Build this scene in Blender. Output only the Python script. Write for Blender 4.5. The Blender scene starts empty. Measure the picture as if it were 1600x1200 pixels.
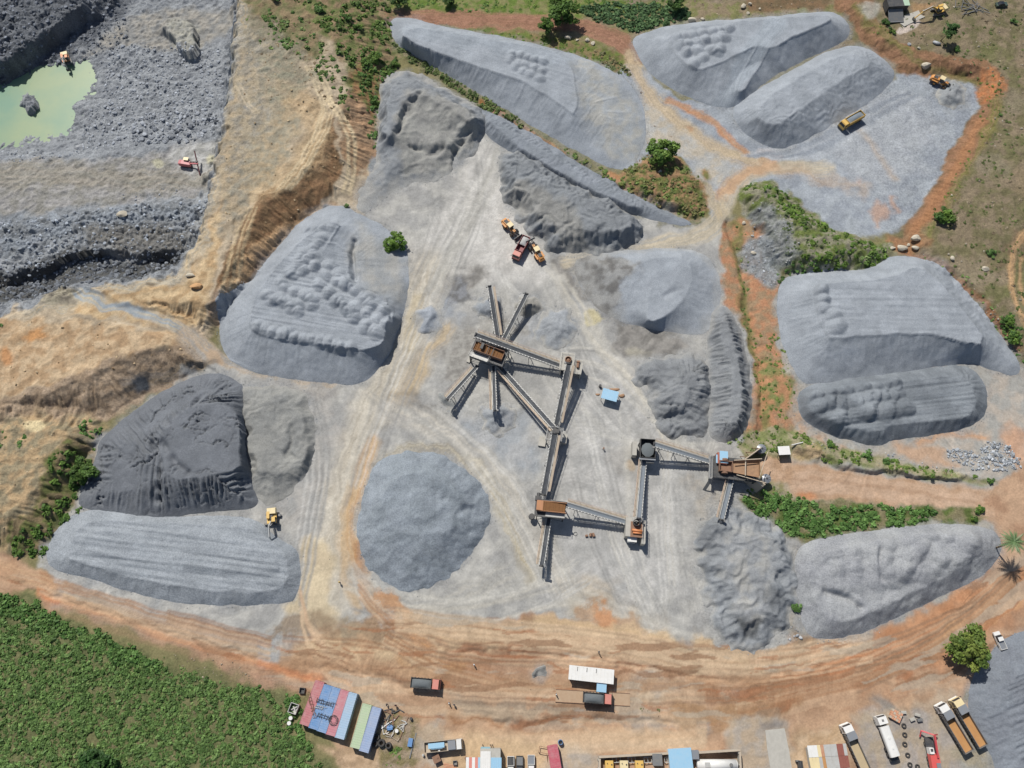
import bpy, math, random
import numpy as np
R = math.radians
scene = bpy.context.scene
# ---------------------------------------------------------------- camera
FOC, CAMH, TILT = 1250.0, 220.0, R(21)
cam_d = bpy.data.cameras.new('camera'); cam = bpy.data.objects.new('camera', cam_d)
scene.collection.objects.link(cam)
cam_d.angle = 2*math.atan(800/FOC); cam_d.clip_end = 9000; cam_d.clip_start = 1
cam.location = (0, 0, CAMH); cam.rotation_euler = (TILT, 0, 0)
scene.camera = cam
# ---------------------------------------------------------------- light
SUN_EL, SUN_AZ = R(53), R(28)          # shadows fall towards +x sin(az), -y cos(az)
world = bpy.data.worlds.new('World'); scene.world = world; world.use_nodes = True
wn = world.node_tree; bg = wn.nodes['Background']
sky = wn.nodes.new('ShaderNodeTexSky'); sky.sky_type = 'NISHITA'; sky.sun_disc = False
sky.sun_elevation = SUN_EL; sky.sun_rotation = -SUN_AZ; sky.altitude = 300; sky.dust_density = 1.5
wn.links.new(sky.outputs[0], bg.inputs[0]); bg.inputs[1].default_value = 0.07
sl = bpy.data.lights.new('sun', 'SUN'); sl.energy = 4.3; sl.angle = R(0.6); sl.color = (1, .965, .9)
so = bpy.data.objects.new('sun', sl); scene.collection.objects.link(so)
so.rotation_euler = (R(90)-SUN_EL, 0, SUN_AZ+math.pi)
from mathutils import Vector
so.rotation_euler = Vector((-math.sin(SUN_AZ)*math.cos(SUN_EL), math.cos(SUN_AZ)*math.cos(SUN_EL), math.sin(SUN_EL))).to_track_quat('Z','Y').to_euler()
scene.view_settings.view_transform = 'Standard'; scene.view_settings.look = 'None'
scene.view_settings.exposure = 0.0; scene.view_settings.gamma = 1.0
KL = 1.25                                # display value of a white flat surface in this light
def lin(c):
    c = np.asarray(c, dtype=np.float64)/255.0
    return np.where(c <= .04045, c/12.92, ((c+.055)/1.055)**2.4)
def alb(r, g, b, k=None):                # albedo of a flat surface that photographs as (r,g,b)
    return np.minimum(lin((r, g, b))/(k or KL), .85)
# ---------------------------------------------------------------- picture point -> place on the ground
def W(px, py, z=0.0):
    tx, ty = (px-800)/FOC, (600-py)/FOC
    dx = tx; dy = math.sin(TILT)+ty*math.cos(TILT); dz = -math.cos(TILT)+ty*math.sin(TILT)
    s = (z-CAMH)/dz
    return (s*dx, s*dy)
def WP(pts, z=0.0): return np.array([W(p[0], p[1], z) for p in pts], dtype=np.float32)
# ---------------------------------------------------------------- noise
_rs = np.random.RandomState(7)
_perm = np.concatenate([_rs.permutation(256)]*3).astype(np.int32)
_ang = _rs.rand(256)*2*np.pi; _gx = np.cos(_ang).astype(np.float32); _gy = np.sin(_ang).astype(np.float32)
def pn(x, y, seed=0):
    x = np.asarray(x, dtype=np.float32)+seed*17.31; y = np.asarray(y, dtype=np.float32)+seed*9.73
    xf = np.floor(x); yf = np.floor(y); xi = xf.astype(np.int32) & 255; yi = yf.astype(np.int32) & 255
    fx = x-xf; fy = y-yf
    u = fx*fx*fx*(fx*(fx*6-15)+10); v = fy*fy*fy*(fy*(fy*6-15)+10)
    a = _perm[xi]+yi; b = _perm[xi+1]+yi
    def g(h, dx, dy): return _gx[h]*dx+_gy[h]*dy
    h00 = _perm[a]; h01 = _perm[a+1]; h10 = _perm[b]; h11 = _perm[b+1]
    n0 = g(h00, fx, fy); n1 = g(h10, fx-1, fy); n2 = g(h01, fx, fy-1); n3 = g(h11, fx-1, fy-1)
    l = n0+u*(n1-n0); m = n2+u*(n3-n2)
    return (l+v*(m-l))*1.5
def fbm(x, y, sc, octv=4, seed=0, gain=.5):
    o = 0; a = 1; f = 1.0/sc; t = 0
    for i in range(octv):
        o = o+a*pn(x*f, y*f, seed+i*3); t += a; a *= gain; f *= 2.03
    return o/t*1.4
def ridged(x, y, sc, octv=3, seed=0):
    o = 0; a = 1; f = 1.0/sc; t = 0
    for i in range(octv):
        o = o+a*(1-2*np.abs(pn(x*f, y*f, seed+i*5))); t += a; a *= .5; f *= 2.1
    return o/t
def sst(a, b, x):
    t = np.clip((x-a)/(b-a), 0, 1); return t*t*(3-2*t)
# ---------------------------------------------------------------- distances
def segs(P, closed):
    Q = np.roll(P, -1, 0) if closed else P[1:]
    A = P if closed else P[:-1]
    return A, Q
def dist(P, X, Y, closed=True):
    """distance to the outline, along-length at the nearest point, signed side"""
    A, B = segs(P, closed)
    best = np.full(X.shape, 1e9, np.float32); arc = np.zeros(X.shape, np.float32); side = np.zeros(X.shape, np.float32)
    s0 = 0.0; ins = np.zeros(X.shape, bool)
    for (ax, ay), (bx, by) in zip(A, B):
        ex, ey = bx-ax, by-ay; L2 = ex*ex+ey*ey+1e-9; L = math.sqrt(L2)
        wx, wy = X-ax, Y-ay
        t = np.clip((wx*ex+wy*ey)/L2, 0, 1)
        dx, dy = wx-t*ex, wy-t*ey; d = dx*dx+dy*dy
        m = d < best
        best = np.where(m, d, best); arc = np.where(m, s0+t*L, arc)
        side = np.where(m, (ex*wy-ey*wx)/L, side)
        if closed and abs(by-ay) > 1e-9:
            c = ((ay > Y) != (by > Y)) & (X < ex*(Y-ay)/(by-ay)+ax)
            ins ^= c
        s0 += L
    best = np.sqrt(best)
    return best, arc, side, ins
def sdf(P, X, Y):
    d, arc, side, ins = dist(P, X, Y, True)
    return np.where(ins, -d, d), arc
def smooth_poly(pts, it=2):
    P = np.array(pts, dtype=np.float64)
    for _ in range(it):
        Q = np.roll(P, -1, 0); P = np.stack([P*.75+Q*.25, P*.25+Q*.75], 1).reshape(-1, 2)
    return P
def smooth_line(pts, it=2):
    P = np.array(pts, dtype=np.float64)
    for _ in range(it):
        A = P[:-1]; B = P[1:]; M = np.stack([A*.75+B*.25, A*.25+B*.75], 1).reshape(-1, 2)
        P = np.vstack([P[:1], M[1:-1], P[-1:]])
    return P
# ---------------------------------------------------------------- landform steps (base outline 0 -> top outline h)
BANKS = []
def bank(base, top, h, rill=0.0, rl=1.5, rough=0.0, rs=3.0, z0=0, z1=None, pw=1.0, wp=1.0, g=None):
    z1 = z0+h if z1 is None else z1
    BANKS.append(dict(b=WP(smooth_poly(base, 1), z0), t=WP(smooth_poly(top, 1), z1), h=h, rill=rill, rl=rl, rough=rough, rs=rs, pw=pw, wp=wp, g=g))
CUTS = []      # (line, width, depth)
def cut(pts, w, dep, z=0, n=.5): CUTS.append((WP(smooth_line(pts), z), w, dep, n))
def sub(X, Y, P, m):
    x0, y0 = P.min(0)-m; x1, y1 = P.max(0)+m
    return np.nonzero((X > x0) & (X < x1) & (Y > y0) & (Y < y1))[0]
def ramp(dB, dT, pw=1.0):
    din = -dB
    t = np.where(dT <= 0, 1.0, din/np.maximum(din+np.maximum(dT, 0), 1e-3))
    t = np.where(din <= 0, 0, t)
    return np.clip(t, 0, 1)**pw
def ground_z(X, Y):
    X = np.asarray(X, np.float32); Y = np.asarray(Y, np.float32)
    sh = X.shape; X = X.ravel(); Y = Y.ravel()
    far = np.maximum(np.maximum(np.abs(X)-196, 0), np.maximum(-26-Y, Y-243)); far = np.maximum(far, 0)
    Z = fbm(X, Y, 60, 2, 3)*.5+fbm(X, Y, 9, 3, 5)*.14
    Z = Z+fbm(X, Y, 1.6, 2, 9)*.05
    Z = Z+np.minimum(far, 900)*.012*(1+fbm(X, Y, 400, 3, 31))
    wx = X+fbm(X, Y, 5, 3, 11)*1.3; wy = Y+fbm(X, Y, 5, 3, 12)*1.3
    G = None
    for b in BANKS:
        i = sub(X, Y, b['b'], 2)
        if not len(i): continue
        x, y = X[i]+(wx[i]-X[i])*b['wp'], Y[i]+(wy[i]-Y[i])*b['wp']
        dB, arc = sdf(b['b'], x, y); dT, _ = sdf(b['t'], x, y)
        t = ramp(dB, dT, b['pw']); z = b['h']*t
        if b['rill']: _d, a2, _s, _n = dist(b['b'], X[i], Y[i], True); a2 = a2/b['rl']+.3*pn(X[i]/5, Y[i]/5, 8); z = z+b['rill']*(2*np.abs(pn(a2, t*.6, 21))-.5+.6*np.abs(pn(a2*2.1, t*1.1, 22)))*(4*t*(1-t))**.8
        if b['rough']: z = z+b['rough']*(ridged(X[i], Y[i], b['rs'], 4, 23)-.2)*sst(0, .5, t)
        if b['g']:
            if G is None: G = np.zeros_like(Z)
            G[i] = np.maximum(G[i], z)
        else: Z[i] += z
    if G is not None: Z = Z+G
    for P, w, dep, n in CUTS:
        i = sub(X, Y, P, w*3)
        if not len(i): continue
        d, arc, sd, _ = dist(P, wx[i], wy[i], False)
        Z[i] -= dep*np.exp(-(d/w)**2)*(1+n*pn(arc/4, arc*0, 4))
    for P, H, w, sl in RAMPS:
        i = sub(X, Y, P, w*4)
        if not len(i): continue
        d, arc, sd, _ = dist(P, X[i]+.5*(wx[i]-X[i]), Y[i]+.5*(wy[i]-Y[i]), False)
        cum = np.concatenate([[0], np.cumsum(np.hypot(*np.diff(P, axis=0).T))]); h = np.interp(arc, cum, H); e = np.maximum(d-w/2, 0)*sl
        k = sst(w*3.5, w*2.5, d); zz = np.clip(Z[i], h-e, h+e); Z[i] = Z[i]*(1-k)+zz*k
    return Z.reshape(sh)
RAMPS = []
def rampway(pts, w, sl=.7): 
    P = np.array([W(x, y, z) for x, y, z in pts], np.float32); RAMPS.append((P, np.array([z for _, _, z in pts], np.float32), w, sl))
def gz(x, y): return float(ground_z(np.array([x]), np.array([y]))[0])
# ---------------------------------------------------------------- surface colour layers
LAYERS = []
def L(pts, c1, c2=None, ms=4.0, soft=.6, warp=1.2, a=1.0, z=0.0, tag='g', rough=None):
    LAYERS.append(dict(k='p', P=WP(smooth_poly(pts, 1), z), c1=alb(*c1), c2=alb(*(c2 or c1)), ms=ms, soft=soft, warp=warp, a=a, tag=tag, rough=rough))
def S(pts, w, c1, c2=None, soft=.6, warp=.8, a=1.0, z=0.0, tag='g', st=.5, sl=18.0, rough=None):
    LAYERS.append(dict(k='l', P=WP(smooth_line(pts), z), w=w/2, c1=alb(*c1), c2=alb(*(c2 or c1)), soft=soft, warp=warp, a=a, tag=tag, st=st, sl=sl, rough=rough))
def paint(X, Y, base, tag, rough0=.3, seed=0):
    sh = X.shape; X = X.ravel(); Y = Y.ravel()
    col = np.empty((X.size, 3), np.float32); col[:] = base
    ro = np.full(X.size, rough0, np.float32)
    n1 = fbm(X, Y, 7, 4, 41+seed); n2 = fbm(X, Y, 7, 4, 42+seed)
    for q, l in enumerate(LAYERS):
        if l['tag'] != tag: continue
        i = sub(X, Y, l['P'], l['soft']*2+l['warp']*2+(l.get('w', 0)))
        if not len(i): continue
        x = X[i]+n1[i]*l['warp']*1.6; y = Y[i]+n2[i]*l['warp']*1.6
        if l['k'] == 'p':
            d, _ = sdf(l['P'], x, y)
            m = sst(l['soft'], -l['soft'], d)*l['a']
            f = sst(-.35, .35, fbm(X[i], Y[i], l['ms'], 4, 50+q))[:, None]
        else:
            d, arc, sd, _ = dist(l['P'], x, y, False)
            wv = l['w']*(1+.35*pn(arc/9, arc*0, q))
            m = sst(wv+l['soft'], wv-l['soft']*1.01, d)*l['a']
            stn = pn(sd/l['st'], arc/l['sl'], 60+q)+.5*pn(sd/l['st']*2.3, arc/l['sl']*2, 61+q)
            m = m*(1-.55*sst(0, .6, stn)*sst(0, l['w'], d))
            f = sst(-.4, .4, stn)[:, None]
        c = l['c1']*(1-f)+l['c2']*f
        col[i] = col[i]*(1-m[:, None])+c*m[:, None]
        if l['rough'] is not None: ro[i] = ro[i]*(1-m)+l['rough']*m
    return col.reshape(sh+(3,)), ro.reshape(sh)
# ---------------------------------------------------------------- materials
MATS = {}
def nmat(name):
    m = bpy.data.materials.new(name); m.use_nodes = True
    nt = m.node_tree; return m, nt, nt.nodes['Principled BSDF']
def terrain_mat(name, grain=.25, gs=2.2, bump=.6, bs=2.5, coarse=0.0):
    m, nt, b = nmat(name); n = nt.nodes; l = nt.links
    at = n.new('ShaderNodeAttribute'); at.attribute_name = 'tint'
    rt = n.new('ShaderNodeAttribute'); rt.attribute_name = 'stony'
    tc = n.new('ShaderNodeTexCoord')
    no = n.new('ShaderNodeTexNoise'); no.inputs['Scale'].default_value = gs; no.inputs['Detail'].default_value = 5; no.inputs['Roughness'].default_value = .7
    l.new(tc.outputs['Object'], no.inputs['Vector'])
    n2 = n.new('ShaderNodeTexNoise'); n2.inputs['Scale'].default_value = .16; n2.inputs['Detail'].default_value = 6; n2.inputs['Roughness'].default_value = .6
    l.new(tc.outputs['Object'], n2.inputs['Vector'])
    mr = n.new('ShaderNodeMapRange'); mr.inputs[1].default_value = .3; mr.inputs[2].default_value = .7
    mr.inputs[3].default_value = 1-grain; mr.inputs[4].default_value = 1+grain; l.new(no.outputs['Fac'], mr.inputs[0])
    m2 = n.new('ShaderNodeMapRange'); m2.inputs[1].default_value = .3; m2.inputs[2].default_value = .7
    m2.inputs[3].default_value = .9; m2.inputs[4].default_value = 1.1; l.new(n2.outputs['Fac'], m2.inputs[0])
    mm = n.new('ShaderNodeMath'); mm.operation = 'MULTIPLY'; l.new(mr.outputs[0], mm.inputs[0]); l.new(m2.outputs[0], mm.inputs[1])
    gm = n.new('ShaderNodeMapRange'); gm.inputs[1].default_value = .1; gm.inputs[2].default_value = .9; gm.inputs[3].default_value = .35; gm.inputs[4].default_value = 1.15; l.new(rt.outputs['Fac'], gm.inputs[0])
    mg = n.new('ShaderNodeMix'); mg.data_type = 'FLOAT'; mg.clamp_factor = False; mg.inputs[2].default_value = 1.0; l.new(gm.outputs[0], mg.inputs[0]); l.new(mr.outputs[0], mg.inputs[3]); l.new(mg.outputs[0], mm.inputs[0])
    vm = n.new('ShaderNodeVectorMath'); vm.operation = 'SCALE'; l.new(at.outputs['Color'], vm.inputs[0]); l.new(mm.outputs[0], vm.inputs['Scale'])
    l.new(vm.outputs[0], b.inputs['Base Color'])
    b.inputs['Roughness'].default_value = .95; b.inputs['Specular IOR Level'].default_value = .15
    vo = n.new('ShaderNodeTexNoise'); vo.inputs['Scale'].default_value = bs; vo.inputs['Detail'].default_value = 4; vo.inputs['Roughness'].default_value = .75
    l.new(tc.outputs['Object'], vo.inputs['Vector'])
    bp = n.new('ShaderNodeBump'); bp.inputs['Distance'].default_value = .35
    ms = n.new('ShaderNodeMath'); ms.operation = 'MULTIPLY'; ms.inputs[1].default_value = bump; l.new(rt.outputs['Fac'], ms.inputs[0])
    l.new(ms.outputs[0], bp.inputs['Strength']); l.new(vo.outputs['Fac'], bp.inputs['Height']); l.new(bp.outputs[0], b.inputs['Normal'])
    return m
def mat(name, rgb, rough=.6, metal=0.0, dirt=.25, dcol=(168, 155, 135), ds=.9, k=None, wave=None):
    """painted or raw surface with dust worn over it; wave=(scale, axis, depth) gives corrugation"""
    if name in MATS: return MATS[name]
    m, nt, b = nmat(name); n = nt.nodes; l = nt.links
    tc = n.new('ShaderNodeTexCoord')
    no = n.new('ShaderNodeTexNoise'); no.inputs['Scale'].default_value = ds; no.inputs['Detail'].default_value = 6; no.inputs['Roughness'].default_value = .65
    l.new(tc.outputs['Object'], no.inputs['Vector'])
    mr = n.new('ShaderNodeMapRange'); mr.inputs[1].default_value = .35; mr.inputs[2].default_value = .75
    mr.inputs[3].default_value = 0; mr.inputs[4].default_value = dirt; l.new(no.outputs['Fac'], mr.inputs[0])
    mx = n.new('ShaderNodeMix'); mx.data_type = 'RGBA'; l.new(mr.outputs[0], mx.inputs[0])
    mx.inputs[6].default_value = (*alb(*rgb, k), 1); mx.inputs[7].default_value = (*alb(*dcol), 1)
    l.new(mx.outputs[2], b.inputs['Base Color'])
    b.inputs['Roughness'].default_value = rough; b.inputs['Metallic'].default_value = metal
    if wave:
        wv = n.new('ShaderNodeTexWave'); wv.inputs['Scale'].default_value = wave[0]; wv.bands_direction = wave[1]; wv.inputs['Distortion'].default_value = 0
        l.new(tc.outputs['Object'], wv.inputs['Vector'])
        bp = n.new('ShaderNodeBump'); bp.inputs['Distance'].default_value = wave[2]; bp.inputs['Strength'].default_value = .8
        l.new(wv.outputs['Fac'], bp.inputs['Height']); l.new(bp.outputs[0], b.inputs['Normal'])
    MATS[name] = m; return m
def leaf_mat(name):
    if name in MATS: return MATS[name]
    m, nt, b = nmat(name); n = nt.nodes; l = nt.links
    at = n.new('ShaderNodeAttribute'); at.attribute_name = 'tint'
    l.new(at.outputs['Color'], b.inputs['Base Color']); b.inputs['Roughness'].default_value = .6; b.inputs['Specular IOR Level'].default_value = .2
    MATS[name] = m; return m
# ---------------------------------------------------------------- meshes
def link(o, parent=None):
    scene.collection.objects.link(o)
    if parent is not None: o.parent = parent
    return o
def tag(o, label=None, cat=None, group=None, kind=None):
    if label: o['label'] = label
    if cat: o['category'] = cat
    if group: o['group'] = group
    if kind: o['kind'] = kind
    return o
def fast_mesh(name, V, F, m, tint=None, stony=None, parent=None, smooth=True):
    V = np.ascontiguousarray(V, np.float32); F = np.ascontiguousarray(F, np.int32); k = F.shape[1]
    me = bpy.data.meshes.new(name)
    me.vertices.add(len(V)); me.vertices.foreach_set('co', V.ravel())
    me.loops.add(F.size); me.loops.foreach_set('vertex_index', F.ravel())
    me.polygons.add(len(F)); me.polygons.foreach_set('loop_start', np.arange(0, F.size, k, dtype=np.int32))
    try: me.polygons.foreach_set('loop_total', np.full(len(F), k, np.int32))
    except Exception: pass
    me.update(calc_edges=True)
    me.polygons.foreach_set('use_smooth', np.full(len(F), smooth, bool))
    if tint is not None:
        a = me.color_attributes.new('tint', 'FLOAT_COLOR', 'POINT')
        c = np.ones((len(V), 4), np.float32); c[:, :3] = tint; a.data.foreach_set('color', c.ravel())
    if stony is not None:
        a = me.attributes.new('stony', 'FLOAT', 'POINT'); a.data.foreach_set('value', np.ascontiguousarray(stony, np.float32).ravel())
    me.materials.append(m)
    o = bpy.data.objects.new(name, me); link(o, parent); return o
def grid_faces(ny, nx):
    i = np.arange(ny*nx, dtype=np.int32).reshape(ny, nx)
    return np.stack([i[:-1, :-1], i[:-1, 1:], i[1:, 1:], i[1:, :-1]], -1).reshape(-1, 4)
class MB:
    def __init__(s): s.v = []; s.f = []
    def add(s, vs, fs):
        n = len(s.v); s.v += [tuple(v) for v in vs]; s.f += [tuple(i+n for i in f) for f in fs]; return s
    def box(s, cx, cy, cz, sx, sy, sz, rz=0, ry=0):
        vs = []
        c, d = math.cos(rz), math.sin(rz); e, g = math.cos(ry), math.sin(ry)
        for a in (-.5, .5):
            for b in (-.5, .5):
                for q in (-.5, .5):
                    x, y, z = a*sx, b*sy, q*sz
                    x, z = x*e+z*g, -x*g+z*e
                    vs.append((cx+x*c-y*d, cy+x*d+y*c, cz+z))
        return s.add(vs, [(0, 1, 3, 2), (4, 6, 7, 5), (0, 4, 5, 1), (2, 3, 7, 6), (0, 2, 6, 4), (1, 5, 7, 3)])
    def bar(s, p, q, w, h=None):
        h = h or w; p = Vector(p); q = Vector(q); d = (q-p).normalized()
        u = d.cross(Vector((0, 0, 1)));  u = Vector((1, 0, 0)) if u.length < 1e-3 else u.normalized()
        v = u.cross(d)
        vs = [b+u*(i*w/2)+v*(j*h/2) for b in (p, q) for i, j in ((-1, -1), (1, -1), (1, 1), (-1, 1))]
        return s.add(vs, [(0, 1, 2, 3), (7, 6, 5, 4), (0, 4, 5, 1), (1, 5, 6, 2), (2, 6, 7, 3), (3, 7, 4, 0)])
    def cyl(s, p, q, r0, r1=None, n=12, cap=True):
        r1 = r0 if r1 is None else r1; p = Vector(p); q = Vector(q); d = (q-p).normalized()
        u = d.cross(Vector((0, 0, 1))); u = Vector((1, 0, 0)) if u.length < 1e-3 else u.normalized()
        v = u.cross(d); vs = []
        for b, r in ((p, r0), (q, r1)):
            for i in range(n):
                a = 2*math.pi*i/n; vs.append(b+u*(r*math.cos(a))+v*(r*math.sin(a)))
        fs = [(i, (i+1) % n, n+(i+1) % n, n+i) for i in range(n)]
        if cap: fs += [tuple(range(n))[::-1], tuple(range(n, 2*n))]
        return s.add(vs, fs)
    def tube(s, p, q, ro, ri, n=16):      # a ring with a hole (tyres, hoppers)
        p = Vector(p); q = Vector(q); d = (q-p).normalized()
        u = d.cross(Vector((0, 0, 1))); u = Vector((1, 0, 0)) if u.length < 1e-3 else u.normalized()
        v = u.cross(d); vs = []
        rm = (ro*.92, ro, ro*.92)
        prof = [(0, ri), (0, ro*.9), (.25, ro), (.75, ro), (1, ro*.9), (1, ri)]
        for i in range(n):
            a = 2*math.pi*i/n; e = u*math.cos(a)+v*math.sin(a)
            for t, r in prof: vs.append(p+(q-p)*t+e*r)
        k = len(prof)
        fs = [(i*k+j, ((i+1) % n)*k+j, ((i+1) % n)*k+(j+1) % k, i*k+(j+1) % k) for i in range(n) for j in range(k)]
        return s.add(vs, fs)
    def prof(s, pts, y0, y1, ins=0):      # side outline in x-z, given width; ins narrows the upper points
        zs = [z for _, z in pts]; zm = max(zs); z0 = min(zs); n = len(pts); vs = []
        for y in (y0, y1):
            sg = 1 if y == y0 else -1
            for x, z in pts: vs.append((x, y+sg*ins*((z-z0)/(zm-z0))**2, z))
        return s.add(vs, [tuple(range(n)), tuple(range(n, 2*n))[::-1]]+[(i, i+n, (i+1) % n+n, (i+1) % n) for i in range(n)])
    def prism(s, pts, z0, z1):
        n = len(pts); vs = [(x, y, z0) for x, y in pts]+[(x, y, z1) for x, y in pts]
        return s.add(vs, [tuple(range(n))[::-1], tuple(range(n, 2*n))]+[(i, (i+1) % n, (i+1) % n+n, i+n) for i in range(n)])
    def shell(s, x0, x1, y0, y1, z0, z1, t=.08, front=0, back=0):   # open-topped box: floor and four walls
        s.box((x0+x1)/2, (y0+y1)/2, z0+t/2, x1-x0, y1-y0, t)
        s.box((x0+x1)/2, y0+t/2, (z0+t+z1)/2, x1-x0, t, z1-z0-t); s.box((x0+x1)/2, y1-t/2, (z0+t+z1)/2, x1-x0, t, z1-z0-t)
        s.box(x0+t/2, (y0+y1)/2, (z0+t+z1+back)/2, t, y1-y0-2*t, z1+back-z0-t); s.box(x1-t/2, (y0+y1)/2, (z0+t+z1+front)/2, t, y1-y0-2*t, z1+front-z0-t)
        return s
    def build(s, name, m, parent=None, smooth=False, loc=None):
        me = bpy.data.meshes.new(name); me.from_pydata([tuple(map(float, v)) for v in s.v], [], s.f); me.update()
        import bmesh
        bm = bmesh.new(); bm.from_mesh(me); bmesh.ops.recalc_face_normals(bm, faces=bm.faces); bm.to_mesh(me); bm.free()
        me.materials.append(m)
        if smooth: me.polygons.foreach_set('use_smooth', [True]*len(me.polygons))
        o = bpy.data.objects.new(name, me); link(o, parent)
        if loc: o.location = loc
        return o
def thing(name, label, cat, loc=(0, 0, 0), rz=0.0, group=None):
    o = bpy.data.objects.new(name, None); o.empty_display_size = .5; link(o)
    o.location = loc; o.rotation_euler = (0, 0, rz); return tag(o, label, cat, group)
def copy_tree(o, parent=None):
    c = o.copy(); scene.collection.objects.link(c)
    if parent is not None: c.parent = parent
    for ch in list(o.children): copy_tree(ch, c)
    return c
rnd = random.Random(11); nr = np.random.RandomState(5)
# ================================================================ LANDFORM
OFF = -120
# tan spoil ridge between the pit and the yard
bank([(380,-140),(620,-140),(612,30),(622,85),(600,120),(590,165),(592,215),(580,255),(556,290),(545,318),(500,322),(470,350),(430,395),(400,440),(362,475),(340,520),(330,545),(290,520),(240,500),(180,500),(60,530),(-120,540),(-120,430),(300,420),(340,200),(365,0)],
     [(382,-140),(520,-140),(525,10),(520,80),(535,110),(545,150),(528,190),(492,245),(443,292),(404,326),(386,362),(365,405),(348,440),(334,476),(290,470),(240,472),(180,478),(90,490),(-120,500),(-120,470),(300,440),(345,200),(372,0)], 5.4, rill=.5, rl=.95, rough=.6, rs=6, g='spoil')
rampway([(120,470,2),(150,472,4.5),(175,490,5),(230,497,4.5),(280,512,3.2),(325,552,1.2),(352,573,.2),(400,592,0)], 5.0)
# the pit, its lower basin and the pond hollow
bank([(-120,-140),(384,-140),(382,30),(376,70),(362,200),(346,260),(335,320),(318,380),(300,440),(250,452),(200,452),(150,460),(100,470),(60,497),(-120,505)],
     [(-120,-140),(362,-140),(358,60),(340,190),(326,250),(312,320),(292,370),(276,405),(240,424),(150,432),(95,444),(55,470),(-120,480)], -9, rill=.5, rl=3.5, z0=3, z1=-8, rough=.7, rs=4, wp=2.2)
bank([(-120,-140),(372,-140),(366,60),(352,170),(335,212),(250,228),(180,235),(130,246),(60,240),(-120,262)],
     [(-120,-100),(100,60),(140,75),(155,100),(155,140),(128,165),(125,200),(110,222),(50,228),(-120,240)], -5, z0=-8, rough=.7, rs=3)
bank([(-120,165),(0,128),(60,96),(95,90),(110,98),(152,80),(156,120),(152,150),(126,160),(124,178),(119,212),(70,226),(0,244),(-120,250)],
     [(-120,175),(0,150),(70,112),(110,112),(140,105),(142,140),(115,158),(110,205),(60,212),(-120,232)], -2.0, z0=-14, rough=.3, rs=3)
bank([(28,150),(40,142),(56,145),(62,160),(55,185),(48,188),(35,172)], [(38,152),(50,150),(55,160),(50,172),(42,165)], 3.2, z0=-15, rough=.8, rs=2)
# rock benches in the pit
bank([(-120,-140),(210,-140),(205,5),(180,20),(120,45),(60,95),(0,130),(-120,165)], [(-120,-140),(150,-140),(140,0),(100,30),(40,70),(0,100),(-120,120)], 6, z0=-13, rough=1.6, rs=5, rill=.6, rl=3)
bank([(205,30),(240,28),(275,25),(305,30),(312,95),(285,92),(270,60)], [(250,30),(300,32),(306,60),(303,85),(285,82),(275,60)], 3.5, z0=-10, rough=.3, rs=3)
bank([(125,380),(160,398),(200,408),(240,402),(270,392),(300,400),(295,435),(240,445),(160,448),(110,460),(80,470),(0,495),(-120,500),(-120,430),(40,420)],
     [(-120,425),(40,418),(125,378),(160,394),(200,404),(240,398),(270,388),(302,396),(300,390),(200,360),(60,380),(-120,380)], 0.1, z0=-8)
bank([(-120,340),(0,352),(60,335),(170,320),(250,312),(330,308),(330,400),(240,410),(120,395),(60,440),(-120,470)], [(-120,360),(60,352),(170,332),(250,322),(318,320),(305,385),(240,395),(150,388),(60,420),(-120,440)], 3.0, z0=-8, rough=1.4, rs=2.5)
# spoil ridge to the south-west
bank([(-120,450),(100,440),(215,450),(290,470),(335,530),(322,575),(280,592),(235,608),(200,632),(170,650),(130,648),(60,660),(0,668),(-120,670)],
     [(-120,460),(100,455),(215,470),(275,495),(314,540),(305,543),(262,532),(215,550),(170,572),(120,598),(70,612),(0,632),(-120,640)], 5.4, rill=.5, rl=.95, rough=.6, rs=6, g='spoil')
bank([(-120,640),(60,640),(140,640),(168,655),(150,690),(128,740),(105,790),(88,830),(60,870),(10,866),(-120,850)],
     [(-120,650),(40,655),(90,672),(100,700),(70,740),(40,780),(10,800),(-120,805)], 5, rill=.9, rl=2.0, rough=.6, rs=4)
# field above the north-east bank
bank([(1298,-140),(1300,5),(1334,40),(1348,68),(1392,92),(1402,118),(1460,118),(1532,122),(1526,178),(1482,240),(1442,310),(1410,365),(1425,400),(1480,440),(1540,500),(1600,560),(1800,700),(1900,-140)],
     [(1325,-140),(1335,0),(1365,40),(1392,68),(1440,92),(1500,100),(1552,112),(1564,140),(1555,185),(1520,250),(1475,320),(1448,370),(1470,405),(1520,440),(1575,500),(1660,570),(1850,700),(1950,-140)], 2.4, rill=.2, rl=1.0, rough=.3, rs=4)
# overgrown mound east of the yard
bank([(1150,290),(1190,280),(1225,295),(1290,358),(1350,370),(1400,388),(1375,416),(1300,424),(1232,430),(1200,420),(1180,360)],
     [(1180,300),(1205,300),(1260,345),(1300,375),(1340,385),(1320,400),(1250,402),(1215,375),(1195,335)], 4, rough=1.0, rs=4, rill=.5, rl=2)
bank([(1210,690),(1260,660),(1330,700),(1420,730),(1560,742),(1545,756),(1430,748),(1330,735),(1250,715)], [(1240,698),(1262,690),(1330,716),(1430,740),(1520,748),(1430,742),(1330,725)], 1.4, rough=.4, rs=2)
bank([(990,245),(1045,238),(1080,260),(1102,300),(1105,335),(1080,345),(1030,320),(985,300),(970,275)], [(1010,262),(1045,255),(1075,285),(1088,315),(1070,325),(1030,305),(1000,285)], 1.6, rough=.6, rs=3)
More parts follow.
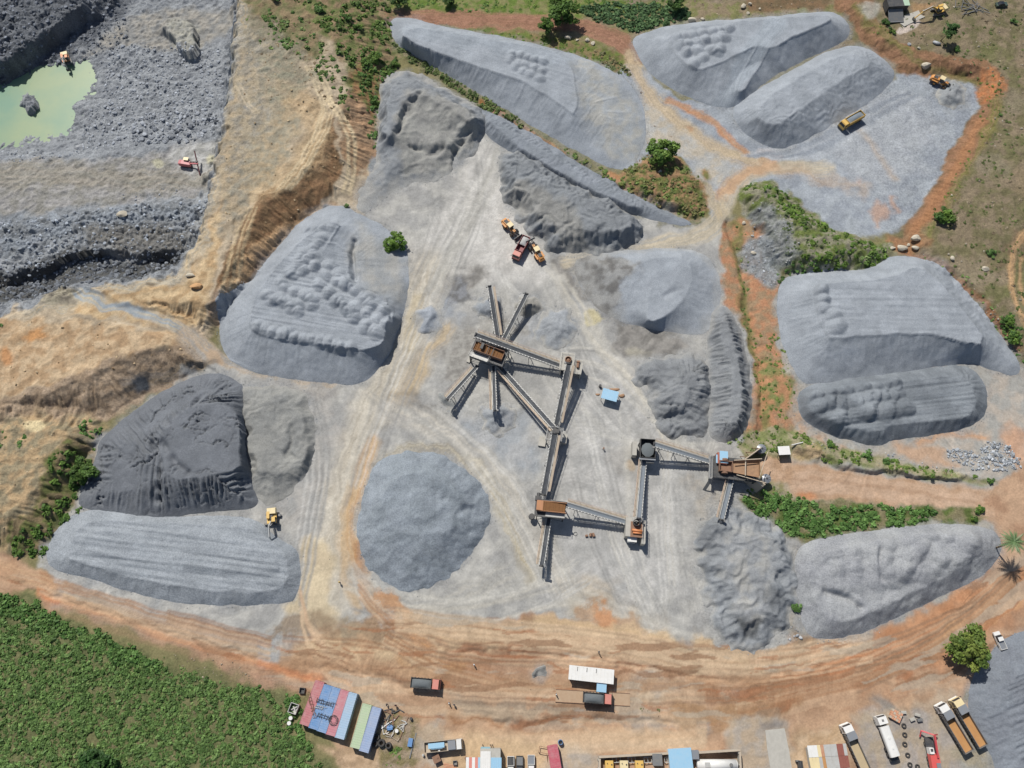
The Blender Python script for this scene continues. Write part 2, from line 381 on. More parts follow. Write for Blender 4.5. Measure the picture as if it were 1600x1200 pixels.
# verges, ditches, wheel ruts
cut([(640,92),(700,130),(780,180),(850,228),(930,275),(1000,310),(1060,335)], 1.3, .9)
cut([(1140,350),(1160,400),(1165,460),(1175,520),(1195,600),(1190,680)], 1.6, 1.3)
cut([(500,322),(460,350),(420,400),(380,450),(340,500)], 1.2, .6)
cut([(480,1040),(560,1050),(640,1075)], .9, .35); cut([(700,1018),(800,1020),(940,1028),(1060,1055),(1150,1065)], .8, .35)
cut([(760,1125),(850,1135),(950,1125),(1050,1130)], 1.2, .6); cut([(0,905),(100,938),(250,985),(420,1032)], .7, .35)
cut([(1180,1060),(1280,1040),(1420,1000)], .8, .25); cut([(510,165),(505,200),(500,240)], .6, .3); cut([(1600,380),(1585,420),(1600,480)], .8, .2)
for (a, b_) in (((497,150),(478,245)), ((508,150),(520,240)), ((370,330),(340,470)), ((383,330),(352,460))): cut([a, b_], .5, .35, 7)
# ================================================================ GROUND COLOURS
GRASS, GRASS2 = (112,124,72), (140,128,100)
DRY, DRY2 = (142,128,106), (122,116,86)
YARD, YARD2 = (186,184,178), (164,163,160)
TAN, TAN2 = (196,180,156), (166,151,130)
ORG, ORG2 = (192,160,132), (172,138,112)
BRN = (134,108,80)
L([(1205,430),(1400,395),(1560,500),(1640,560),(1640,1000),(1210,1010),(1240,860),(1240,700),(1210,560)], (176,168,156), (166,166,162), 5, 2, 2, rough=.3)
L([(-200,-200),(620,-200),(620,400),(300,520),(-200,900)], TAN, TAN2, 6, 2, 2)
L([(1180,-200),(1900,-200),(1900,760),(1560,560),(1380,380)], DRY, DRY2, 5, 2, 2, rough=.8)
for q in range(16):     # dry patches and green patches on the field
    a, b_ = rnd.uniform(1400, 1700), rnd.uniform(-60, 520)
    L([(a-30,b_-12),(a+10,b_-20),(a+40,b_+5),(a+8,b_+22),(a-25,b_+12)], rnd.choice([(112,116,72),(152,134,110),(126,104,80),(150,140,118)]), None, 3, 3, 4, .6)
L([(560,-200),(1340,-200),(1330,40),(1300,22),(1180,30),(1040,48),(985,62),(960,110),(840,62),(700,45),(612,30)], (130,130,86), (150,135,110), 4, 1.5, 2, rough=.7)
L([(600,-20),(900,-20),(1100,-20),(1080,8),(990,20),(800,30),(610,18)], (108,128,62), (138,136,92), 3, 1.5, 2, rough=.7)
L([(900,-30),(1300,-30),(1300,0),(1220,4),(1130,0),(1060,2),(1000,6),(920,0)], (150,136,118), (128,120,92), 4, 1.5, 2)
S([(590,26),(700,28),(800,34),(880,36),(940,50),(975,70),(990,92)], 7.5, (168,128,106), (156,118,96), .8, .8)
L([(690,42),(800,46),(880,60),(940,76),(985,92),(992,120),(960,118),(885,88),(760,58)], (112,124,66), (142,126,92), 3, 1, 1.5, rough=.8)
L([(380,-80),(440,-60),(600,-40),(612,60),(628,95),(600,150),(588,210),(560,140),(520,90),(480,60),(430,20)], (116,122,78), (152,132,104), 3, 2, 3, rough=.8)
L([(390,10),(470,25),(500,60),(515,110),(480,115),(440,80),(400,90),(372,120),(378,30)], (150,132,104), (124,122,88), 4, 2, 2, rough=.8)
L([(385,30),(430,50),(470,90),(490,130),(460,190),(430,200),(400,160),(385,120),(370,130)], (158,150,132), (134,130,112), 3, 2, 3, .8, rough=.8)
L([(560,100),(600,110),(615,150),(596,175),(585,215),(600,240),(580,270),(560,250),(540,190)], (116,120,74), (160,124,92), 3, 1.5, 2, rough=.6)
# spoil faces: freshly tipped darker earth
L([(520,182),(530,205),(530,255),(520,298),(500,318),(465,348),(430,395),(400,438),(362,478),(345,510),(330,500),(345,450),(364,405),(384,362),(404,326),(443,292),(492,245)], (146,116,88), (134,110,84), 3, .8, 1.5, z=2, rough=.9)
L([(545,150),(572,165),(588,215),(575,252),(552,280),(538,262),(534,210)], (180,148,118), (156,132,108), 3, 1, 2, z=2, rough=.7)
L([(108,590),(160,572),(218,548),(262,530),(312,541),(322,565),(280,590),(235,606),(205,630),(170,650),(120,655),(60,662),(-100,672),(-100,640),(0,630),(70,610)], (178,158,136), (160,140,118), 3, .8, 1.5, z=3, rough=.9)
L([(-100,505),(60,500),(240,510),(290,530),(240,540),(180,560),(100,590),(0,620),(-100,630)], (204,180,148), (180,152,120), 4, 1, 2, z=6, rough=.5)
L([(35,515),(70,512),(72,528),(45,536)], (204,150,98), None, 2, 1, 1.5, .8, z=6); L([(0,548),(18,540),(20,566),(0,572)], (196,140,92), None, 2, 1, 1, .8, z=6)
L([(-100,660),(60,655),(140,645),(165,660),(140,730),(110,800),(80,870),(-100,860)], (192,166,130), (158,146,120), 3, 2, 2, z=2, rough=.8)
L([(95,700),(150,690),(150,760),(128,800),(100,850),(60,870),(10,866),(20,830),(70,800)], (112,116,72), (140,124,96), 3, 1, 2, rough=.8)
S([(340,505),(352,480),(378,440),(402,405),(440,368),(480,340),(520,322)], 3.0, (206,172,134), None, .8, .8)
S([(395,120),(460,150),(500,185),(485,240),(440,270),(395,300)], 9, (206,182,146), (196,168,130), 2, 1.2, .7, z=7)
for o in (0, 6, 14, 20): S([(478+o,100),(500+o,150),(498+o,185),(478+o,225),(455+o,262),(430+o,290)], .8, (222,204,170), None, .4, .4, .75, z=7)
for o in (0, 9): S([(505+o,150),(530+o,180),(545+o,215),(540+o,260),(532+o,285)], 1.2, (226,206,170), None, .4, .3, .8, z=6)
for o in (0, 8, 15): S([(385+o,320),(368+o,360),(352+o,420),(338+o,470)], .9, (220,198,160), None, .4, .4, .6, z=7)
# pit
L([(-200,-200),(384,-200),(382,30),(376,70),(362,200),(350,250),(337,320),(318,380),(300,440),(250,452),(200,452),(150,460),(100,468),(60,497),(-200,505)], (166,170,174), (148,152,157), 5, 1.2, 3, z=0, rough=1.2)
L([(-120,-80),(195,-80),(200,10),(130,50),(60,98),(0,132),(-120,165)], (130,134,140), (110,114,120), 4, 1.5, 2, z=-9, rough=1.6)
S([(385,-20),(380,60),(366,180),(350,250),(338,320),(318,385),(300,445),(240,455),(160,462),(60,500)], 4.5, (176,170,156), (196,178,148), 1.5, 2.5, .85, z=1, st=.9)
S([(372,-20),(366,60),(350,180),(334,250),(322,320),(300,380)], 3.5, (160,164,168), (180,180,176), 1.2, 2.5, .7, z=-5)
L([(150,40),(215,12),(260,8),(330,10),(372,18),(370,50),(310,70),(300,85),(260,70),(200,58),(150,60),(110,90)], (166,162,154), (146,146,144), 4, 2, 2, z=-9, rough=.5)
L([(262,25),(305,30),(308,85),(290,92),(272,62)], (182,180,168), (160,160,154), 2, 1.5, 2, z=-8, rough=.5)
L([(-120,262),(60,242),(130,248),(200,240),(335,215),(350,235),(345,300),(250,308),(150,318),(60,330),(-120,350)], (168,166,164), (150,148,142), 4, 1.5, 2, z=-8, rough=.8)
S([(-60,275),(60,268),(180,280),(330,278)], 9, (168,160,146), (154,150,138), 2, 1.5, .7, z=-8, st=.9)
L([(262,228),(330,218),(345,240),(330,270),(285,270),(265,250)], (196,196,194), (176,176,172), 3, 2, 2, .8, z=-8, rough=.5)
L([(236,248),(250,246),(256,258),(240,262)], (198,194,168), None, 2, .6, .6, .8, z=-8); L([(322,242),(336,240),(338,254),(324,256)], (204,198,168), None, 2, .6, .6, .8, z=-8)
S([(332,310),(352,250),(358,180),(368,90),(372,40)], 4, (156,160,166), (140,146,154), 1, 1, .8, z=-7)
L([(-120,340),(100,325),(330,308),(325,350),(200,360),(100,375),(0,400),(-120,420)], (160,167,175), (142,146,150), 5, 1.5, 2, z=-6, rough=1.3)
L([(120,352),(300,350),(300,392),(210,402),(140,380)], (142,138,130), (126,124,120), 4, 2, 2, .8, z=-5, rough=1.4)
L([(-120,455),(0,435),(60,425),(130,385),(165,398),(200,408),(240,402),(272,392),(300,402),(296,436),(240,448),(160,450),(95,470),(60,497),(-120,500)], (112,112,110), (96,98,100), 3, 1.5, 2, z=-7, rough=1.8)
L([(76,450),(115,452),(140,470),(115,485),(70,490)], (176,168,148), (150,142,128), 3, 1, 1.5)
L([(100,468),(200,455),(300,442),(345,300),(352,310),(330,440),(315,505),(200,498),(120,492)], (206,182,146), (184,156,120), 3, 1.2, 2, z=6, rough=.5)
L([(345,200),(365,130),(382,60),(400,160),(420,210),(380,330),(345,340)], (192,170,138), (166,150,124), 3, 1.5, 2, z=5, rough=.6)
L([(352,120),(372,40),(384,50),(372,130),(350,230),(342,226)], (160,164,168), (182,176,160), 3, 1, 1, .7, z=3)
L([(408,115),(424,125),(420,150),(410,160),(405,140)], (196,162,120), (172,150,118), 2, 1, 2.5, .7, z=6)
for p in ([(575,240),(590,245),(582,275),(572,280)], [(500,322),(520,318),(528,330),(510,336)], [(388,165),(410,170),(400,185),(385,180)]): L(p, (142,148,156), None, 2, .8, 1.5, .85, z=2)
L([(395,180),(440,160),(475,190),(440,260),(400,300),(380,280)], (160,156,138), (184,166,136), 3, 2, 3, .7, z=6)
L([(350,330),(352,230),(366,130),(384,40),(410,60),(430,120),(440,170),(412,215),(400,260),(372,320),(350,370)], (158,154,144), (180,168,146), 3, 2.5, 3, .75, z=4, rough=.9)
L([(400,90),(440,70),(490,110),(495,140),(450,150),(420,180)], (148,148,130), (172,160,138), 3, 2, 3, .6, z=5, rough=.9)
for o in (0, 7): S([(372+o,140),(385+o,165),(400+o,182)], .8, (214,198,170), None, .4, .4, .7, z=4)
L([(345,300),(385,240),(410,260),(380,330),(350,380)], (150,146,132), (180,162,134), 3, 2, 3, .6, z=6)
S([(130,462),(150,474),(178,490),(230,497),(280,512),(325,552),(352,573),(400,592)], 4.0, (158,168,176), (190,180,160), .8, .8, .95, st=1.2, rough=.3)
S([(300,530),(330,565),(380,590),(440,600),(520,605)], 6, (198,176,150), (176,168,158), .8, .8, .9)
L([(328,545),(350,560),(345,585),(325,578)], (196,172,146), None, 3, 1, 1)
S([(205,605),(245,592),(285,582),(330,572)], 3.4, (128,122,116), (146,132,112), .8, 1, .8); L([(208,600),(232,592),(236,612),(215,618)], (88,92,98), None, 2, .6, 1)
L([(36,662),(68,655),(70,668),(50,678),(36,672)], (226,208,166), None, 2, .5, .6, z=5)
# ---- yard
L([(556,330),(590,280),(640,200),(700,170),(760,190),(860,260),(1000,345),(1085,352),(1150,330),(1165,380),(1140,400),(1150,470),(1180,560),(1180,640),(1150,690),(1100,745),(1092,860),(1090,960),(1130,1015),(1010,1000),(880,975),(700,975),(560,985),(440,1000),(400,1025),(200,965),(70,900),(72,850),(120,790),(150,690),(300,580),(345,575),(500,605),(590,585),(630,480),(600,380)], YARD, YARD2, 7, 1.2, 2.5, rough=.22)
L([(1080,700),(1150,690),(1190,760),(1250,800),(1330,830),(1290,1000),(1200,1012),(1130,1015),(1060,990)], YARD, YARD2, 5, 1.2, 2)
L([(1240,830),(1330,825),(1450,812),(1560,815),(1560,880),(1480,935),(1400,968),(1290,1002),(1220,1005)], (168,166,162), (176,168,154), 5, 1.2, 2)
L([(760,215),(790,260),(800,320),(850,400),(880,440),(760,440),(650,430),(640,400),(700,330),(720,260)], (210,207,201), (196,193,187), 5, 4, 3, .95)
L([(850,560),(1000,540),(1080,700),(1060,900),(1000,990),(880,960),(840,900),(880,700)], (194,192,188), (176,175,172), 6, 5, 4, .8)
L([(380,600),(480,610),(560,640),(560,720),(500,820),(470,920),(440,900),(460,820),(410,790),(480,700)], (182,178,172), (164,163,160), 5, 3, 3, .8)
L([(400,600),(540,600),(520,625),(440,625)], (150,146,142), (170,164,156), 4, 2, 2, .7)
for p in ([(870,400),(935,402),(960,440),(940,470),(905,470),(880,440)], [(925,440),(960,470),(1000,500),(1050,520),(1090,540),(1060,560),(1000,560),(960,555),(955,500)], [(560,590),(640,600),(690,650),(600,640)], [(662,432),(740,420),(760,440),(730,470),(690,470)]):
    L(p, (126,123,118), (154,150,144), 4, 2, 3, .9)
L([(672,455),(700,430),(730,425),(745,470),(715,480),(690,470)], (146,148,152), (116,116,116), 3, 1.2, 2, .9)
L([(640,450),(700,460),(720,490),(690,520),(660,505)], (166,172,180), (156,162,170), 4, 2, 2, .7)
L([(700,640),(760,650),(840,640),(850,720),(820,760),(760,700),(700,690)], (160,166,172), (176,178,180), 5, 4, 3, .7)
L([(820,500),(880,480),(905,500),(890,530),(840,535),(810,525)], (158,164,172), (176,178,180), 4, 3, 2, .7)
L([(912,486),(935,484),(948,496),(940,510),(920,512),(910,500)], (206,196,160), (196,186,152), 3, .5, 1.2)
L([(900,420),(925,430),(935,450),(915,458),(905,440)], (192,180,150), None, 3, 1, 1.5, .7); L([(978,540),(1010,545),(1005,556),(985,556)], (196,190,172), None, 3, 1.5, 1.5, .6)
L([(978,722),(992,720),(994,734),(980,738)], (206,178,140), None, 3, .5, .6); L([(955,700),(1000,700),(1010,745),(985,760),(960,730)], (160,156,150), None, 3, 2.5, 2, .6)
L([(1060,740),(1110,750),(1140,800),(1100,830),(1085,790)], (176,168,156), (160,156,150), 3, 2, 2, .7)
L([(850,900),(940,905),(1000,960),(1080,1000),(1130,1020),(1000,1000),(900,975)], (196,184,166), (186,172,150), 4, 3, 3, .7)
S([(668,420),(655,470),(640,530),(610,585),(575,650),(550,720),(535,800),(515,880),(495,960)], 12, (208,200,184), (192,182,164), 3, 1.2, .85, st=1.1)
S([(690,520),(665,560),(640,600),(612,640)], 6, (206,182,142), (196,172,136), 2.5, 1.5, .7)
S([(655,465),(645,500),(640,540)], 4, (198,184,156), None, 1.5, 1.2, .7)
S([(585,690),(562,740),(552,800),(552,850),(562,890),(578,925),(590,960)], 3.6, (196,156,112), (206,178,142), 1.2, .7, .9)
S([(545,760),(538,840),(540,900),(560,950)], 3, (200,170,130), None, 1.2, .8, .7)
S([(560,850),(563,890),(572,915)], 2.2, (180,130,84), None, 1, .5, .8)
S([(600,640),(680,665),(735,700),(780,750),(810,800),(850,860),(885,925)], 7, (202,196,184), (186,182,174), 2, 1, .9, st=.9)
S([(768,745),(785,800),(805,850),(830,905)], 3.2, (186,172,142), (198,190,170), 1.5, 1, .8)
S([(590,720),(620,698),(690,700),(740,722),(765,752)], 3, (164,156,140), (196,186,164), 1, 1.6, .9)
S([(560,900),(600,935),(660,950),(720,940),(790,900)], 6, (188,184,174), (170,168,162), 2, 1, .7, st=.7)
L([(470,830),(525,850),(515,930),(530,965),(520,985),(440,990),(440,950),(465,910)], (212,196,166), (200,184,156), 5, 2, 2)
for k in range(40):
    a = rnd.choice([[(720,240),(730,330),(690,420),(650,520),(600,640),(560,760)],[(640,640),(740,720),(800,800),(860,930)],[(800,420),(900,520),(940,620),(1000,680)],[(900,640),(920,740),(950,860),(1000,960)],[(1050,640),(1050,760),(1060,900)],[(560,940),(660,970),(800,960),(900,900)],[(860,560),(930,560),(1000,620),(1080,700)],[(480,620),(500,720),(480,830),(460,940)]])
    ox, oy = rnd.gauss(0, 16), rnd.gauss(0, 12); c = rnd.choice([(214,212,206),(208,204,194),(146,145,142),(158,157,154)]); j = rnd.randint(0, 1)
    for o in (0, 8): S([(x+ox+o, y+oy+o*.3) for x, y in a[j:]], .7, c, None, .2, .3, .42)
for k in range(34):      # overlapping wheel marks across the yard
    a = rnd.choice([[(700,250),(720,330),(680,420),(640,540)],[(780,240),(740,330),(700,400),(660,470)],[(640,560),(600,680),(560,800)],[(620,620),(720,690),(800,800),(870,930)],
                    [(880,430),(940,540),(1000,600),(1060,700)],[(900,620),(930,700),(960,800),(960,940)],[(1040,660),(1040,760),(1050,880),(1080,980)],[(900,930),(980,960),(1100,1010)],
                    [(560,930),(640,965),(760,960),(880,930)],[(860,580),(900,660),(960,700),(1080,690)]])
    ox, oy = rnd.gauss(0, 22), rnd.gauss(0, 16)
    c = rnd.choice([(204,201,192),(206,200,186),(150,149,146),(160,158,152)])
    for o in (0, 10): S([(x+ox+o+rnd.gauss(0,5), y+oy+rnd.gauss(0,5)) for x, y in a], 1.1, c, None, .5, .5, .33)
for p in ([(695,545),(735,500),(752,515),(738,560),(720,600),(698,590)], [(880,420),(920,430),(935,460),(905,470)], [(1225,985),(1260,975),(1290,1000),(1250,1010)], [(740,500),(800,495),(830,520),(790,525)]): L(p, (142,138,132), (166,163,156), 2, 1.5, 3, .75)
# ---- north-east yard
L([(900,100),(960,118),(985,95),(1010,110),(1050,150),(1100,165),(1150,165),(1215,225),(1400,130),(1400,112),(1465,116),(1528,132),(1524,178),(1482,240),(1440,320),(1410,362),(1350,372),(1290,360),(1230,300),(1195,284),(1150,300),(1130,340),(1105,340),(1100,300),(1070,250),(1040,236),(985,262),(900,240)], (168,174,180), (154,160,168), 6, .8, 1.2)
L([(930,150),(1000,160),(1060,180),(1110,230),(1160,260),(1120,300),(1060,230),(980,220),(940,230)], (186,184,178), (196,184,164), 5, 3, 3, .85)
S([(985,88),(1000,130),(1030,165),(1080,205),(1130,240),(1190,255)], 5.5, (202,182,150), (190,170,142), 1.5, 1, .85)
S([(1045,158),(1090,175),(1125,200),(1150,228),(1168,242)], 2.6, (196,142,104), (186,150,118), .8, .8, .9)
S([(1290,262),(1200,258),(1165,272),(1140,300),(1125,345),(1090,372),(1020,385),(950,395),(890,408)], 6, (198,186,164), (182,174,158), 1, .7, .95, rough=.2)
S([(1040,260),(1075,275),(1105,300),(1125,330)], 5, (198,180,148), (184,170,146), 1.5, 1, .8)
S([(1130,305),(1165,265),(1210,255)], 4, (200,158,120), None, 1.5, 1.5, .7)
S([(1345,205),(1368,232),(1385,262),(1400,280)], 2.2, (190,164,134), None, 1.2, .8, .7); S([(1215,262),(1260,275),(1320,285),(1350,300)], 4, (186,162,136), None, 2, 2, .6)
for p in ([(1368,315),(1385,320),(1382,350),(1370,362),(1364,340)], [(1392,305),(1405,308),(1400,328),(1390,325)], [(1330,280),(1352,284),(1345,294)], [(1190,240),(1220,236),(1225,246),(1200,248)]): L(p, (196,158,132), None, 3, 1.5, 2, .7)
L([(1070,198),(1085,200),(1080,210)], (186,150,118), None, 2, .8, 1, .8); L([(1098,262),(1112,268),(1108,284),(1096,278)], (168,132,92), (120,120,74), 2, .8, 1)
L([(968,236),(985,240),(980,252),(966,248)], (214,198,168), None, 2, 1, 1, .7); L([(1300,215),(1420,150),(1480,200),(1400,300),(1330,300)], (184,186,188), None, 5, 6, 4, .45)
for k in range(10):
    ox = rnd.gauss(0, 14); c = rnd.choice([(150,156,164), (186,190,194)])
    for o in (0, 9): S([(1180+ox+o,245),(1260+ox+o,240+ox),(1360+ox+o,180+ox),(1430+ox,150+ox/2)], 1, c, None, .5, .8, .4)
# bank of red earth round the north-east yard
L([(1298,-60),(1300,5),(1335,40),(1348,70),(1395,100),(1402,118),(1465,118),(1530,128),(1526,178),(1482,240),(1442,318),(1408,366),(1440,372),(1478,318),(1522,250),(1556,185),(1566,136),(1552,110),(1500,98),(1440,92),(1392,70),(1362,40),(1345,-60)], (156,120,94), (138,108,82), 3, .8, 1.2, rough=.7)
S([(1345,8),(1380,50),(1440,95),(1510,112),(1565,128),(1560,180),(1522,250),(1480,322),(1452,368)], 3, (124,122,72), (146,130,96), 1, 1.5, .8, z=3.5)
S([(1532,190),(1500,250),(1455,325),(1425,370)], 3, (176,128,92), None, 1, .8, .7, z=1)
L([(1196,-40),(1300,-40),(1300,18),(1240,14),(1150,20)], (136,112,86), (120,104,80), 3, 1, 1.5)
L([(1520,118),(1560,120),(1562,150),(1530,170)], (190,128,88), (164,122,88), 2, 1.2, 1.5)
L([(1398,46),(1432,24),(1442,34),(1412,52)], (206,192,180), None, 3, .3, .2, z=3.6); L([(1345,0),(1380,0),(1372,26),(1352,22)], (178,176,166), None, 3, 1, 1, .8, z=3.6)
L([(1425,0),(1470,0),(1455,14),(1430,22)], (176,142,106), None, 3, 1.5, 1.5, .8, z=3.6)
L([(1375,370),(1440,365),(1452,385),(1410,400),(1385,388)], (166,126,94), (150,120,92), 3, 1, 1.5)
S([(1640,330),(1600,362),(1582,400),(1582,440),(1596,490),(1620,520)], 2.4, (204,166,124), (180,150,116), .6, .6, .9, z=3.6); S([(1600,400),(1596,440),(1604,470)], 1.4, (196,160,122), None, .6, .6, .8, z=3.6)
S([(1400,388),(1470,420),(1530,470),(1590,548)], 1.6, (166,116,84), None, .8, .8, .8)
# overgrown strips and ditches
S([(622,66),(680,110),(760,160),(850,215),(900,250),(985,300),(1030,322),(1080,342)], 6, (116,120,80), (150,138,112), 1.2, 1.6, .95, rough=.8)
S([(752,160),(800,192),(842,218),(878,238)], 2.4, (190,138,88), (174,122,78), .6, .8); S([(950,272),(975,284),(996,292)], 3, (196,146,104), None, .8, 1)
L([(985,250),(1040,238),(1080,262),(1104,300),(1104,338),(1060,342),(1000,312),(960,290)], (112,116,68), (164,132,100), 3, 1.2, 2, rough=.8)
L([(1148,295),(1192,280),(1226,292),(1292,358),(1350,372),(1402,385),(1372,418),(1300,426),(1225,432),(1190,400),(1165,340)], (112,124,70), (150,146,126), 3, 1, 2, rough=1)
L([(1165,330),(1200,330),(1230,380),(1245,400),(1225,428),(1195,410),(1170,370)], (158,160,158), (134,138,132), 2, 1.5, 2, rough=1.4)
L([(1128,345),(1165,340),(1190,365),(1185,400),(1212,430),(1210,520),(1228,590),(1242,650),(1240,680),(1150,685),(1168,640),(1178,560),(1160,500),(1128,480),(1128,400)], (186,138,106), (162,138,110), 3, 1, 1.5, rough=.6)
S([(1150,345),(1158,400),(1158,460),(1168,500),(1180,560),(1200,620),(1200,680)], 2.2, (130,126,80), None, 1, 1.5, .9)
L([(1172,560),(1222,560),(1238,600),(1236,650),(1190,650)], (128,134,84), (186,140,104), 3, 1.5, 2, .85)
L([(1155,400),(1165,370),(1200,375),(1215,430),(1205,455),(1175,430)], (166,172,176), (140,144,146), 2, 1.2, 1.5, .9, rough=1.5)
L([(1150,690),(1190,668),(1245,665),(1270,690),(1400,722),(1545,745),(1560,756),(1500,756),(1350,735),(1240,712),(1190,712),(1150,705)], (132,138,92), (164,156,128), 3, 1, 1.5, rough=.7)
L([(1228,600),(1245,600),(1262,665),(1330,700),(1300,705),(1240,680)], (182,156,134), (168,160,150), 3, 1, 1.5)
# road to the crusher and the eastern road
L([(1188,715),(1240,718),(1350,742),(1500,762),(1560,762),(1620,700),(1700,700),(1700,960),(1580,880),(1540,800),(1450,790),(1300,786),(1250,778),(1190,755)], (196,166,140), (184,152,124), 5, 1, 1.2)
L([(1480,690),(1540,560),(1620,585),(1620,720),(1560,745),(1500,740),(1400,715),(1380,690)], (184,174,162), (168,166,160), 5, 1.5, 1.5)
L([(1385,695),(1440,690),(1500,720),(1490,735),(1430,722)], (202,166,136), None, 3, 1.5, 2, .8); L([(1560,680),(1600,660),(1610,720),(1580,735)], (206,150,108), None, 3, 2, 2, .6)
S([(1540,680),(1490,672),(1440,690)], 1.8, (206,158,118), None, 1, 1, .8); L([(1238,700),(1275,698),(1290,720),(1240,720)], (204,172,136), None, 3, 1, 1, .6)
L([(1242,762),(1280,775),(1260,782),(1240,775)], (204,140,98), None, 2, 1, 1, .8)
for k in range(6): S([(1240,735+k*6),(1350,748+k*5),(1500,772+k*4),(1600,790+k*9)], 1, rnd.choice([(176,146,122),(208,180,156)]), None, .6, .7, .5)
L([(1150,768),(1195,762),(1250,782),(1400,786),(1530,795),(1548,812),(1440,822),(1330,834),(1250,846),(1205,826),(1165,802)], (98,112,62), (136,128,98), 3, 1, 1.5, rough=.9)
L([(1180,750),(1240,760),(1250,782),(1200,780)], (170,160,140), (140,140,100), 3, 1, 1.5, .8)
# ---- southern road
L([(-200,850),(0,864),(60,886),(200,955),(330,990),(430,1012),(470,985),(560,970),(640,978),(760,968),(880,960),(1000,992),(1130,1015),(1200,1012),(1290,1002),(1400,968),(1480,935),(1560,880),(1545,800),(1560,740),(1700,700),(1900,1000),(1560,1060),(1500,1100),(1500,1400),(560,1400),(520,1100),(400,1060),(250,1000),(100,945),(0,915),(-200,890)], ORG, ORG2, 8, 1, 2, rough=.25)
S([(-60,875),(60,905),(200,958),(330,1000),(430,1030)], 4, (206,172,136), (190,150,118), 1.2, .8, .7); S([(100,930),(220,968),(320,996),(420,1022)], 5.5, (176,170,162), (160,158,156), 1.5, .8, .85, st=.7)
L([(300,985),(420,1000),(450,960),(500,985),(440,1035),(380,1020)], (170,170,168), (152,154,156), 5, 2, 2, .9)
S([(60,925),(180,965),(300,1008),(400,1034),(500,1062)], 2.2, (206,146,104), (196,132,94), .7, .6, .85)
L([(40,925),(150,965),(280,1010),(400,1050),(480,1080),(450,1090),(360,1050),(250,1000),(100,950)], (188,150,126), (168,140,118), 4, 1.2, 1.5, .8, rough=.6)
L([(1200,1015),(1300,1005),(1420,970),(1500,925),(1580,880),(1640,900),(1500,1020),(1400,1060),(1280,1080),(1200,1060)], (202,150,112), (186,134,98), 5, 3, 3, .9)
L([(440,1000),(560,985),(700,1000),(700,1040),(620,1060),(520,1040),(460,1040)], (206,182,148), (192,162,130), 5, 2, 2, .8)
L([(460,1080),(560,1060),(700,1060),(900,1070),(1100,1090),(1300,1070),(1500,1050),(1480,1100),(1300,1130),(1150,1150),(900,1165),(700,1150),(560,1110)], (196,164,134), (182,150,122), 6, 3, 3, .8)
for p, w, c in (([(440,985),(500,975),(560,982),(600,992)],5,(152,132,108)), ([(600,930),(620,960),(640,975),(660,1010)],4,(196,142,92)), ([(455,1035),(520,1032),(580,1048),(620,1062),(650,1080)],3.6,(140,102,76)),
    ([(640,970),(700,985),(780,985),(880,975),(960,1005),(1060,1040),(1200,1040)],2.6,(160,132,102)), ([(680,1000),(760,1010),(860,1022),(960,1022),(1060,1055),(1140,1066),(1180,1060)],3,(150,104,76)),
    ([(700,1020),(760,1030),(840,1022)],3,(150,104,76)), ([(920,955),(950,962),(990,985),(1020,1010)],4.5,(176,142,110)), ([(940,960),(955,975)],4,(206,150,108)),
    ([(700,1098),(760,1105),(840,1110),(900,1112)],4.5,(150,138,122)), ([(685,1115),(730,1130),(780,1128)],1.6,(150,108,76)), ([(800,1125),(860,1130),(900,1122)],2.6,(150,104,76)),
    ([(900,1122),(980,1128),(1050,1128),(1100,1135)],3.2,(148,144,138)), ([(1100,1080),(1160,1080),(1220,1062),(1290,1048)],4,(152,110,80)), ([(1060,1120),(1130,1120),(1200,1100),(1230,1090)],6,(166,132,98)),
    ([(1040,1130),(1080,1145)],1.6,(166,112,78)), ([(1210,1100),(1280,1070),(1360,1050),(1430,1040)],3.4,(156,108,78)), ([(1200,1030),(1240,1030),(1260,1000)],4,(150,126,100)),
    ([(1290,1045),(1350,1030),(1400,1012)],1.6,(176,120,86)), ([(1200,1115),(1210,1140)],5,(150,126,104)), ([(540,960),(555,985),(548,1005)],3,(160,146,124)), ([(640,1035),(690,1045),(720,1040)],3,(186,146,106)),
    ([(1480,1000),(1540,960),(1600,930)],3,(214,168,126)), ([(850,975),(960,985),(1080,1010),(1160,1040)],4,(208,182,146)), ([(660,995),(760,1000),(900,1000)],3.2,(210,184,150))):
    S(p, w, c, None, 1, 2.2, .75)
for p in ([(970,1050),(1040,1052),(1100,1075),(1060,1090),(980,1085)], [(1110,1060),(1180,1068),(1130,1080)], [(890,1025),(915,1024),(920,1036),(895,1038)], [(830,1170),(900,1160),(935,1175),(935,1230),(830,1230)], [(640,1140),(700,1130),(720,1180),(640,1200)], [(1130,1130),(1200,1120),(1240,1140),(1240,1230),(1160,1230)]):
    L(p, (178,172,162), (188,172,150), 4, 1.5, 2, .8)
for k in range(44):     # sharp wheel ruts on the southern road, some wet and dark
    a = rnd.choice([[(440,1000),(600,1010),(760,1040),(960,1040),(1200,1040)],[(520,1060),(720,1080),(900,1085),(1150,1080)],[(600,960),(800,985),(960,1000),(1160,1040),(1360,1000),(1520,930)],[(1150,1090),(1340,1050),(1480,990),(1590,890)],[(60,910),(260,975),(420,1015)],[(560,930),(600,980),(680,1030),(800,1060)],[(470,930),(480,990),(520,1040),(600,1080)]])
    oy = rnd.gauss(0, 13); c = rnd.choice([(150,112,84),(166,124,92),(216,188,156),(206,176,146),(140,118,98)]); a = a[rnd.randint(0, 1):][:rnd.randint(3, 5)]
    for o in (0, 7.5): S([(x+k % 5, y+oy+o) for x, y in a], .75, c, None, .22, .3, .5)
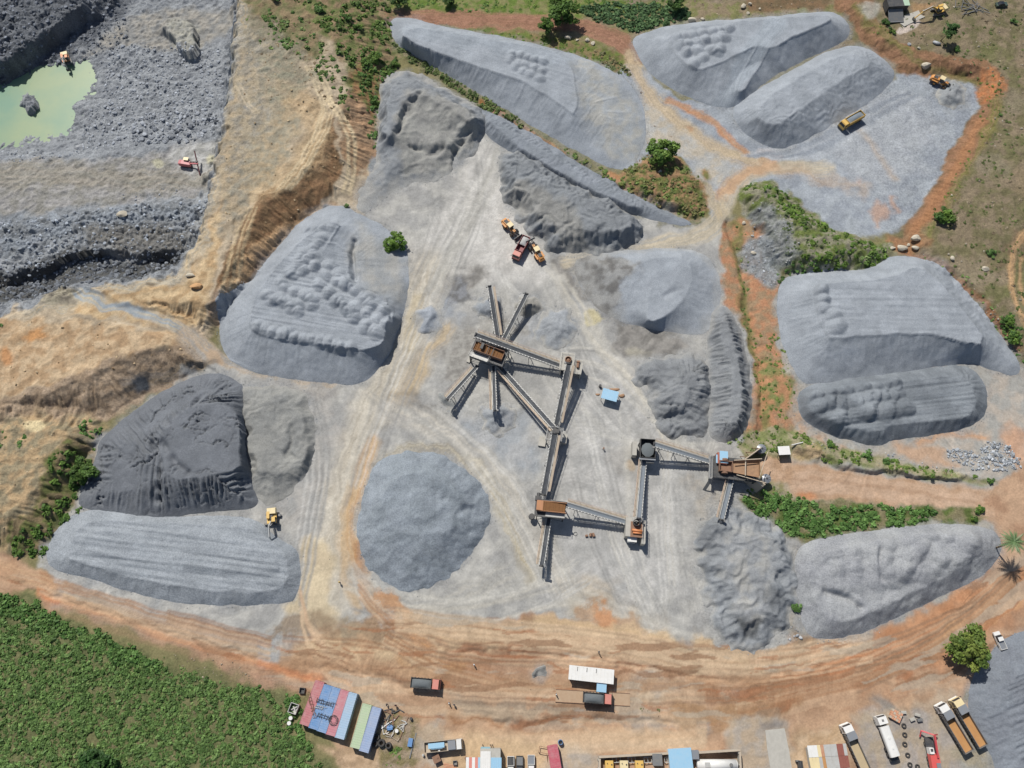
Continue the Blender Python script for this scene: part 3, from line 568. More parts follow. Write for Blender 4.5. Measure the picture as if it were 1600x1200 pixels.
for k in range(26):
    a = rnd.choice([[(440,1020),(600,1030),(760,1060),(960,1060),(1200,1050)],[(560,1090),(720,1085),(900,1100),(1100,1100)],[(620,970),(800,990),(960,1010),(1160,1050),(1360,1000)],[(1180,1080),(1340,1060),(1480,1000),(1590,900)],[(100,930),(260,985),(400,1020)],[(700,1150),(900,1150),(1100,1140)]])
    oy = rnd.gauss(0, 10); c = rnd.choice([(214,184,150),(214,190,160),(164,126,96),(172,142,114)])
    for o in (0, 9): S([(x, y+oy+o) for x, y in a], rnd.uniform(.8, 1.6), c, None, .5, .3, .4)
L([(700,1160),(830,1150),(860,1170),(850,1230),(690,1230)], (206,178,142), None, 4, 2, 2, .8)
L([(1310,1120),(1420,1100),(1520,1100),(1560,1160),(1560,1300),(1400,1300)], (166,164,160), (178,168,150), 4, 3, 3, .8)
L([(1425,1090),(1500,1080),(1480,1110)], (190,176,156), None, 3, 2, 2, .7); L([(1370,1080),(1400,1092),(1405,1112),(1388,1120),(1372,1100)], (132,134,132), None, 3, 1.5, 2, .7)
L([(1230,1150),(1310,1120),(1330,1160),(1290,1165),(1260,1240),(1230,1240)], (204,180,150), (186,160,128), 3, 2, 2, .8)
L([(1190,1132),(1228,1130),(1228,1144),(1195,1146)], (138,132,128), None, 2, 1.2, 1, .8)
L([(500,1160),(560,1170),(600,1185),(600,1240),(560,1240),(520,1190)], (204,176,146), (176,150,122), 3, 1, 1.5)
L([(585,1110),(640,1110),(660,1150),(640,1210),(590,1210)], (166,150,130), (132,124,88), 3, 1.5, 1.5, .9, rough=.8)
# shrub field in the south-west corner
L([(-200,905),(0,925),(60,945),(120,975),(200,1008),(260,1040),(340,1055),(400,1068),(440,1090),(450,1125),(470,1150),(505,1175),(510,1240),(500,1500),(-200,1500)], (126,124,88), (108,112,76), 3, .8, 2, rough=.8)
# ================================================================ GRAVEL HEAPS (each a thing of its own)
GREY, GREY2 = (167,173,180), (150,157,164)
HM = terrain_mat('crushed_stone', .22, 3.2, .5, 3.5); HMc = terrain_mat('coarse_crushed_stone', .3, 2.6, .7, 2.6); HMd = terrain_mat('stone_dust', .18, 2.5, .6, 2.4)
HEAPS = []
def heap(label, base, tops, col=GREY, col2=None, m=None, warp=.22, rill=.09, rl=1.4, pl=.1, pls=4, lines=None, rows=(), cuts=(), wr=0, wrs=5, wra=0, chan=0, chs=5, tagc=None, step=.34, group=None, sink=.1, name='gravel_heap', cat='gravel heap', berm=0, foot=1.0, dust=0):
    h0 = max(h for _, h in tops); key = tagc or 'h%d' % len(HEAPS)
    B = WP(smooth_poly(base, 2), 0); T = [(WP(smooth_poly(t, 1), h), h) for t, h in tops]; B0 = B
    x0, y0 = B.min(0)-1.5; x1, y1 = B.max(0)+1.5
    gx = np.arange(x0, x1, step, dtype=np.float32); gy = np.arange(y0, y1, step, dtype=np.float32)
    X, Y = np.meshgrid(gx, gy); sd = len(HEAPS)*7+100
    xw = X+fbm(X, Y, 6, 3, sd)*warp*2; yw = Y+fbm(X, Y, 6, 3, sd+1)*warp*2
    dB, arc = sdf(B, xw, yw); out = dB > 0
    z = np.full(X.shape, -9.0, np.float32); tt = np.zeros(X.shape, np.float32)
    for P, h in T:
        dT, _ = sdf(P, xw, yw); t = ramp(dB, dT); z = np.maximum(z, h*t**foot); tt = np.maximum(tt, t)
    face = (4*tt*(1-tt))**.7
    if rill: _d, ar2, _s, _i = dist(B, X, Y, True); wv = .35*pn(X/3, Y/3, sd+40); z = z+rill*(2*np.abs(pn(ar2/rl+wv, tt*.2+.3, sd+2))**.8-.6+.45*np.abs(pn(ar2/rl*2.3+wv*2, tt*.6+.3, sd+3)))*face*np.clip(z/h0*1.6, .15, 1.3)
    z = z+pl*fbm(X, Y, pls, 4, sd+3)*sst(0, .4, tt)
    if wr:      # slumped, wind-combed folds
        c, s = math.cos(wra), math.sin(wra); u = (X*c+Y*s); v = (-X*s+Y*c)
        wx = u+fbm(X, Y, 9, 3, sd+4)*7; wy = v/2.6+fbm(X, Y, 9, 3, sd+5)*3
        z = z+wr*(ridged(wx, wy, wrs, 4, sd+6)-.2)*sst(0, .35, tt)
    if chan:    # washed-out channels
        wx = X*.6+Y*.25+fbm(X, Y, 5, 4, sd+7)*4; wy = Y+fbm(X, Y, 5, 4, sd+8)*4
        n = np.abs(pn(wx/chs, wy/chs, sd+9)); n2 = np.abs(pn(wx/chs*1.9, wy/chs*1.9, sd+10)); keepf = sst(-.05, .35, pn(X/9, Y/9, sd+11)+.15)
        z = z-chan*np.maximum(1-n/.07, 0)*sst(0, .3, tt)*keepf-chan*.5*np.maximum(1-n2/.09, 0)*sst(0, .3, tt)*keepf
    if lines:   # passes of a blade across the top
        ang, lam, amp = lines; c, s = math.cos(ang), math.sin(ang); u = X*c+Y*s; v = -X*s+Y*c
        z = z+amp*(pn(v/lam, u/26, sd+11)+.6*pn(v/lam*2.4, u/18, sd+12))*sst(.9, 1, tt)
    if berm: z = z+berm*np.exp(-((tt-.975)/.022)**2)*(1+.5*pn(arc/6, arc*0, sd))
    for r in rows:      # tipped loads
        (ax, ay), (bx, by), n, rr, hh = r; P = WP([(ax, ay), (bx, by)], h0)
        for k in range(n):
            f = k/max(n-1, 1); cx = P[0][0]*(1-f)+P[1][0]*f+rnd.uniform(-.25, .25)*rr; cy = P[0][1]*(1-f)+P[1][1]*f+rnd.uniform(-.2, .2)*rr
            q = rr*rnd.uniform(.88, 1.12); hk = hh*1.5*rnd.uniform(.8, 1.15); ph = rnd.uniform(0, 6)
            th = np.arctan2(Y-cy, X-cx); d = np.hypot(X-cx, Y-cy)/(q*(1+.1*np.sin(2*th+ph)))
            i = d < 1; zi = hk*(1-d[i]**1.35)
            bz = float(np.median(z[i])) if i.any() else 0
            z[i] = np.maximum(z[i], np.minimum(z[i], bz+.2)+zi)
    for P, w, dep in cuts:
        d, a2, s2, _ = dist(WP(smooth_line(P), h0), xw, yw, False)
        z = z-dep*np.exp(-(d/w)**2)*(1+.5*pn(a2/2.5, a2*0, sd+15))
    z = np.where(out, -.75*dB-.02, z+.02)
    zg = ground_z(X, Y); Zt = zg+z-sink*0
    colr, ro = paint(X, Y, alb(*col), key, .8, sd)
    f = sst(-.4, .4, fbm(X, Y, 7, 4, sd+20))[..., None]
    base_c = alb(*col); c2 = alb(*(col2 or tuple(int(v*.95) for v in col)))
    colr = colr*(1-f*(1-(c2/base_c)))
    if dust:
        fd = (sst(.42, .0, tt+fbm(X, Y, 4, 4, sd+30)*.22)*dust)[..., None]; colr = colr*(1-fd)+alb(176, 174, 168)*fd
    colr = colr*(1+fbm(X, Y, 1.8, 3, sd+21)*.07)[..., None]
    keep = (z > -.9)
    F = grid_faces(len(gy), len(gx)); kf = keep.ravel()[F].all(1); F = F[kf]
    used = np.unique(F); mp = np.full(X.size, -1, np.int32); mp[used] = np.arange(len(used))
    V = np.stack([X, Y, Zt], -1).reshape(-1, 3)[used]
    o = fast_mesh(name, V, mp[F], m or HM, colr.reshape(-1, 3)[used], ro.ravel()[used])
    tag(o, label, cat, group); HEAPS.append((o, B)); return o
PI = math.pi
# A: long heap on the north side
S([(640,44),(760,62),(880,92)], 8, (170,178,186), None, 1.5, .8, .5, z=5, tag='hA', st=.5)
L([(898,95),(940,110),(1010,180),(1000,262),(940,240),(905,190)], (172,176,178), (184,182,174), 4, 3, 2, .8, tag='hA')
heap('long grey gravel heap with a sharp crest just below the red dirt road',
     [(608,26),(640,26),(700,42),(770,54),(840,70),(900,86),(940,102),(975,122),(1000,150),(1012,190),(1005,235),(985,266),(950,262),(900,236),(850,208),(790,172),(720,130),(650,88),(612,62)],
     [([(626,60),(636,42),(700,50),(800,68),(860,78),(888,98),(896,125),(902,180),(880,165),(832,133),(800,120),(720,94)], 5.2)], rows=[((800,84),(850,96),5,1.9,.8),((796,94),(848,112),5,1.9,.8),((806,106),(842,122),4,1.9,.7)], wr=.06, wrs=5, wra=.6, berm=.3, lines=(-.35, .9, .1), rill=.16, tagc='hA')
# B
S([(1210,42),(1180,80),(1152,120),(1135,165)], 7, (176,184,192), (164,172,180), 1, .5, .9, z=4, tag='hB', st=.6)
heap('broad grey gravel heap with tipped loads on top and a ramp down its south side',
     [(984,64),(1010,50),(1080,34),(1180,26),(1250,20),(1304,16),(1326,36),(1330,54),(1310,72),(1265,88),(1222,112),(1185,135),(1165,165),(1130,172),(1090,160),(1050,140),(1012,114),(994,84)],
     [([(1042,66),(1060,46),(1150,34),(1240,26),(1290,24),(1298,32),(1265,45),(1230,60),(1205,76),(1182,70),(1150,84),(1120,100),(1090,110),(1070,100)], 5.6), ([(1195,60),(1212,60),(1175,120),(1160,145),(1148,140),(1165,105)], 3.2)],
     rows=[((1058,60),(1140,46),7,2.5,1.0),((1062,72),(1130,60),6,2.5,1.0),((1074,84),(1128,76),4,2.5,1.1),((1082,100),(1120,84),3,2.6,1.0)], berm=.3, tagc='hB', wr=.05, wrs=6)
# C
heap('elongated grey gravel heap with a wrinkled flank, north of the yellow dump truck',
     [(1143,176),(1150,160),(1200,130),(1260,96),(1300,76),(1345,70),(1378,90),(1398,112),(1396,130),(1350,166),(1290,202),(1240,228),(1210,234),(1178,220),(1152,198)],
     [([(1180,178),(1205,148),(1262,112),(1310,86),(1345,84),(1366,100),(1335,112),(1290,142),(1245,176),(1215,196),(1195,192)], 5.2)], wr=.3, wrs=3.6, wra=2.2, tagc='hC', rill=.2)
# D: north-west heap of the yard, with a dug bowl
L([(640,150),(700,160),(745,190),(730,230),(700,262),(640,270),(610,235),(620,180)], (160,158,152), (176,174,166), 4, 2, 2, .75, z=4, tag='hD')
heap('dug-out gravel heap with dark broken edges in the north-west corner of the yard',
     [(590,150),(604,122),(626,110),(650,112),(680,128),(735,160),(772,186),(762,205),(742,232),(722,262),(690,280),(640,292),(600,310),(560,340),(552,312),(580,274),(592,230)],
     [([(602,152),(618,128),(640,126),(690,152),(740,180),(745,190),(728,188),(700,170),(652,146),(636,150),(628,178),(612,205),(600,215)], 6.5), ([(636,170),(690,182),(722,205),(712,228),(670,222),(640,215)], 3.4)], col=(150,154,158), wr=.45, wrs=5, wra=1.2,
     cuts=[([(652,146),(640,160),(634,180),(620,200)], 1.0, 1.3), ([(640,222),(665,226),(690,218)], 1.0, 1.2), ([(742,188),(722,200),(714,222),(714,246)], 1.1, 2.0)], m=HMd, tagc='hD', foot=1.35, dust=.7, warp=.9)
# strip of gravel running along the ditch
heap('long narrow ridge of grey gravel along the ditch between the yard and the north heap',
     [(735,158),(800,188),(870,232),(940,272),(1000,306),(1080,346),(1084,352),(1050,352),(1000,338),(940,318),(880,285),(830,255),(780,230),(750,200)],
     [([(755,180),(800,206),(870,250),(940,290),(1000,322),(990,322),(930,298),(860,262),(800,222)], 2.6)], col=(148,154,162), rill=.35, rl=1.2, wr=.35, wrs=3, wra=-.6, m=HMd)
# E: wrinkled heap beside the loaders
L([(800,330),(850,350),(880,400),(930,395),(900,340),(850,300),(790,290)], (150,148,142), (166,164,158), 4, 2, 2, .7, z=2, tag='hE')
heap('dark wrinkled heap of slumped stone dust beside the loaders and the red truck',
     [(776,252),(790,236),(815,235),(850,250),(900,280),(955,308),(998,336),(1006,368),(990,388),(930,396),(885,402),(856,396),(838,374),(820,352),(796,332),(786,300)],
     [([(800,252),(815,250),(850,276),(900,306),(955,330),(985,345),(985,362),(945,360),(900,352),(870,360),(850,345),(830,315),(806,290)], 4.6)], col=(142,146,150), wr=.95, wrs=5.5, wra=1.3, rill=.4, warp=1.3, m=HMd, tagc='hE', foot=1.25, dust=.5)
# G: big western heap
L([(560,335),(600,385),(632,400),(635,470),(600,480),(560,440),(548,390)], (170,172,172), (182,180,174), 5, 3, 2, .85, z=1, tag='hG')
heap('big pale blue-grey gravel heap west of the yard with rows of rounded tipped loads',
     [(343,505),(344,480),(366,462),(400,432),(428,392),(470,344),(500,324),(540,320),(562,334),(600,352),(632,380),(640,410),(636,470),(622,520),(604,560),(578,594),(545,602),(500,597),(430,590),(370,574),(346,548)],
     [([(392,500),(400,462),(430,420),(470,378),(505,352),(530,350),(522,364),(500,400),(492,430),(505,450),(560,470),(610,480),(600,530),(588,542),(560,545),(500,538),(440,530),(398,520)], 5.6), ([(470,420),(500,395),(520,380),(545,400),(540,440),(600,462),(608,478),(520,470)], 4.6)],
     rows=[((404,512),(548,544),13,2.2,1.0),((418,462),(486,480),5,2.3,.9),((426,470),(468,486),4,2.2,.8),((446,450),(490,470),4,2.3,1.0),((500,445),(590,520),7,2.7,1.25),((512,428),(612,492),8,2.6,1.2),((518,412),(545,440),3,2.6,1.1),((540,474),(602,508),5,2.4,1.1),((470,405),(505,370),5,2.2,.8),((452,425),(492,398),4,2.3,.9),((440,440),(490,418),4,2.3,.9),((480,352),(520,356),4,2.0,.6)],
     cuts=[([(552,370),(548,390),(550,402),(552,432)], .7, 1.2)], lines=(-.2, .8, .16), berm=.35, tagc='hG', wr=.05, step=.26)
# H: dark terrace heap and the paler apron on its right
heap('dark flat-topped heap of wet stone dust with fluted eroded faces and branching gullies',
     [(118,788),(130,760),(150,712),(152,690),(190,655),(240,618),(290,592),(335,580),(378,596),(388,630),(386,680),(392,730),(404,775),(400,796),(360,798),(310,802),(260,812),(200,810),(140,798)],
     [([(262,752),(248,700),(262,662),(300,634),(345,630),(376,650),(372,700),(378,734),(320,744)], 6.6), ([(172,738),(185,700),(206,690),(222,720),(216,762),(180,772)], 3.0), ([(220,672),(255,640),(300,612),(340,604),(330,618),(280,636),(240,668)], 3.4)],
     col=(124,128,134), rill=1.25, rl=1.2, chan=.9, chs=11, wr=.1, wrs=5, wra=.4, pl=.06, warp=.14, cuts=[([(236,690),(248,715),(246,745),(238,775)], 1.2, 1.8), ([(252,690),(270,722),(292,738)], 1.1, 1.4), ([(300,628),(312,612)], .8, 1.2)], m=HMd, step=.27)
heap('paler grey apron of slumped stone dust on the right of the dark flat-topped heap',
     [(372,600),(400,598),(440,600),(476,612),(492,640),(492,700),(480,745),(462,772),(430,786),(400,786),(388,750),(380,690),(376,640)],
     [([(384,625),(440,618),(470,640),(474,700),(462,735),(420,742),(396,730),(386,680)], 2.4)], col=(158,158,154), col2=(144,145,143), wr=.5, wrs=4.5, wra=1.2, rill=.25, m=HMd, foot=1.3, dust=.5, warp=.9, cuts=[([(455,665),(452,690),(455,715)], .8, .9)])
# I
heap('low flat-topped heap of coarse pale gravel in the west beside the excavator',
     [(70,876),(80,838),(116,798),(170,796),(260,808),(330,806),(400,808),(440,845),(466,858),(472,900),(464,936),(440,942),(370,948),(260,942),(150,908),(82,890)],
     [([(106,868),(122,818),(190,812),(300,820),(400,824),(444,862),(452,900),(440,922),(370,926),(270,916),(170,892),(110,876)], 2.3), ([(130,852),(140,826),(300,834),(380,842),(430,872),(430,892),(380,894),(260,884),(180,872)], 2.9)], col=(166,172,178), m=HMc, lines=(-.13, 1.3, .3), wr=.08, rill=.12, berm=.2)
# J
heap('round heap of coarse blue-grey gravel in the middle of the yard beside the curving track',
     [(566,780),(580,735),(600,712),(632,700),(668,706),(700,712),(728,738),(752,750),(764,780),(764,815),(748,850),(722,885),(692,912),(655,924),(615,920),(580,896),(560,860),(555,818)],
     [([(620,745),(650,736),(690,745),(715,775),(712,812),(690,832),(650,840),(615,828),(598,795),(602,765)], 5.0), ([(640,770),(680,768),(690,795),(670,812),(640,805)], 5.6)], col=(152,160,168), m=HMc, wr=.22, wrs=7, rill=.12, pl=.25, warp=.6, cuts=[([(680,770),(700,778)], 1.6, .9), ([(712,790),(732,795)], 1.8, 1.2)])
# K
L([(880,395),(945,398),(985,415),(995,435),(965,460),(970,500),(945,505),(915,470),(890,430)], (116,114,111), (160,160,158), 4, 1.2, 2, .95, z=0, tag='hK')
heap('fan-shaped pale grey gravel heap with a dark stained west side, east of the yard entrance',
     [(892,410),(930,396),(1000,388),(1070,386),(1108,400),(1128,436),(1126,485),(1112,516),(1086,526),(1020,514),(975,505),(940,490),(905,450)],
     [([(985,412),(1040,400),(1074,402),(1084,430),(1072,464),(1046,490),(1014,506),(1010,480),(1020,440)], 3.8)], wr=.06, wrs=6, wra=.5, tagc='hK', foot=1.2, dust=.4, cuts=[([(1040,462),(1055,452)], .9, .5)])
# L
heap('dark gullied ridge of stone dust along the yard edge beside the orange gully',
     [(1108,484),(1130,474),(1150,494),(1166,548),(1175,600),(1175,648),(1160,680),(1130,694),(1104,684),(1108,640),(1100,600),(1104,540)],
     [([(1126,502),(1137,506),(1155,568),(1161,620),(1152,660),(1142,660),(1146,610),(1138,560),(1124,516)], 4.2)], col=(146,149,152), rill=1.0, rl=1.3, wr=.3, wrs=4, wra=1.6, m=HMd, warp=.5, foot=1.1, dust=.5)
heap('folded grey heap with scooped dark faces, left of the gullied ridge',
     [(984,588),(1000,562),(1040,556),(1084,552),(1112,570),(1118,610),(1114,650),(1100,684),(1066,690),(1030,668),(1012,648),(1022,628),(1004,604)],
     [([(1046,616),(1066,584),(1080,578),(1096,590),(1078,610),(1060,632)], 4.0), ([(1000,582),(1036,570),(1062,576),(1050,592),(1022,600)], 2.0), ([(1040,650),(1080,650),(1092,668),(1060,674)], 1.4)], col=(144,147,150), wr=.7, wrs=4.5, wra=1.3, rill=.7, rl=1.3, m=HMd, warp=1.0, foot=1.15, dust=.5, cuts=[([(1022,640),(1045,655),(1075,650)], .9, .9)])
# M
heap('largest smooth flat-topped grey gravel heap on the east side, scalloped on its west shoulder',
     [(1213,470),(1218,440),(1240,430),(1300,422),(1345,424),(1372,414),(1396,398),(1440,404),(1476,424),(1520,468),(1562,520),(1604,578),(1580,588),(1540,572),(1500,566),(1400,585),(1340,592),(1300,598),(1252,602),(1236,570),(1218,530)],
     [([(1272,450),(1300,443),(1390,436),(1430,416),(1448,422),(1500,478),(1545,538),(1500,532),(1470,520),(1380,520),(1300,529),(1290,515),(1278,480)], 6.4)], rows=[((1284,455),(1286,480),3,2.4,1.0),((1300,492),(1306,512),2,3.0,1.3)], lines=(-.03, 1.1, .12), berm=.3, wr=.1, rill=.14)
# N
heap('dark weathered gravel heap with three rows of tipped loads, south of the largest east heap',
     [(1242,622),(1256,604),(1300,594),(1380,584),(1460,572),(1510,568),(1538,590),(1546,632),(1532,660),(1480,678),(1400,686),(1375,698),(1340,692),(1285,676),(1252,656)],
     [([(1258,628),(1275,612),(1380,600),(1500,585),(1520,600),(1528,640),(1500,655),(1400,660),(1370,675),(1330,668),(1270,650)], 3.2)], col=(142,148,154), col2=(126,132,138), rows=[((1270,618),(1400,598),10,2.9,1.3),((1275,636),(1400,620),10,2.9,1.3),((1300,654),(1410,636),8,3.0,1.4)], lines=(.12, .8, .25), rill=.3, m=HMd)
# O
heap('coarse pale gravel heap with broad swells at the lower right beside the palm tree',
     [(1240,878),(1252,848),(1320,834),(1400,824),(1450,818),(1510,820),(1556,828),(1566,850),(1556,878),(1530,904),(1460,936),(1400,966),(1340,992),(1282,1002),(1252,985),(1250,950),(1238,910)],
     [([(1262,884),(1275,866),(1340,852),(1420,838),(1500,836),(1535,842),(1538,862),(1500,888),(1446,916),(1390,944),(1330,972),(1285,966),(1266,925)], 3.0)], col=(172,174,176), col2=(158,160,164), m=HMc, rows=[((1386,850),(1510,836),5,4.2,1.0),((1384,874),(1515,856),6,4.2,1.1),((1388,900),(1500,878),5,4.2,1.1),((1305,868),(1362,860),3,3.4,.7),((1308,892),(1366,886),3,3.4,.7),((1312,914),(1366,908),3,3.0,.6)], cuts=[([(1290,925),(1320,932),(1345,950)], .8, 1.2), ([(1372,862),(1370,880),(1376,905)], .9, .9)], wr=.45, wrs=8)
# P
L([(1148,962),(1172,955),(1192,980),(1178,998),(1155,990)], (84,87,90), (110,112,114), 2, 1, 1.5, .9, z=2, tag='hP')
L([(1190,920),(1225,915),(1232,950),(1205,965)], (112,116,120), None, 2, 2, 2, .8, z=2, tag='hP')
L([(1092,830),(1110,800),(1130,812),(1112,880),(1100,900)], (124,127,130), None, 2, 2, 2, .7, z=2, tag='hP')
L([(1125,830),(1180,820),(1210,870),(1200,960),(1160,980),(1130,900)], (184,182,176), (164,166,168), 4, 3, 2, .7, z=2, tag='hP')
heap('crumpled grey stone dust heap below the short conveyor of the primary crusher',
     [(1088,870),(1092,820),(1110,790),(1140,784),(1175,800),(1230,828),(1246,860),(1244,910),(1240,960),(1222,990),(1196,1012),(1160,1018),(1125,995),(1104,940)],
     [([(1115,850),(1130,815),(1165,825),(1215,850),(1220,900),(1205,950),(1180,980),(1150,970),(1130,920)], 3.0), ([(1120,812),(1138,815),(1135,830),(1122,828)], 3.6)], col=(152,156,160), wr=1.0, wrs=6, wra=1.4, rill=.4, m=HMd, warp=1.5, tagc='hP', foot=1.3, dust=.7)
# R
heap('dark grey heap of combed stone dust at the lower right corner',
     [(1508,1110),(1515,1060),(1540,1035),(1560,1000),(1600,985),(1700,960),(1800,1000),(1800,1400),(1560,1400),(1560,1200),(1530,1150)],
     [([(1570,1080),(1600,1040),(1700,1020),(1760,1060),(1760,1300),(1620,1300),(1590,1180)], 2.6)], col=(138,144,152), wr=.4, wrs=3, wra=.3, lines=(.35, .75, .4), rill=.3, m=HMd)
# small cones under the stackers and small tipped piles
def cone(label, px, py, rpx, h, col=(158,160,160), **k):
    b = [(px+rpx*math.cos(a)*1.0, py+rpx*.86*math.sin(a)) for a in np.linspace(0, 2*PI, 11)[:-1]]
    t = [(px+rpx*.14*math.cos(a), py-h*1.8+rpx*.12*math.sin(a)) for a in np.linspace(0, 2*PI, 7)[:-1]]
    return heap(label, b, [(t, h)], col=col, m=HMd, warp=1.4, rill=.2, wr=.15, foot=1.4, dust=.9, **k)
cone('small blue-grey cone of gravel under the northern stacker conveyor', 765, 478, 26, 2.2, (156,162,168))
cone('small brownish cone of gravel under the north-east stacker conveyor', 826, 478, 22, 2.0, (150,148,142))
cone('low blue-grey cone of gravel below the south stacker conveyor', 776, 652, 30, 2.2, (160,164,168))
cone('low cone of gravel below the south-west stacker conveyor', 702, 630, 16, 1.4, (158,160,158))
cone('curved low gravel pile just scooped by the wheel loader in the north-east yard', 1488, 150, 26, 1.8, (160,164,166))
cone('pale low gravel mound east of the stacker conveyors', 868, 512, 36, 1.6, (166,170,174))
cone('low gravel pile north of the round heap', 672, 500, 26, 1.5, (166,172,180))
cone('small rock pile beside the weighbridge road', 842, 1054, 9, .9, (132,132,130))
# dust aprons spread round the foot of every heap
for o_, B_ in HEAPS:
    LAYERS.append(dict(k='p', P=np.array(B_), c1=alb(150,153,156), c2=alb(164,164,162), ms=3.0, soft=2.2, warp=1.6, a=.7, tag='g', rough=.7))
# ================================================================ the ground sheet
def axis(a, b, st):
    c = np.arange(a, b+st*.5, st); o = st*1.35*1.35**np.arange(0, 26)
    hi = c[-1]+np.cumsum(o); lo = c[0]-np.cumsum(o)[::-1]
    return np.concatenate([lo[lo > -4500], c, hi[hi < 5500]])
STEP = .31
gx = axis(-204, 197, STEP); gy = axis(-27, 246, STEP)
X, Y = np.meshgrid(gx.astype(np.float32), gy.astype(np.float32))
Z = ground_z(X, Y)
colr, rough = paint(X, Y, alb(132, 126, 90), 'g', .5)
# washed-out mud stains and dried puddles strung along the southern road
RP_ = WP(smooth_poly([(-200,860),(60,895),(300,990),(430,1012),(560,965),(880,955),(1130,1012),(1400,965),(1560,880),(1700,800),(1700,960),(1500,1075),(1250,1125),(900,1150),(640,1140),(520,1095),(400,1060),(100,945),(-200,890)], 1)); CL = WP(smooth_line([(-200,875),(60,915),(300,1000),(520,1040),(760,1050),(1000,1060),(1220,1060),(1440,1010),(1620,890)]))
ii = sub(X.ravel(), Y.ravel(), RP_, 2); xs, ys = X.ravel()[ii], Y.ravel()[ii]; din, _ = sdf(RP_, xs, ys); dd, ar, sdd, _ = dist(CL, xs, ys, False)
wv = fbm(xs, ys, 14, 4, 301)*3; cf = colr.reshape(-1, 3)
for q, (sx, sy, lo, c, al) in enumerate(((30, 3.4, .36, (150,116,90), .7), (40, 5.5, .28, (182,170,152), .6), (22, 2.6, .42, (166,116,84), .6))):
    n = fbm((ar+wv)/sx, (sdd+wv*.5)/sy, 1, 4, 310+q); k = (sst(lo, lo+.07, n)*al*sst(1, -3, din))[:, None]; cf[ii] = cf[ii]*(1-k)+alb(*c)*k
mot = fbm(X, Y, 2.2, 4, 77)*.12+pn(X/.55+fbm(X,Y,6,2,70)*3, Y/.55, 71)*.02+fbm(X, Y, 25, 2, 78)*.05
colr = colr*(1+mot)[..., None]
for q, (an, sc, wl, am) in enumerate(((.5, 45, 1.1, .10), (1.9, 60, .8, .08), (2.7, 30, 1.6, .07), (1.2, 38, .55, .08))):     # looping wheel marks
    ph = X*math.cos(an)+Y*math.sin(an)+fbm(X, Y, sc, 2, 200+q)*sc*.9
    mk = sst(0, .5, fbm(X, Y, 22, 3, 210+q)+.1)*sst(.9, .3, rough)
    s_ = pn(ph/wl, fbm(X, Y, 14, 2, 215+q)*1.5, 220+q)
    colr = colr*(1+am*s_*mk*1.3)[..., None]; Z = Z+.03*s_*mk
st = sst(.6, 1.6, rough)
Z = Z+ridged(X, Y, 1.7, 2, 90)*.28*st+np.where(rough > .6, 1, 0)*fbm(X, Y, 2.5, 2, 91)*.12
GM = terrain_mat('earth_and_dust', .3, 1.8, .9, 2.2)
g_ob = fast_mesh('ground', np.stack([X, Y, Z], -1).reshape(-1, 3), grid_faces(len(gy), len(gx)), GM, colr.reshape(-1, 3), rough.ravel())
tag(g_ob, kind='structure')
del X, Y, Z
# pond in the pit
pw = WP([(-200,60),(175,55),(175,240),(-200,300)], -14.6)
m, nt, b = nmat('pond_water'); no = nt.nodes.new('ShaderNodeTexNoise'); no.inputs['Scale'].default_value = .045; no.inputs['Detail'].default_value = 4
tc = nt.nodes.new('ShaderNodeTexCoord'); nt.links.new(tc.outputs['Object'], no.inputs['Vector'])
cr = nt.nodes.new('ShaderNodeValToRGB'); cr.color_ramp.elements[0].position = .38; cr.color_ramp.elements[1].position = .62
cr.color_ramp.elements[0].color = (*alb(156,174,136), 1); cr.color_ramp.elements[1].color = (*alb(126,162,138), 1)
nt.links.new(no.outputs['Fac'], cr.inputs[0]); nt.links.new(cr.outputs[0], b.inputs['Base Color']); b.inputs['Roughness'].default_value = .25; b.inputs['Specular IOR Level'].default_value = .3
pm = MB(); pm.add([(x, y, 0) for x, y in pw], [(0, 1, 2, 3)]); po = pm.build('pond_water', m); po.location = (0, 0, -14.3); tag(po, kind='structure')
# ================================================================ LOOSE ROCK
import bmesh
def ico(sub=1):
    bm = bmesh.new(); bmesh.ops.create_icosphere(bm, subdivisions=sub, radius=1)
    v = np.array([w.co[:] for w in bm.verts], np.float32); f = np.array([[w.index for w in q.verts] for q in bm.faces], np.int32); bm.free(); return v, f
ICO, ICF = ico(1); ICO2, ICF2 = ico(2)
def protos(n, base, jit, seed):
    r = np.random.RandomState(seed); out = []
    for _ in range(n):
        d = base/np.linalg.norm(base, axis=1, keepdims=True)
        s = 1+jit*(r.rand(len(d), 1)-.5)
        for _k in range(5):     # chop flat faces
            a = r.randn(3); a /= np.linalg.norm(a); h = r.uniform(.35, .75); q = d@a
            d = d-np.maximum(q-h, 0)[:, None]*a
        out.append((d*s*r.uniform(.7, 1.15, (1, 3))).astype(np.float32))
    return out
RP = protos(10, ICO, .35, 3); RP2 = protos(8, ICO2, .12, 4)
def scatter_pts(pts, dens, z=0, tex=None, seed=0):
    P = WP(smooth_poly(pts, 1), z); (x0, y0), (x1, y1) = P.min(0), P.max(0)
    r = np.random.RandomState(seed+31); n = int((x1-x0)*(y1-y0)*dens)
    x = (x0+(x1-x0)*r.rand(n)).astype(np.float32); y = (y0+(y1-y0)*r.rand(n)).astype(np.float32)
    d, _ = sdf(P, x+fbm(x, y, 5, 3, 3)*1.5, y+fbm(x, y, 5, 3, 4)*1.5); k = d < 0
    if tex is not None: k &= (fbm(x, y, tex[0], 3, seed+5)+tex[1]+.25*(r.rand(n)-.5)) > 0
    return x[k], y[k]
ALLHEAPS = [b for _, b in HEAPS]
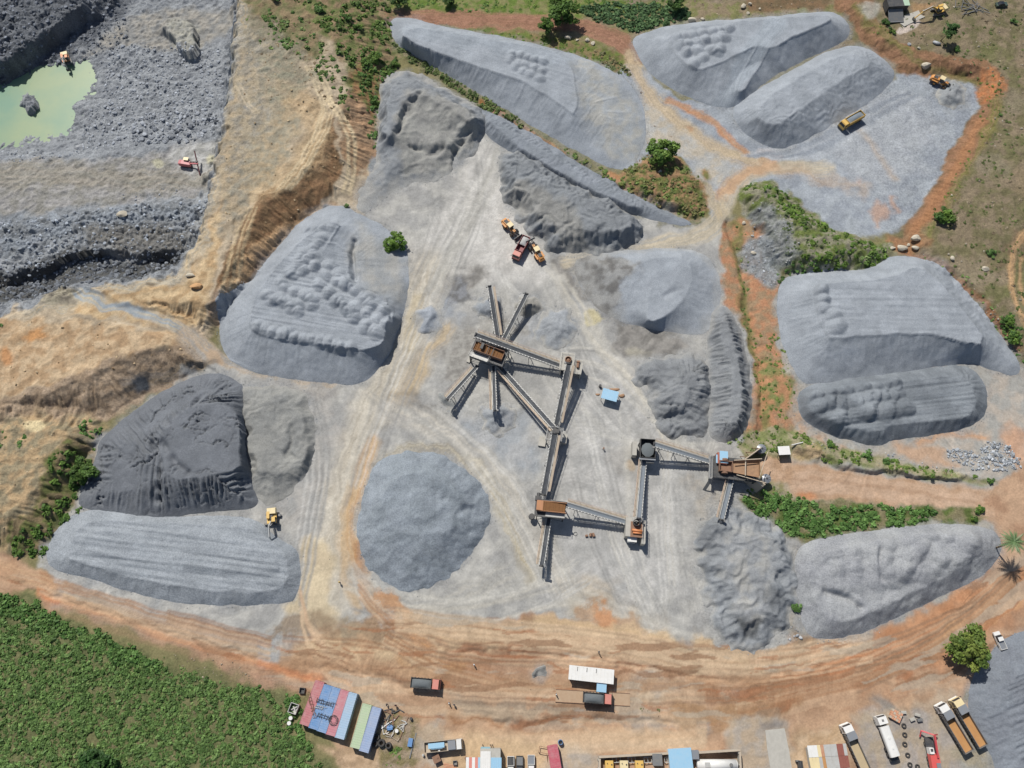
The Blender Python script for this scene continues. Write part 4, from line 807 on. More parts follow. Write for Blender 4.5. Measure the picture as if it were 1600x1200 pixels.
def off_heaps(x, y, m=0):
    k = np.ones(x.shape, bool)
    for B in ALLHEAPS:
        (x0, y0), (x1, y1) = B.min(0), B.max(0); i = np.nonzero((x > x0) & (x < x1) & (y > y0) & (y < y1))[0]
        if len(i): d, _ = sdf(B, x[i], y[i]); k[i] &= d > m
    return k
def rocks(name, sets, m, label=None):
    VV, FF, CC = [], [], []; n0 = 0; r = np.random.RandomState(9)
    for (x, y, smin, smax, c1, c2) in sets:
        n = len(x)
        if not n: continue
        z = ground_z(x, y); s = .85*(smin+(smax-smin)*r.rand(n)**3.6)
        pid = r.randint(0, len(RP), n); a = r.rand(n)*6.28
        ca, sa = np.cos(a), np.sin(a); t = r.rand(n)[:, None]; cc = (alb(*c1)*(1-t)+alb(*c2)*t)*(.8+.45*r.rand(n)[:, None])
        for p in range(len(RP)):
            i = np.nonzero(pid == p)[0]
            if not len(i): continue
            V = RP[p][None]*s[i][:, None, None]; vx = V[..., 0]*ca[i][:, None]-V[..., 1]*sa[i][:, None]; vy = V[..., 0]*sa[i][:, None]+V[..., 1]*ca[i][:, None]
            V = np.stack([vx+x[i][:, None], vy+y[i][:, None], V[..., 2]*.8+z[i][:, None]+s[i][:, None]*.25], -1)
            VV.append(V.reshape(-1, 3)); nv = len(RP[p])
            FF.append((ICF[None]+(np.arange(len(i))*nv)[:, None, None]+n0).reshape(-1, 3)); n0 += len(i)*nv
            CC.append(np.repeat(cc[i], nv, 0))
    V = np.concatenate(VV); o = fast_mesh(name, V, np.concatenate(FF), m, np.concatenate(CC), np.full(len(V), .5), smooth=False)
    return tag(o, label, kind='stuff')
RM = terrain_mat('broken_rock', .25, 4, .4, 5)
G1, G2, G3 = (190,195,202), (138,143,150), (108,112,118)
sets = []
def rk(pts, dens, a, b, c1, c2, z=0, seed=0, tex=None):
    x, y = scatter_pts(pts, dens, z, tex, seed); k = off_heaps(x, y); sets.append((x[k], y[k], a, b, c1, c2))
rk([(155,70),(200,62),(260,75),(310,85),(360,80),(352,190),(335,218),(240,228),(180,236),(128,238),(122,200),(135,165),(160,150)], 1.6, .16, .9, G1, G2, -11, 1)
rk([(210,170),(345,170),(338,220),(230,228),(200,215)], .7, .4, 1.5, G1, G3, -10, 2)
rk([(-100,-60),(195,-60),(200,8),(130,45),(60,95),(0,130),(-100,160)], 1.0, .2, 1.1, (150,156,166), G3, -8, 3)
rk([(-100,235),(60,228),(150,238),(60,256),(-100,262)], 1.0, .2, .8, G1, G2, -10, 4)
rk([(-100,345),(60,335),(170,320),(330,310),(322,350),(300,400),(60,430),(-100,440)], 1.1, .15, .9, (190,198,208), G2, -6, 5)
rk([(-100,455),(0,435),(60,425),(130,385),(200,408),(272,392),(300,402),(296,436),(160,452),(95,470),(60,497),(-100,500)], 1.6, .25, 1.3, G2, G3, -7, 6)
rk([(180,295),(330,280),(335,310),(180,320)], .4, .15, .6, G1, G2, -8, 7)
rk([(130,30),(205,25),(190,60),(100,90),(110,75)], 1.0, .2, .9, G2, G3, -10, 8)
rk([(1475,705),(1500,700),(1525,712),(1540,692),(1575,688),(1590,712),(1598,728),(1570,738),(1540,736),(1500,724)], 5.0, .25, .85, (206,210,214), (140,146,152), 0, 9)
rk([(1370,705),(1400,705),(1450,725),(1530,735),(1520,745),(1440,730)], 1.2, .15, .6, (200,204,206), G2, 0, 10)
rk([(1155,400),(1165,368),(1200,372),(1214,430),(1205,455),(1175,430)], 1.8, .15, .6, (196,200,204), G2, 0, 11)
rk([(1165,310),(1220,330),(1250,385),(1225,428),(1180,400)], .8, .15, .6, (196,196,190), G2, 1, 12)
rk([(1215,975),(1250,975),(1250,1000),(1225,1002)], 1.6, .2, .7, (206,206,206), G2, 0, 13)
rk([(1400,0),(1700,-40),(1700,560),(1560,520),(1450,370),(1560,180),(1540,110),(1400,60)], .05, .12, .7, (206,196,176), (150,140,124), 3.6, 14)
rk([(1240,690),(1262,682),(1330,712),(1430,735),(1330,722)], .8, .12, .4, (200,196,186), G2, 0, 15)
rk([(60,640),(140,640),(60,860),(-60,860),(-60,640)], .12, .12, .5, (206,190,160), (160,134,100), 4, 16)
rk([(385,20),(520,90),(540,300),(350,500),(345,300)], .1, .12, .55, (216,196,160), (150,124,92), 6, 17)
rk([(-60,500),(300,500),(310,560),(-60,650)], .1, .12, .6, (220,196,160), (150,124,92), 6, 18)
rk([(260,1010),(400,1040),(400,1070),(300,1060)], .7, .12, .4, (190,176,156), (140,124,104), 0, 19)
rk([(640,460),(1100,430),(1100,1000),(450,1000),(380,700)], .02, .08, .22, (200,196,190), (120,118,114), 0, 20)
rk([(900,-20),(1300,-20),(1300,15),(1000,40)], .12, .12, .5, (206,190,166), (140,120,100), 0, 21)
rk([(0,900),(400,1020),(1200,1060),(1500,1020),(1200,1160),(600,1150)], .02, .08, .25, (190,160,130), (120,100,80), 0, 22)
for o_, B_ in HEAPS:     # stones rolled to the foot of the heaps
    Q = np.roll(B_, -1, 0); Ls = np.hypot(*(Q-B_).T); n = int(Ls.sum()*2.2); k = nr.choice(len(B_), n, p=Ls/Ls.sum()); f = nr.rand(n, 1); p_ = B_[k]*(1-f)+Q[k]*f; nn = np.stack([(Q-B_)[k][:, 1], -(Q-B_)[k][:, 0]], 1)/Ls[k][:, None]
    cc_ = B_.mean(0); nn *= np.sign(((p_-cc_)*nn).sum(1))[:, None]; p_ = p_+nn*(np.abs(nr.randn(n, 1))*.8-.1)
    sets.append((p_[:, 0].astype(np.float32), p_[:, 1].astype(np.float32), .07, .26, (176,180,184), (124,128,132)))
rocks('rock_rubble', sets, RM, 'broken grey quarry rock and loose stones')
# boulders that can be told apart
BM_ = mat('pale_boulder', (216, 206, 186), .9, dirt=.5, dcol=(150, 140, 120), ds=1.2)
BMg = mat('grey_boulder', (196, 198, 200), .9, dirt=.5, dcol=(120, 124, 128), ds=1.2)
def boulder(px, py, r, label, z=0, m=None, sx=1.2, group=None):
    v = RP2[rnd.randrange(8)]; a = rnd.uniform(0, 6); x, y = W(px, py, z); mb = MB(); r *= .78
    mb.add([(r*sx*(p[0]*math.cos(a)-p[1]*math.sin(a)), r*(p[0]*math.sin(a)+p[1]*math.cos(a)), r*.75*p[2]) for p in v], [tuple(f) for f in ICF2])
    o = mb.build('boulder', m or BM_); o.location = (x, y, gz(x, y)+r*.35); return tag(o, label, 'boulder', group)
gb = 'pale boulders beside the red dirt road'
boulder(887, 61, 1.5, 'largest pale boulder on the grass south of the red dirt road, below the big tree', group=gb)
boulder(902, 64, .7, 'small flat pale boulder just right of the largest one by the red dirt road', group=gb)
boulder(917, 64, 1.1, 'tall pale boulder in the middle of the row by the red dirt road', group=gb)
boulder(927, 70, 1.1, 'pale boulder at the right end of the row by the red dirt road', group=gb)
boulder(1081, 33, 1.5, 'big pale boulder at the east end of the dark green shrub hedge', sx=1.5)
boulder(1098, 30, 1.1, 'tan boulder just right of the big one at the end of the hedge')
boulder(1161, 10, 1.5, 'pale boulder behind the broad north heap, biggest of its cluster')
boulder(1172, 6, .9, 'smaller pale boulder touching the cluster behind the broad north heap')
boulder(1188, 13, .8, 'small lone pale boulder behind the broad north heap, right of the cluster')
boulder(1169, 20, .9, 'pale boulder on the north rim of the broad north heap')
boulder(1451, 97, 1.7, 'flat triangular pale boulder on the crest of the red earth bank', 3.6, sx=1.6)
boulder(1465, 65, 1.5, 'flat grey boulder beside the base of the lone tree in the dry field', 3.6, BMg, 1.6)
boulder(1422, 67, .9, 'small grey boulder in the dry field left of the lone tree', 3.6, BMg)
boulder(1438, 73, .9, 'brownish boulder in the dry field between the tree and the earth bank', 3.6)
boulder(1432, 371, 2.1, 'biggest white boulder at the gap between the north-east yard and the east heap', 2)
boulder(1410, 386, 1.6, 'white flat boulder left of the biggest one above the east heap', 1, sx=1.7)
boulder(1433, 384, 1.4, 'leaning white boulder just below the biggest one above the east heap', 2, sx=1.4)
boulder(1421, 381, .9, 'small white boulder squeezed between three larger ones above the east heap', 1)
boulder(1396, 386, 1.0, 'low tan boulder at the west end of the white boulders above the east heap', 1, sx=1.6)
boulder(1490, 402, 1.1, 'round white boulder alone on the dry field east of the heap', 3.6)
boulder(1543, 417, 1.3, 'tan boulder alone on the dry field near the curving dirt track', 3.6)
boulder(1018, 249, 1.1, 'white boulder at the foot of the round tree by the haul road')
boulder(1030, 272, .9, 'white boulder on the green mound below the round tree')
boulder(194, 339, 1.7, 'lone yellowish boulder on the rubble bench of the pit', -6, sx=1.6)
boulder(1162, 349, 1.0, 'pale boulder beside the orange gully at the top')
boulder(1177, 396, 1.1, 'yellowish boulder among grey rubble beside the orange gully')
boulder(1250, 996, .8, 'white stone lying beside the small rock heap at the road edge', m=BMg)
boulder(306, 448, 1.8, 'orange-brown block on the tan rim at the pit corner', 6, mat('tan_boulder', (206, 160, 112), .9), 1.4)
boulder(300, 432, 1.5, 'pale yellow block on the pit rim above the orange-brown one', 5, BM_, 1.4)
boulder(131, 236, 1.8, 'dark boulder beside the pond at the corner of the pit road', -13, BMg, 1.3)
# ================================================================ PLANTS
LM = leaf_mat('leaves'); BK = mat('bark', (120, 104, 84), .95, dirt=.3)
def leafproto(n, seed, ell=(1, 1, .8), ls=.3, fill=.55):
    r = np.random.RandomState(seed); d = r.randn(n, 3); d /= np.linalg.norm(d, axis=1, keepdims=True); d[:, 2] = np.abs(d[:, 2])*1.0-.12
    rad = fill+(1-fill)*r.rand(n, 1); lump = 1+.28*np.sin(d[:, :1]*4+seed)*np.cos(d[:, 1:2]*5+seed*2)
    c = d*rad*lump*np.array(ell)
    nrm = d*.8+np.array([0, 0, .55])+r.randn(n, 3)*.45; nrm /= np.linalg.norm(nrm, axis=1, keepdims=True)
    u = np.cross(nrm, r.randn(n, 3)); u /= np.linalg.norm(u, axis=1, keepdims=True); v = np.cross(nrm, u)
    s = ls*(.6+.8*r.rand(n, 1)); q = np.stack([c-u*s*.5-v*s, c+u*s*.5-v*s, c+u*s*.5+v*s*.9, c-u*s*.5+v*s*.9], 1)
    sh = .78+.5*r.rand(n, 1)*np.ones((1, 4))
    return q.astype(np.float32), sh.astype(np.float32)
def foliage(name, items, protos, m=None, parent=None, smooth=False):
    """items: arrays x,y,z,radius,height factor,colour(n,3),proto id"""
    x, y, z, s, hz, col, pid = items; VV, CC = [], []
    a = nr.rand(len(x))*6.28; ca, sa = np.cos(a), np.sin(a)
    for p, (q, sh) in enumerate(protos):
        i = np.nonzero(pid == p)[0]
        if not len(i): continue
        V = q.reshape(-1, 3)[None]*s[i][:, None, None]
        vx = V[..., 0]*ca[i][:, None]-V[..., 1]*sa[i][:, None]; vy = V[..., 0]*sa[i][:, None]+V[..., 1]*ca[i][:, None]
        V = np.stack([vx+x[i][:, None], vy+y[i][:, None], V[..., 2]*hz[i][:, None]+z[i][:, None]], -1)
        VV.append(V.reshape(-1, 3)); CC.append((col[i][:, None, :]*sh.reshape(-1)[None, :, None]).reshape(-1, 3))
    V = np.concatenate(VV); F = np.arange(len(V), dtype=np.int32).reshape(-1, 4)
    return fast_mesh(name, V, F, m or LM, np.concatenate(CC), None, parent, smooth)
def greens(n, c1, c2, r=nr, var=.25):
    t = r.rand(n)[:, None]; return ((alb(*c1)*(1-t)+alb(*c2)*t)*(1+var*(r.rand(n)[:, None]-.5)*2)).astype(np.float32)
SP = [leafproto(26, k, (1, 1, .9), .42) for k in range(6)]
veg = []
def vg(pts, dens, r0, r1, c1, c2, z=0, seed=0, tex=None, hz=.8, m=0):
    x, y = scatter_pts(pts, dens, z, tex, seed+100); k = off_heaps(x, y, m); x, y = x[k], y[k]; n = len(x)
    if n: veg.append((x, y, ground_z(x, y)-.05, (r0+(r1-r0)*nr.rand(n)**1.5).astype(np.float32), np.full(n, hz, np.float32), greens(n, c1, c2), nr.randint(0, len(SP), n)))
def flush(name, label, protos=SP):
    global veg
    it = [np.concatenate([v[k] for v in veg]) for k in range(7)]; veg = []
    return tag(foliage(name, it, protos), label, kind='stuff')
FA, FB, FC = (108,142,76), (76,110,54), (138,156,96)
vg([(-180,912),(0,930),(60,950),(120,980),(200,1012),(260,1044),(340,1060),(395,1070),(432,1095),(445,1125),(468,1150),(500,1178),(505,1240),(500,1500),(-300,1500)], 1.9, .35, .95, (112,140,78), (78,106,54), 0, 1, (4, .3), .9)
vg([(-180,912),(0,930),(120,980),(200,1012),(340,1060),(430,1095),(500,1178),(500,1400),(-180,1400)], 1.1, .25, .6, (130,148,90), (104,128,70), 0, 2, (6, .2), .8)
vg([(-20,922),(0,925),(60,945),(120,975),(200,1012),(260,1044),(220,1060),(120,1000),(40,970),(-20,950)], .9, .5, 1.1, FA, FB, 0, 3, None, 1.1)
flush('shrub_field', 'dense green shrubs covering the field in the south-west corner')
vg([(900,12),(960,5),(1040,8),(1078,14),(1078,30),(1040,38),(1000,52),(975,45),(940,38),(915,28)], 1.5, .5, 1.1, (104,134,86), (72,100,62), 0, 4, None, 1.1)
vg([(1158,790),(1168,770),(1200,768),(1240,782),(1300,792),(1400,795),(1470,798),(1470,812),(1400,820),(1330,828),(1250,842),(1205,822)], 1.3, .5, 1.2, FA, FB, 0, 5, (5, .45), 1.1)
vg([(600,-40),(900,-40),(1100,-30),(1090,8),(960,8),(800,20),(610,16)], .7, .3, .8, (122,146,66), (84,118,50), 0, 6, (5, .1), .6)
vg([(700,46),(800,52),(880,66),(945,85),(985,105),(992,120),(955,112),(885,86),(760,58)], .9, .25, .6, (124,146,64), (86,112,50), 0, 7, (3, .2), .6)
vg([(920,80),(950,84),(985,110),(985,122),(955,112)], 1.2, .4, .9, (110,124,80), (134,124,90), 0, 71, (3, .3), .8)
vg([(400,-40),(440,-20),(480,20),(520,80),(560,120),(590,180),(600,120),(625,95),(610,60),(600,-30)], .6, .4, 1.2, (112,136,66), (76,104,48), 3, 8, (6, .05), .9)
vg([(400,10),(470,20),(520,90),(560,150),(540,180),(500,120),(440,70)], .55, .3, 1.0, (120,140,76), FB, 5, 90, (4, .1), .8)
vg([(385,0),(400,20),(480,30),(500,70),(420,80),(390,60)], .35, .3, .9, FA, FC, 5, 9, (5, -.05), .8)
vg([(560,110),(600,105),(625,90),(610,130),(590,175),(585,215),(598,240),(588,255),(575,225),(578,180),(560,150)], .9, .35, 1.0, FA, FB, 1, 10, (3, .1), .9)
vg([(612,60),(640,72),(700,108),(760,150),(830,200),(830,210),(760,172),(690,125),(640,95),(615,80)], 1.2, .4, 1.0, (124,136,84), (84,106,58), 0, 11, (3, .3), .9)
vg([(870,225),(920,250),(985,285),(1000,305),(960,290),(900,262),(868,240)], .9, .3, .9, FA, (134,140,80), 0, 12, (3, .1), .8)
vg([(985,250),(1040,240),(1078,262),(1102,300),(1102,338),(1062,342),(1005,312),(965,290)], .9, .3, .9, (110,136,66), (134,122,84), 0, 13, (4, .15), .8)
vg([(1150,290),(1192,280),(1228,296),(1290,358),(1350,372),(1398,388),(1370,416),(1300,424),(1240,425),(1270,380),(1200,310)], 1.0, .3, 1.0, (112,140,60), (80,108,48), 2, 14, (5, .2), .8)
vg([(1195,300),(1260,350),(1290,400),(1240,425),(1225,395)], .6, .3, .8, (110,124,80), (80,100,56), 2, 15, (4, .1), .8)
vg([(1205,425),(1240,415),(1300,418),(1290,426),(1230,432),(1215,445)], 1.2, .3, .8, FA, FB, 0, 16, (3, .2), .8)
vg([(1175,520),(1225,520),(1240,600),(1238,655),(1190,660),(1180,600)], .8, .2, .6, (122,140,70), (86,110,54), 0, 17, (4, .1), .6)
vg([(1148,350),(1166,350),(1170,480),(1185,560),(1205,640),(1190,640),(1168,560),(1155,480)], .7, .2, .6, (120,130,70), FB, -1, 18, (3, .1), .6)
vg([(1148,690),(1190,668),(1245,668),(1270,692),(1400,722),(1545,745),(1500,752),(1350,733),(1240,708),(1190,712)], .9, .25, .8, (120,142,66), (86,112,52), 0, 19, (4, .1), .7)
vg([(1150,770),(1190,755),(1240,762),(1290,785),(1230,785),(1180,775)], .7, .25, .8, (122,140,72), FB, 0, 20, (3, .1), .7)
vg([(90,705),(150,692),(152,730),(128,790),(100,850),(60,868),(10,862),(20,835),(70,810),(75,760)], .9, .4, 1.2, (106,134,62), (72,102,46), 3, 21, (4, .15), 1.0)
vg([(115,660),(150,650),(160,672),(130,690)], .9, .4, .9, FA, FB, 3, 22, (3, .2)); vg([(-40,650),(20,672),(60,690),(-40,700)], .7, .3, .8, FA, FB, 5, 23, (4, .05))
vg([(1340,25),(1385,35),(1405,70),(1470,95),(1560,118),(1568,180),(1530,250),(1480,330),(1450,370),(1440,360),(1548,180),(1540,112),(1440,88),(1392,66)], .7, .2, .6, (122,136,66), (96,110,56), 3.6, 24, (3, .05), .5)
vg([(1400,-60),(1720,-60),(1720,600),(1590,540),(1450,380),(1560,200),(1560,120),(1400,60)], .28, .2, .7, (112,124,72), (92,104,60), 3.6, 25, (9, -.02), .6)
vg([(1560,480),(1590,490),(1640,560),(1600,556)], 1.0, .3, .9, FA, FB, 3.6, 26, (4, .3), .8)
vg([(1380,385),(1398,385),(1372,415),(1330,418),(1350,400)], 1, .3, .8, FA, FC, 1, 27, (3, .3), .7)
vg([(1430,382),(1460,395),(1540,450),(1590,520),(1570,520),(1500,450)], .6, .2, .6, FA, FC, 3, 28, (3, .1), .6)
vg([(590,1160),(625,1170),(640,1210),(590,1210)], 1.0, .25, .6, (120,146,72), FB, 0, 29, (3, .1), .6)
vg([(450,1075),(475,1090),(470,1150),(505,1180),(480,1180),(440,1110)], 1.2, .4, 1.0, FA, FB, 0, 30, (3, .3), 1)
vg([(1130,690),(1150,672),(1160,690),(1150,705)], 1.0, .3, .7, FA, FC, 0, 31, (3, .2)); vg([(-60,500),(20,505),(20,520),(-60,530)], .6, .3, .8, FA, FC, 6, 32, (3, .1))
vg([(985,1104),(1040,1104),(1035,1112),(990,1112)], .8, .2, .4, (120,130,80), (130,130,90), 0, 33)
flush('ground_cover', 'grass, weeds and low scrub between the heaps')
# pale dry twigs and straw over the scrub fields
DP = [leafproto(14, 40+k, (1, 1, .35), .5, .3) for k in range(4)]
vg([(1400,-60),(1720,-60),(1720,600),(1590,540),(1450,380),(1560,200),(1560,120),(1400,60)], .35, .2, .8, (166,152,128), (112,98,76), 3.6, 40, (5, .0), .5)
vg([(400,10),(480,20),(540,120),(560,240),(520,170),(470,120),(400,100)], .5, .2, .8, (170,150,118), (120,100,74), 5, 41, (4, .0), .5)
vg([(-180,912),(0,930),(200,1012),(340,1060),(500,1178),(500,1400),(-180,1400)], .45, .2, .6, (160,148,120), (120,108,80), 0, 42, (4, -.05), .5)
vg([(930,85),(985,115),(1080,262),(1100,335),(1000,310),(990,250)], .3, .2, .6, (176,140,104), (130,104,80), 0, 43, (4, .0), .5)
vg([(1240,700),(1330,718),(1540,748),(1400,738)], .7, .2, .6, (176,162,128), (130,118,90), 1, 44, None, .5)
vg([(900,-40),(1300,-40),(1300,10),(1100,15),(980,0)], .4, .2, .7, (170,150,130), (120,104,84), 0, 45, (4, .05), .5)
flush('dry_scrub', 'dry straw-coloured scrub and dead twigs', DP)
# single trees and bushes
CP = [leafproto(64, 60+k, (1, 1, .75), .24, .45) for k in range(5)]
def limb(mb, p, q, r0, r1, n=7): mb.cyl(p, q, r0, r1, n)
def tree(px, py, h, cr, label, c1=FA, c2=FB, z=0, ch=None, nl=26, trunk=True, name='tree', cat='tree', group=None, lean=(0, 0), base=None, sq=.7, leaf=.42):
    """px,py: picture point of the trunk base"""
    x, y = base or W(px, py, z); zz = gz(x, y); t = thing(name, label, cat, (x, y, zz), group=group)
    ch = ch or h-cr*sq; r = np.random.RandomState(int(px*7+py)); mb = MB(); lx, ly = lean
    P = []
    for k in range(nl):
        a = r.rand()*6.28; q = r.rand()**.5; zq = r.uniform(-.5, 1)
        rr = cr*(1-leaf*.5)*q*math.sqrt(max(.15, 1-.55*max(zq, 0)**2)); P.append((lx+rr*math.cos(a), ly+rr*math.sin(a), ch+zq*cr*sq*(1-.35*q)))
    P = np.array(P); P[:, :2] *= (1+.22*np.sin(3*np.arctan2(P[:, 1]-ly, P[:, 0]-lx)+px))[:, None]*1.06; n = len(P)
    s = (cr*leaf*(.45+.65*r.rand(n))).astype(np.float32)
    th = max(.12, cr*.055)
    if trunk:
        top = Vector((lx*.8, ly*.8, ch*.62)); limb(mb, (0, 0, -.3), top, th*1.35, th*.85, 9)
        for k in range(0, n, 3):
            m1 = top*.6+Vector(P[k])*.4+Vector((0, 0, -.15)); limb(mb, top-Vector((0, 0, .2*ch*r.rand()*.5)), m1, th*.55, th*.36, 6); limb(mb, m1, P[k], th*.36, th*.12, 5)
        mb.build('trunk', BK, t, smooth=True)
    it = (P[:, 0].astype(np.float32), P[:, 1].astype(np.float32), P[:, 2].astype(np.float32)-s*.3, s, np.full(n, .85, np.float32), greens(n, c1, c2, r), r.randint(0, len(CP), n))
    foliage('crown', it, CP, parent=t); return t
def bush(px, py, cr, label, z=0, c1=FA, c2=FB, h=None, group=None, name='bush'):
    return tree(px, py, h or cr*1.1, cr, label, c1, c2, z, ch=(h or cr*1.1)*.45, nl=max(7, int(cr*6)), trunk=True, name=name, cat='bush', group=group, sq=.5, leaf=.5)
tree(1500, 1012, 8.5, 5.3, 'big round tree with yellowish leaf tips beside the road at the lower right', (136,148,70), (88,112,52), nl=70, leaf=.3)
tree(619, 383, 5.0, 3.4, 'small bright green tree casting a dark shadow beside the western heap', (112,142,58), (74,108,44), nl=40, leaf=.34)
tree(1031, 250, 7.5, 4.7, 'round solitary green tree at the bend of the haul road', (118,144,64), (78,110,50), nl=64, leaf=.32)
tree(882, 38, 9, 6.0, 'large spreading tree beside the red dirt road at the top edge', (106,136,60), (70,100,44), nl=60, leaf=.28, lean=(-.6, 1))
tree(853, 52, 7, 2.7, 'slender upright tree just left of the large spreading tree, by the red dirt road', (100,130,56), (64,94,42), nl=34, leaf=.4, sq=1.1)
tree(1471, 61, 7.0, 2.7, 'lone dark green tree with a bare leaning trunk in the dry field', (84,116,62), (56,86,46), z=3.6, nl=34, leaf=.38, lean=(1.2, .2), sq=.8)
tree(1055, 16, 6, 3, 'tree at the top edge above the dark green shrub hedge', (90,118,56), (62,92,44), nl=30)
tree(158, 1196, 6, 4.0, 'dark green tree at the bottom edge in the shrub field', (72,104,50), (48,78,38), nl=44, leaf=.34)
tree(134, 738, 5.5, 3.8, 'leafy tree on the slope at the west tip of the dark terraced heap', (100,126,60), (66,94,44), z=1, nl=44, leaf=.34)
tree(624, 10, 5, 3.0, 'dark bushy tree at the top edge above the west tip of the long north heap', (80,110,52), (56,86,42), nl=28)
tree(702, 6, 4, 2.4, 'small dark tree at the top edge north of the long heap', (84,112,52), (56,86,42), nl=24)
gbs = 'single bushes on the slopes and fields'
for px, py, cr, z, lb in ((1474,340,3.2,3.6,'large dark green bush on the dry field beside the corner of the north-east yard'), (1551,394,1.6,3.6,'small round bush standing alone in the dry field near the curving dirt track'),
    (1385,34,1.6,3.6,'green bush nearest the dark parked machines at the top right'), (1394,46,1.6,3.6,'dark bush between the machines and the red earth bank at the top right'), (1497,75,1.3,3.6,'bright green bush beside the shadow of the lone tree'),
    (1547,749,1.3,0,'round bush at the tip of the grassy strip beside the eastern road'), (1295,696,1.5,0,'green bush on the grassy strip east of the white canopy'), (1350,712,1.7,0,'wider bush on the grassy strip, second from the white canopy'),
    (1384,722,1.6,0,'bush on the grassy strip, third from the white canopy'), (1250,214,1.2,0,'small bush at the foot of the elongated heap near the yellow truck'), (1243,950,1.5,0,'lone bright bush between the two lower right heaps'),
    (500,22,1.9,4,'round dark bush on the spoil slope near the top edge'), (507,24,1.0,4,'small bush touching the round dark one near the top edge'), (560,48,1.9,3,'dark bush on the green slope west of the long heap'), (545,36,1.8,3,'light green bush on the slope up and left of the dark bush'),
    (585,92,2.6,2,'broad bush clump on the green slope nearest the ditch'), (572,104,1.8,2,'dark bush just below the broad clump on the green slope'), (617,102,1.9,0,'bush at the head of the ditch by the dug-out heap'), (545,95,1.1,4,'small bush halfway down the spoil slope'),
    (1566,175,1.0,3.6,'small bush on the bank crest at the right'), (1530,796,1.5,0,'yellow-green bush at the east end of the long hedge'), (1520,812,1.2,0,'small bush under the east end of the long hedge'), (542,322,1.0,0,'tiny bush at the top of the big western heap'),
    (434,3,1.8,5,'bush on the tan ridge at the top edge'), (1587,30,1.4,3.6,'bush at the top right corner of the dry field'), (1580,500,2.2,3.6,'bush at the right edge beside the track end'), (1590,520,2.4,3.6,'larger bush at the right edge above the heap tip')):
    bush(px, py, cr, lb, z, group=gbs, c1=rnd.choice([FA, (112,140,60), (90,122,58)]), c2=FB)
# palm
def palm(px, py, h):
    x, y = W(px, py); t = thing('palm_tree', 'palm tree with a thin bare trunk beside the coarse heap at the lower right', 'palm tree', (x, y, gz(x, y)))
    mb = MB(); p = Vector((0, 0, -.3))
    for k in range(8):
        q = Vector((.25*math.sin(k/8*2), .2*k/8, h*(k+1)/8)); mb.cyl(p, q, .26-.012*k, .25-.012*k, 9); p = q
    mb.build('trunk', BK, t, smooth=True); fm = []
    r = np.random.RandomState(3); mm = {}
    for k in range(26):
        a = k*2.399; el = r.uniform(-.1, .9); Ln = r.uniform(3.6, 4.5); V = []; 
        fr = MB(); prev = None; n = 9
        for j in range(n+1):
            f = j/n; rr = Ln*(f-.12*f*f); zz = math.sin(el)*rr*.8-1.5*f*f*(1-.3*math.sin(el)); c = p+Vector((math.cos(a)*rr*math.cos(el*.6), math.sin(a)*rr*math.cos(el*.6), zz))
            wd = .5*math.sin(math.pi*min(1, f*.9+.12))+.03; sd = Vector((-math.sin(a), math.cos(a), 0))
            if prev is not None:
                for sg in (-1, 1):
                    tip = c+sd*sg*wd+Vector((math.cos(a)*.25, math.sin(a)*.25, -.28*wd))
                    fr.add([prev, c, tip, prev*.45+tip*.55], [(0, 1, 2, 3)])
            prev = c
        o = fr.build('frond', mat('palm_leaf', (104, 132, 84), .5, dirt=.2, dcol=(130, 140, 90), ds=2), t)
palm(1552, 857, 9.0)
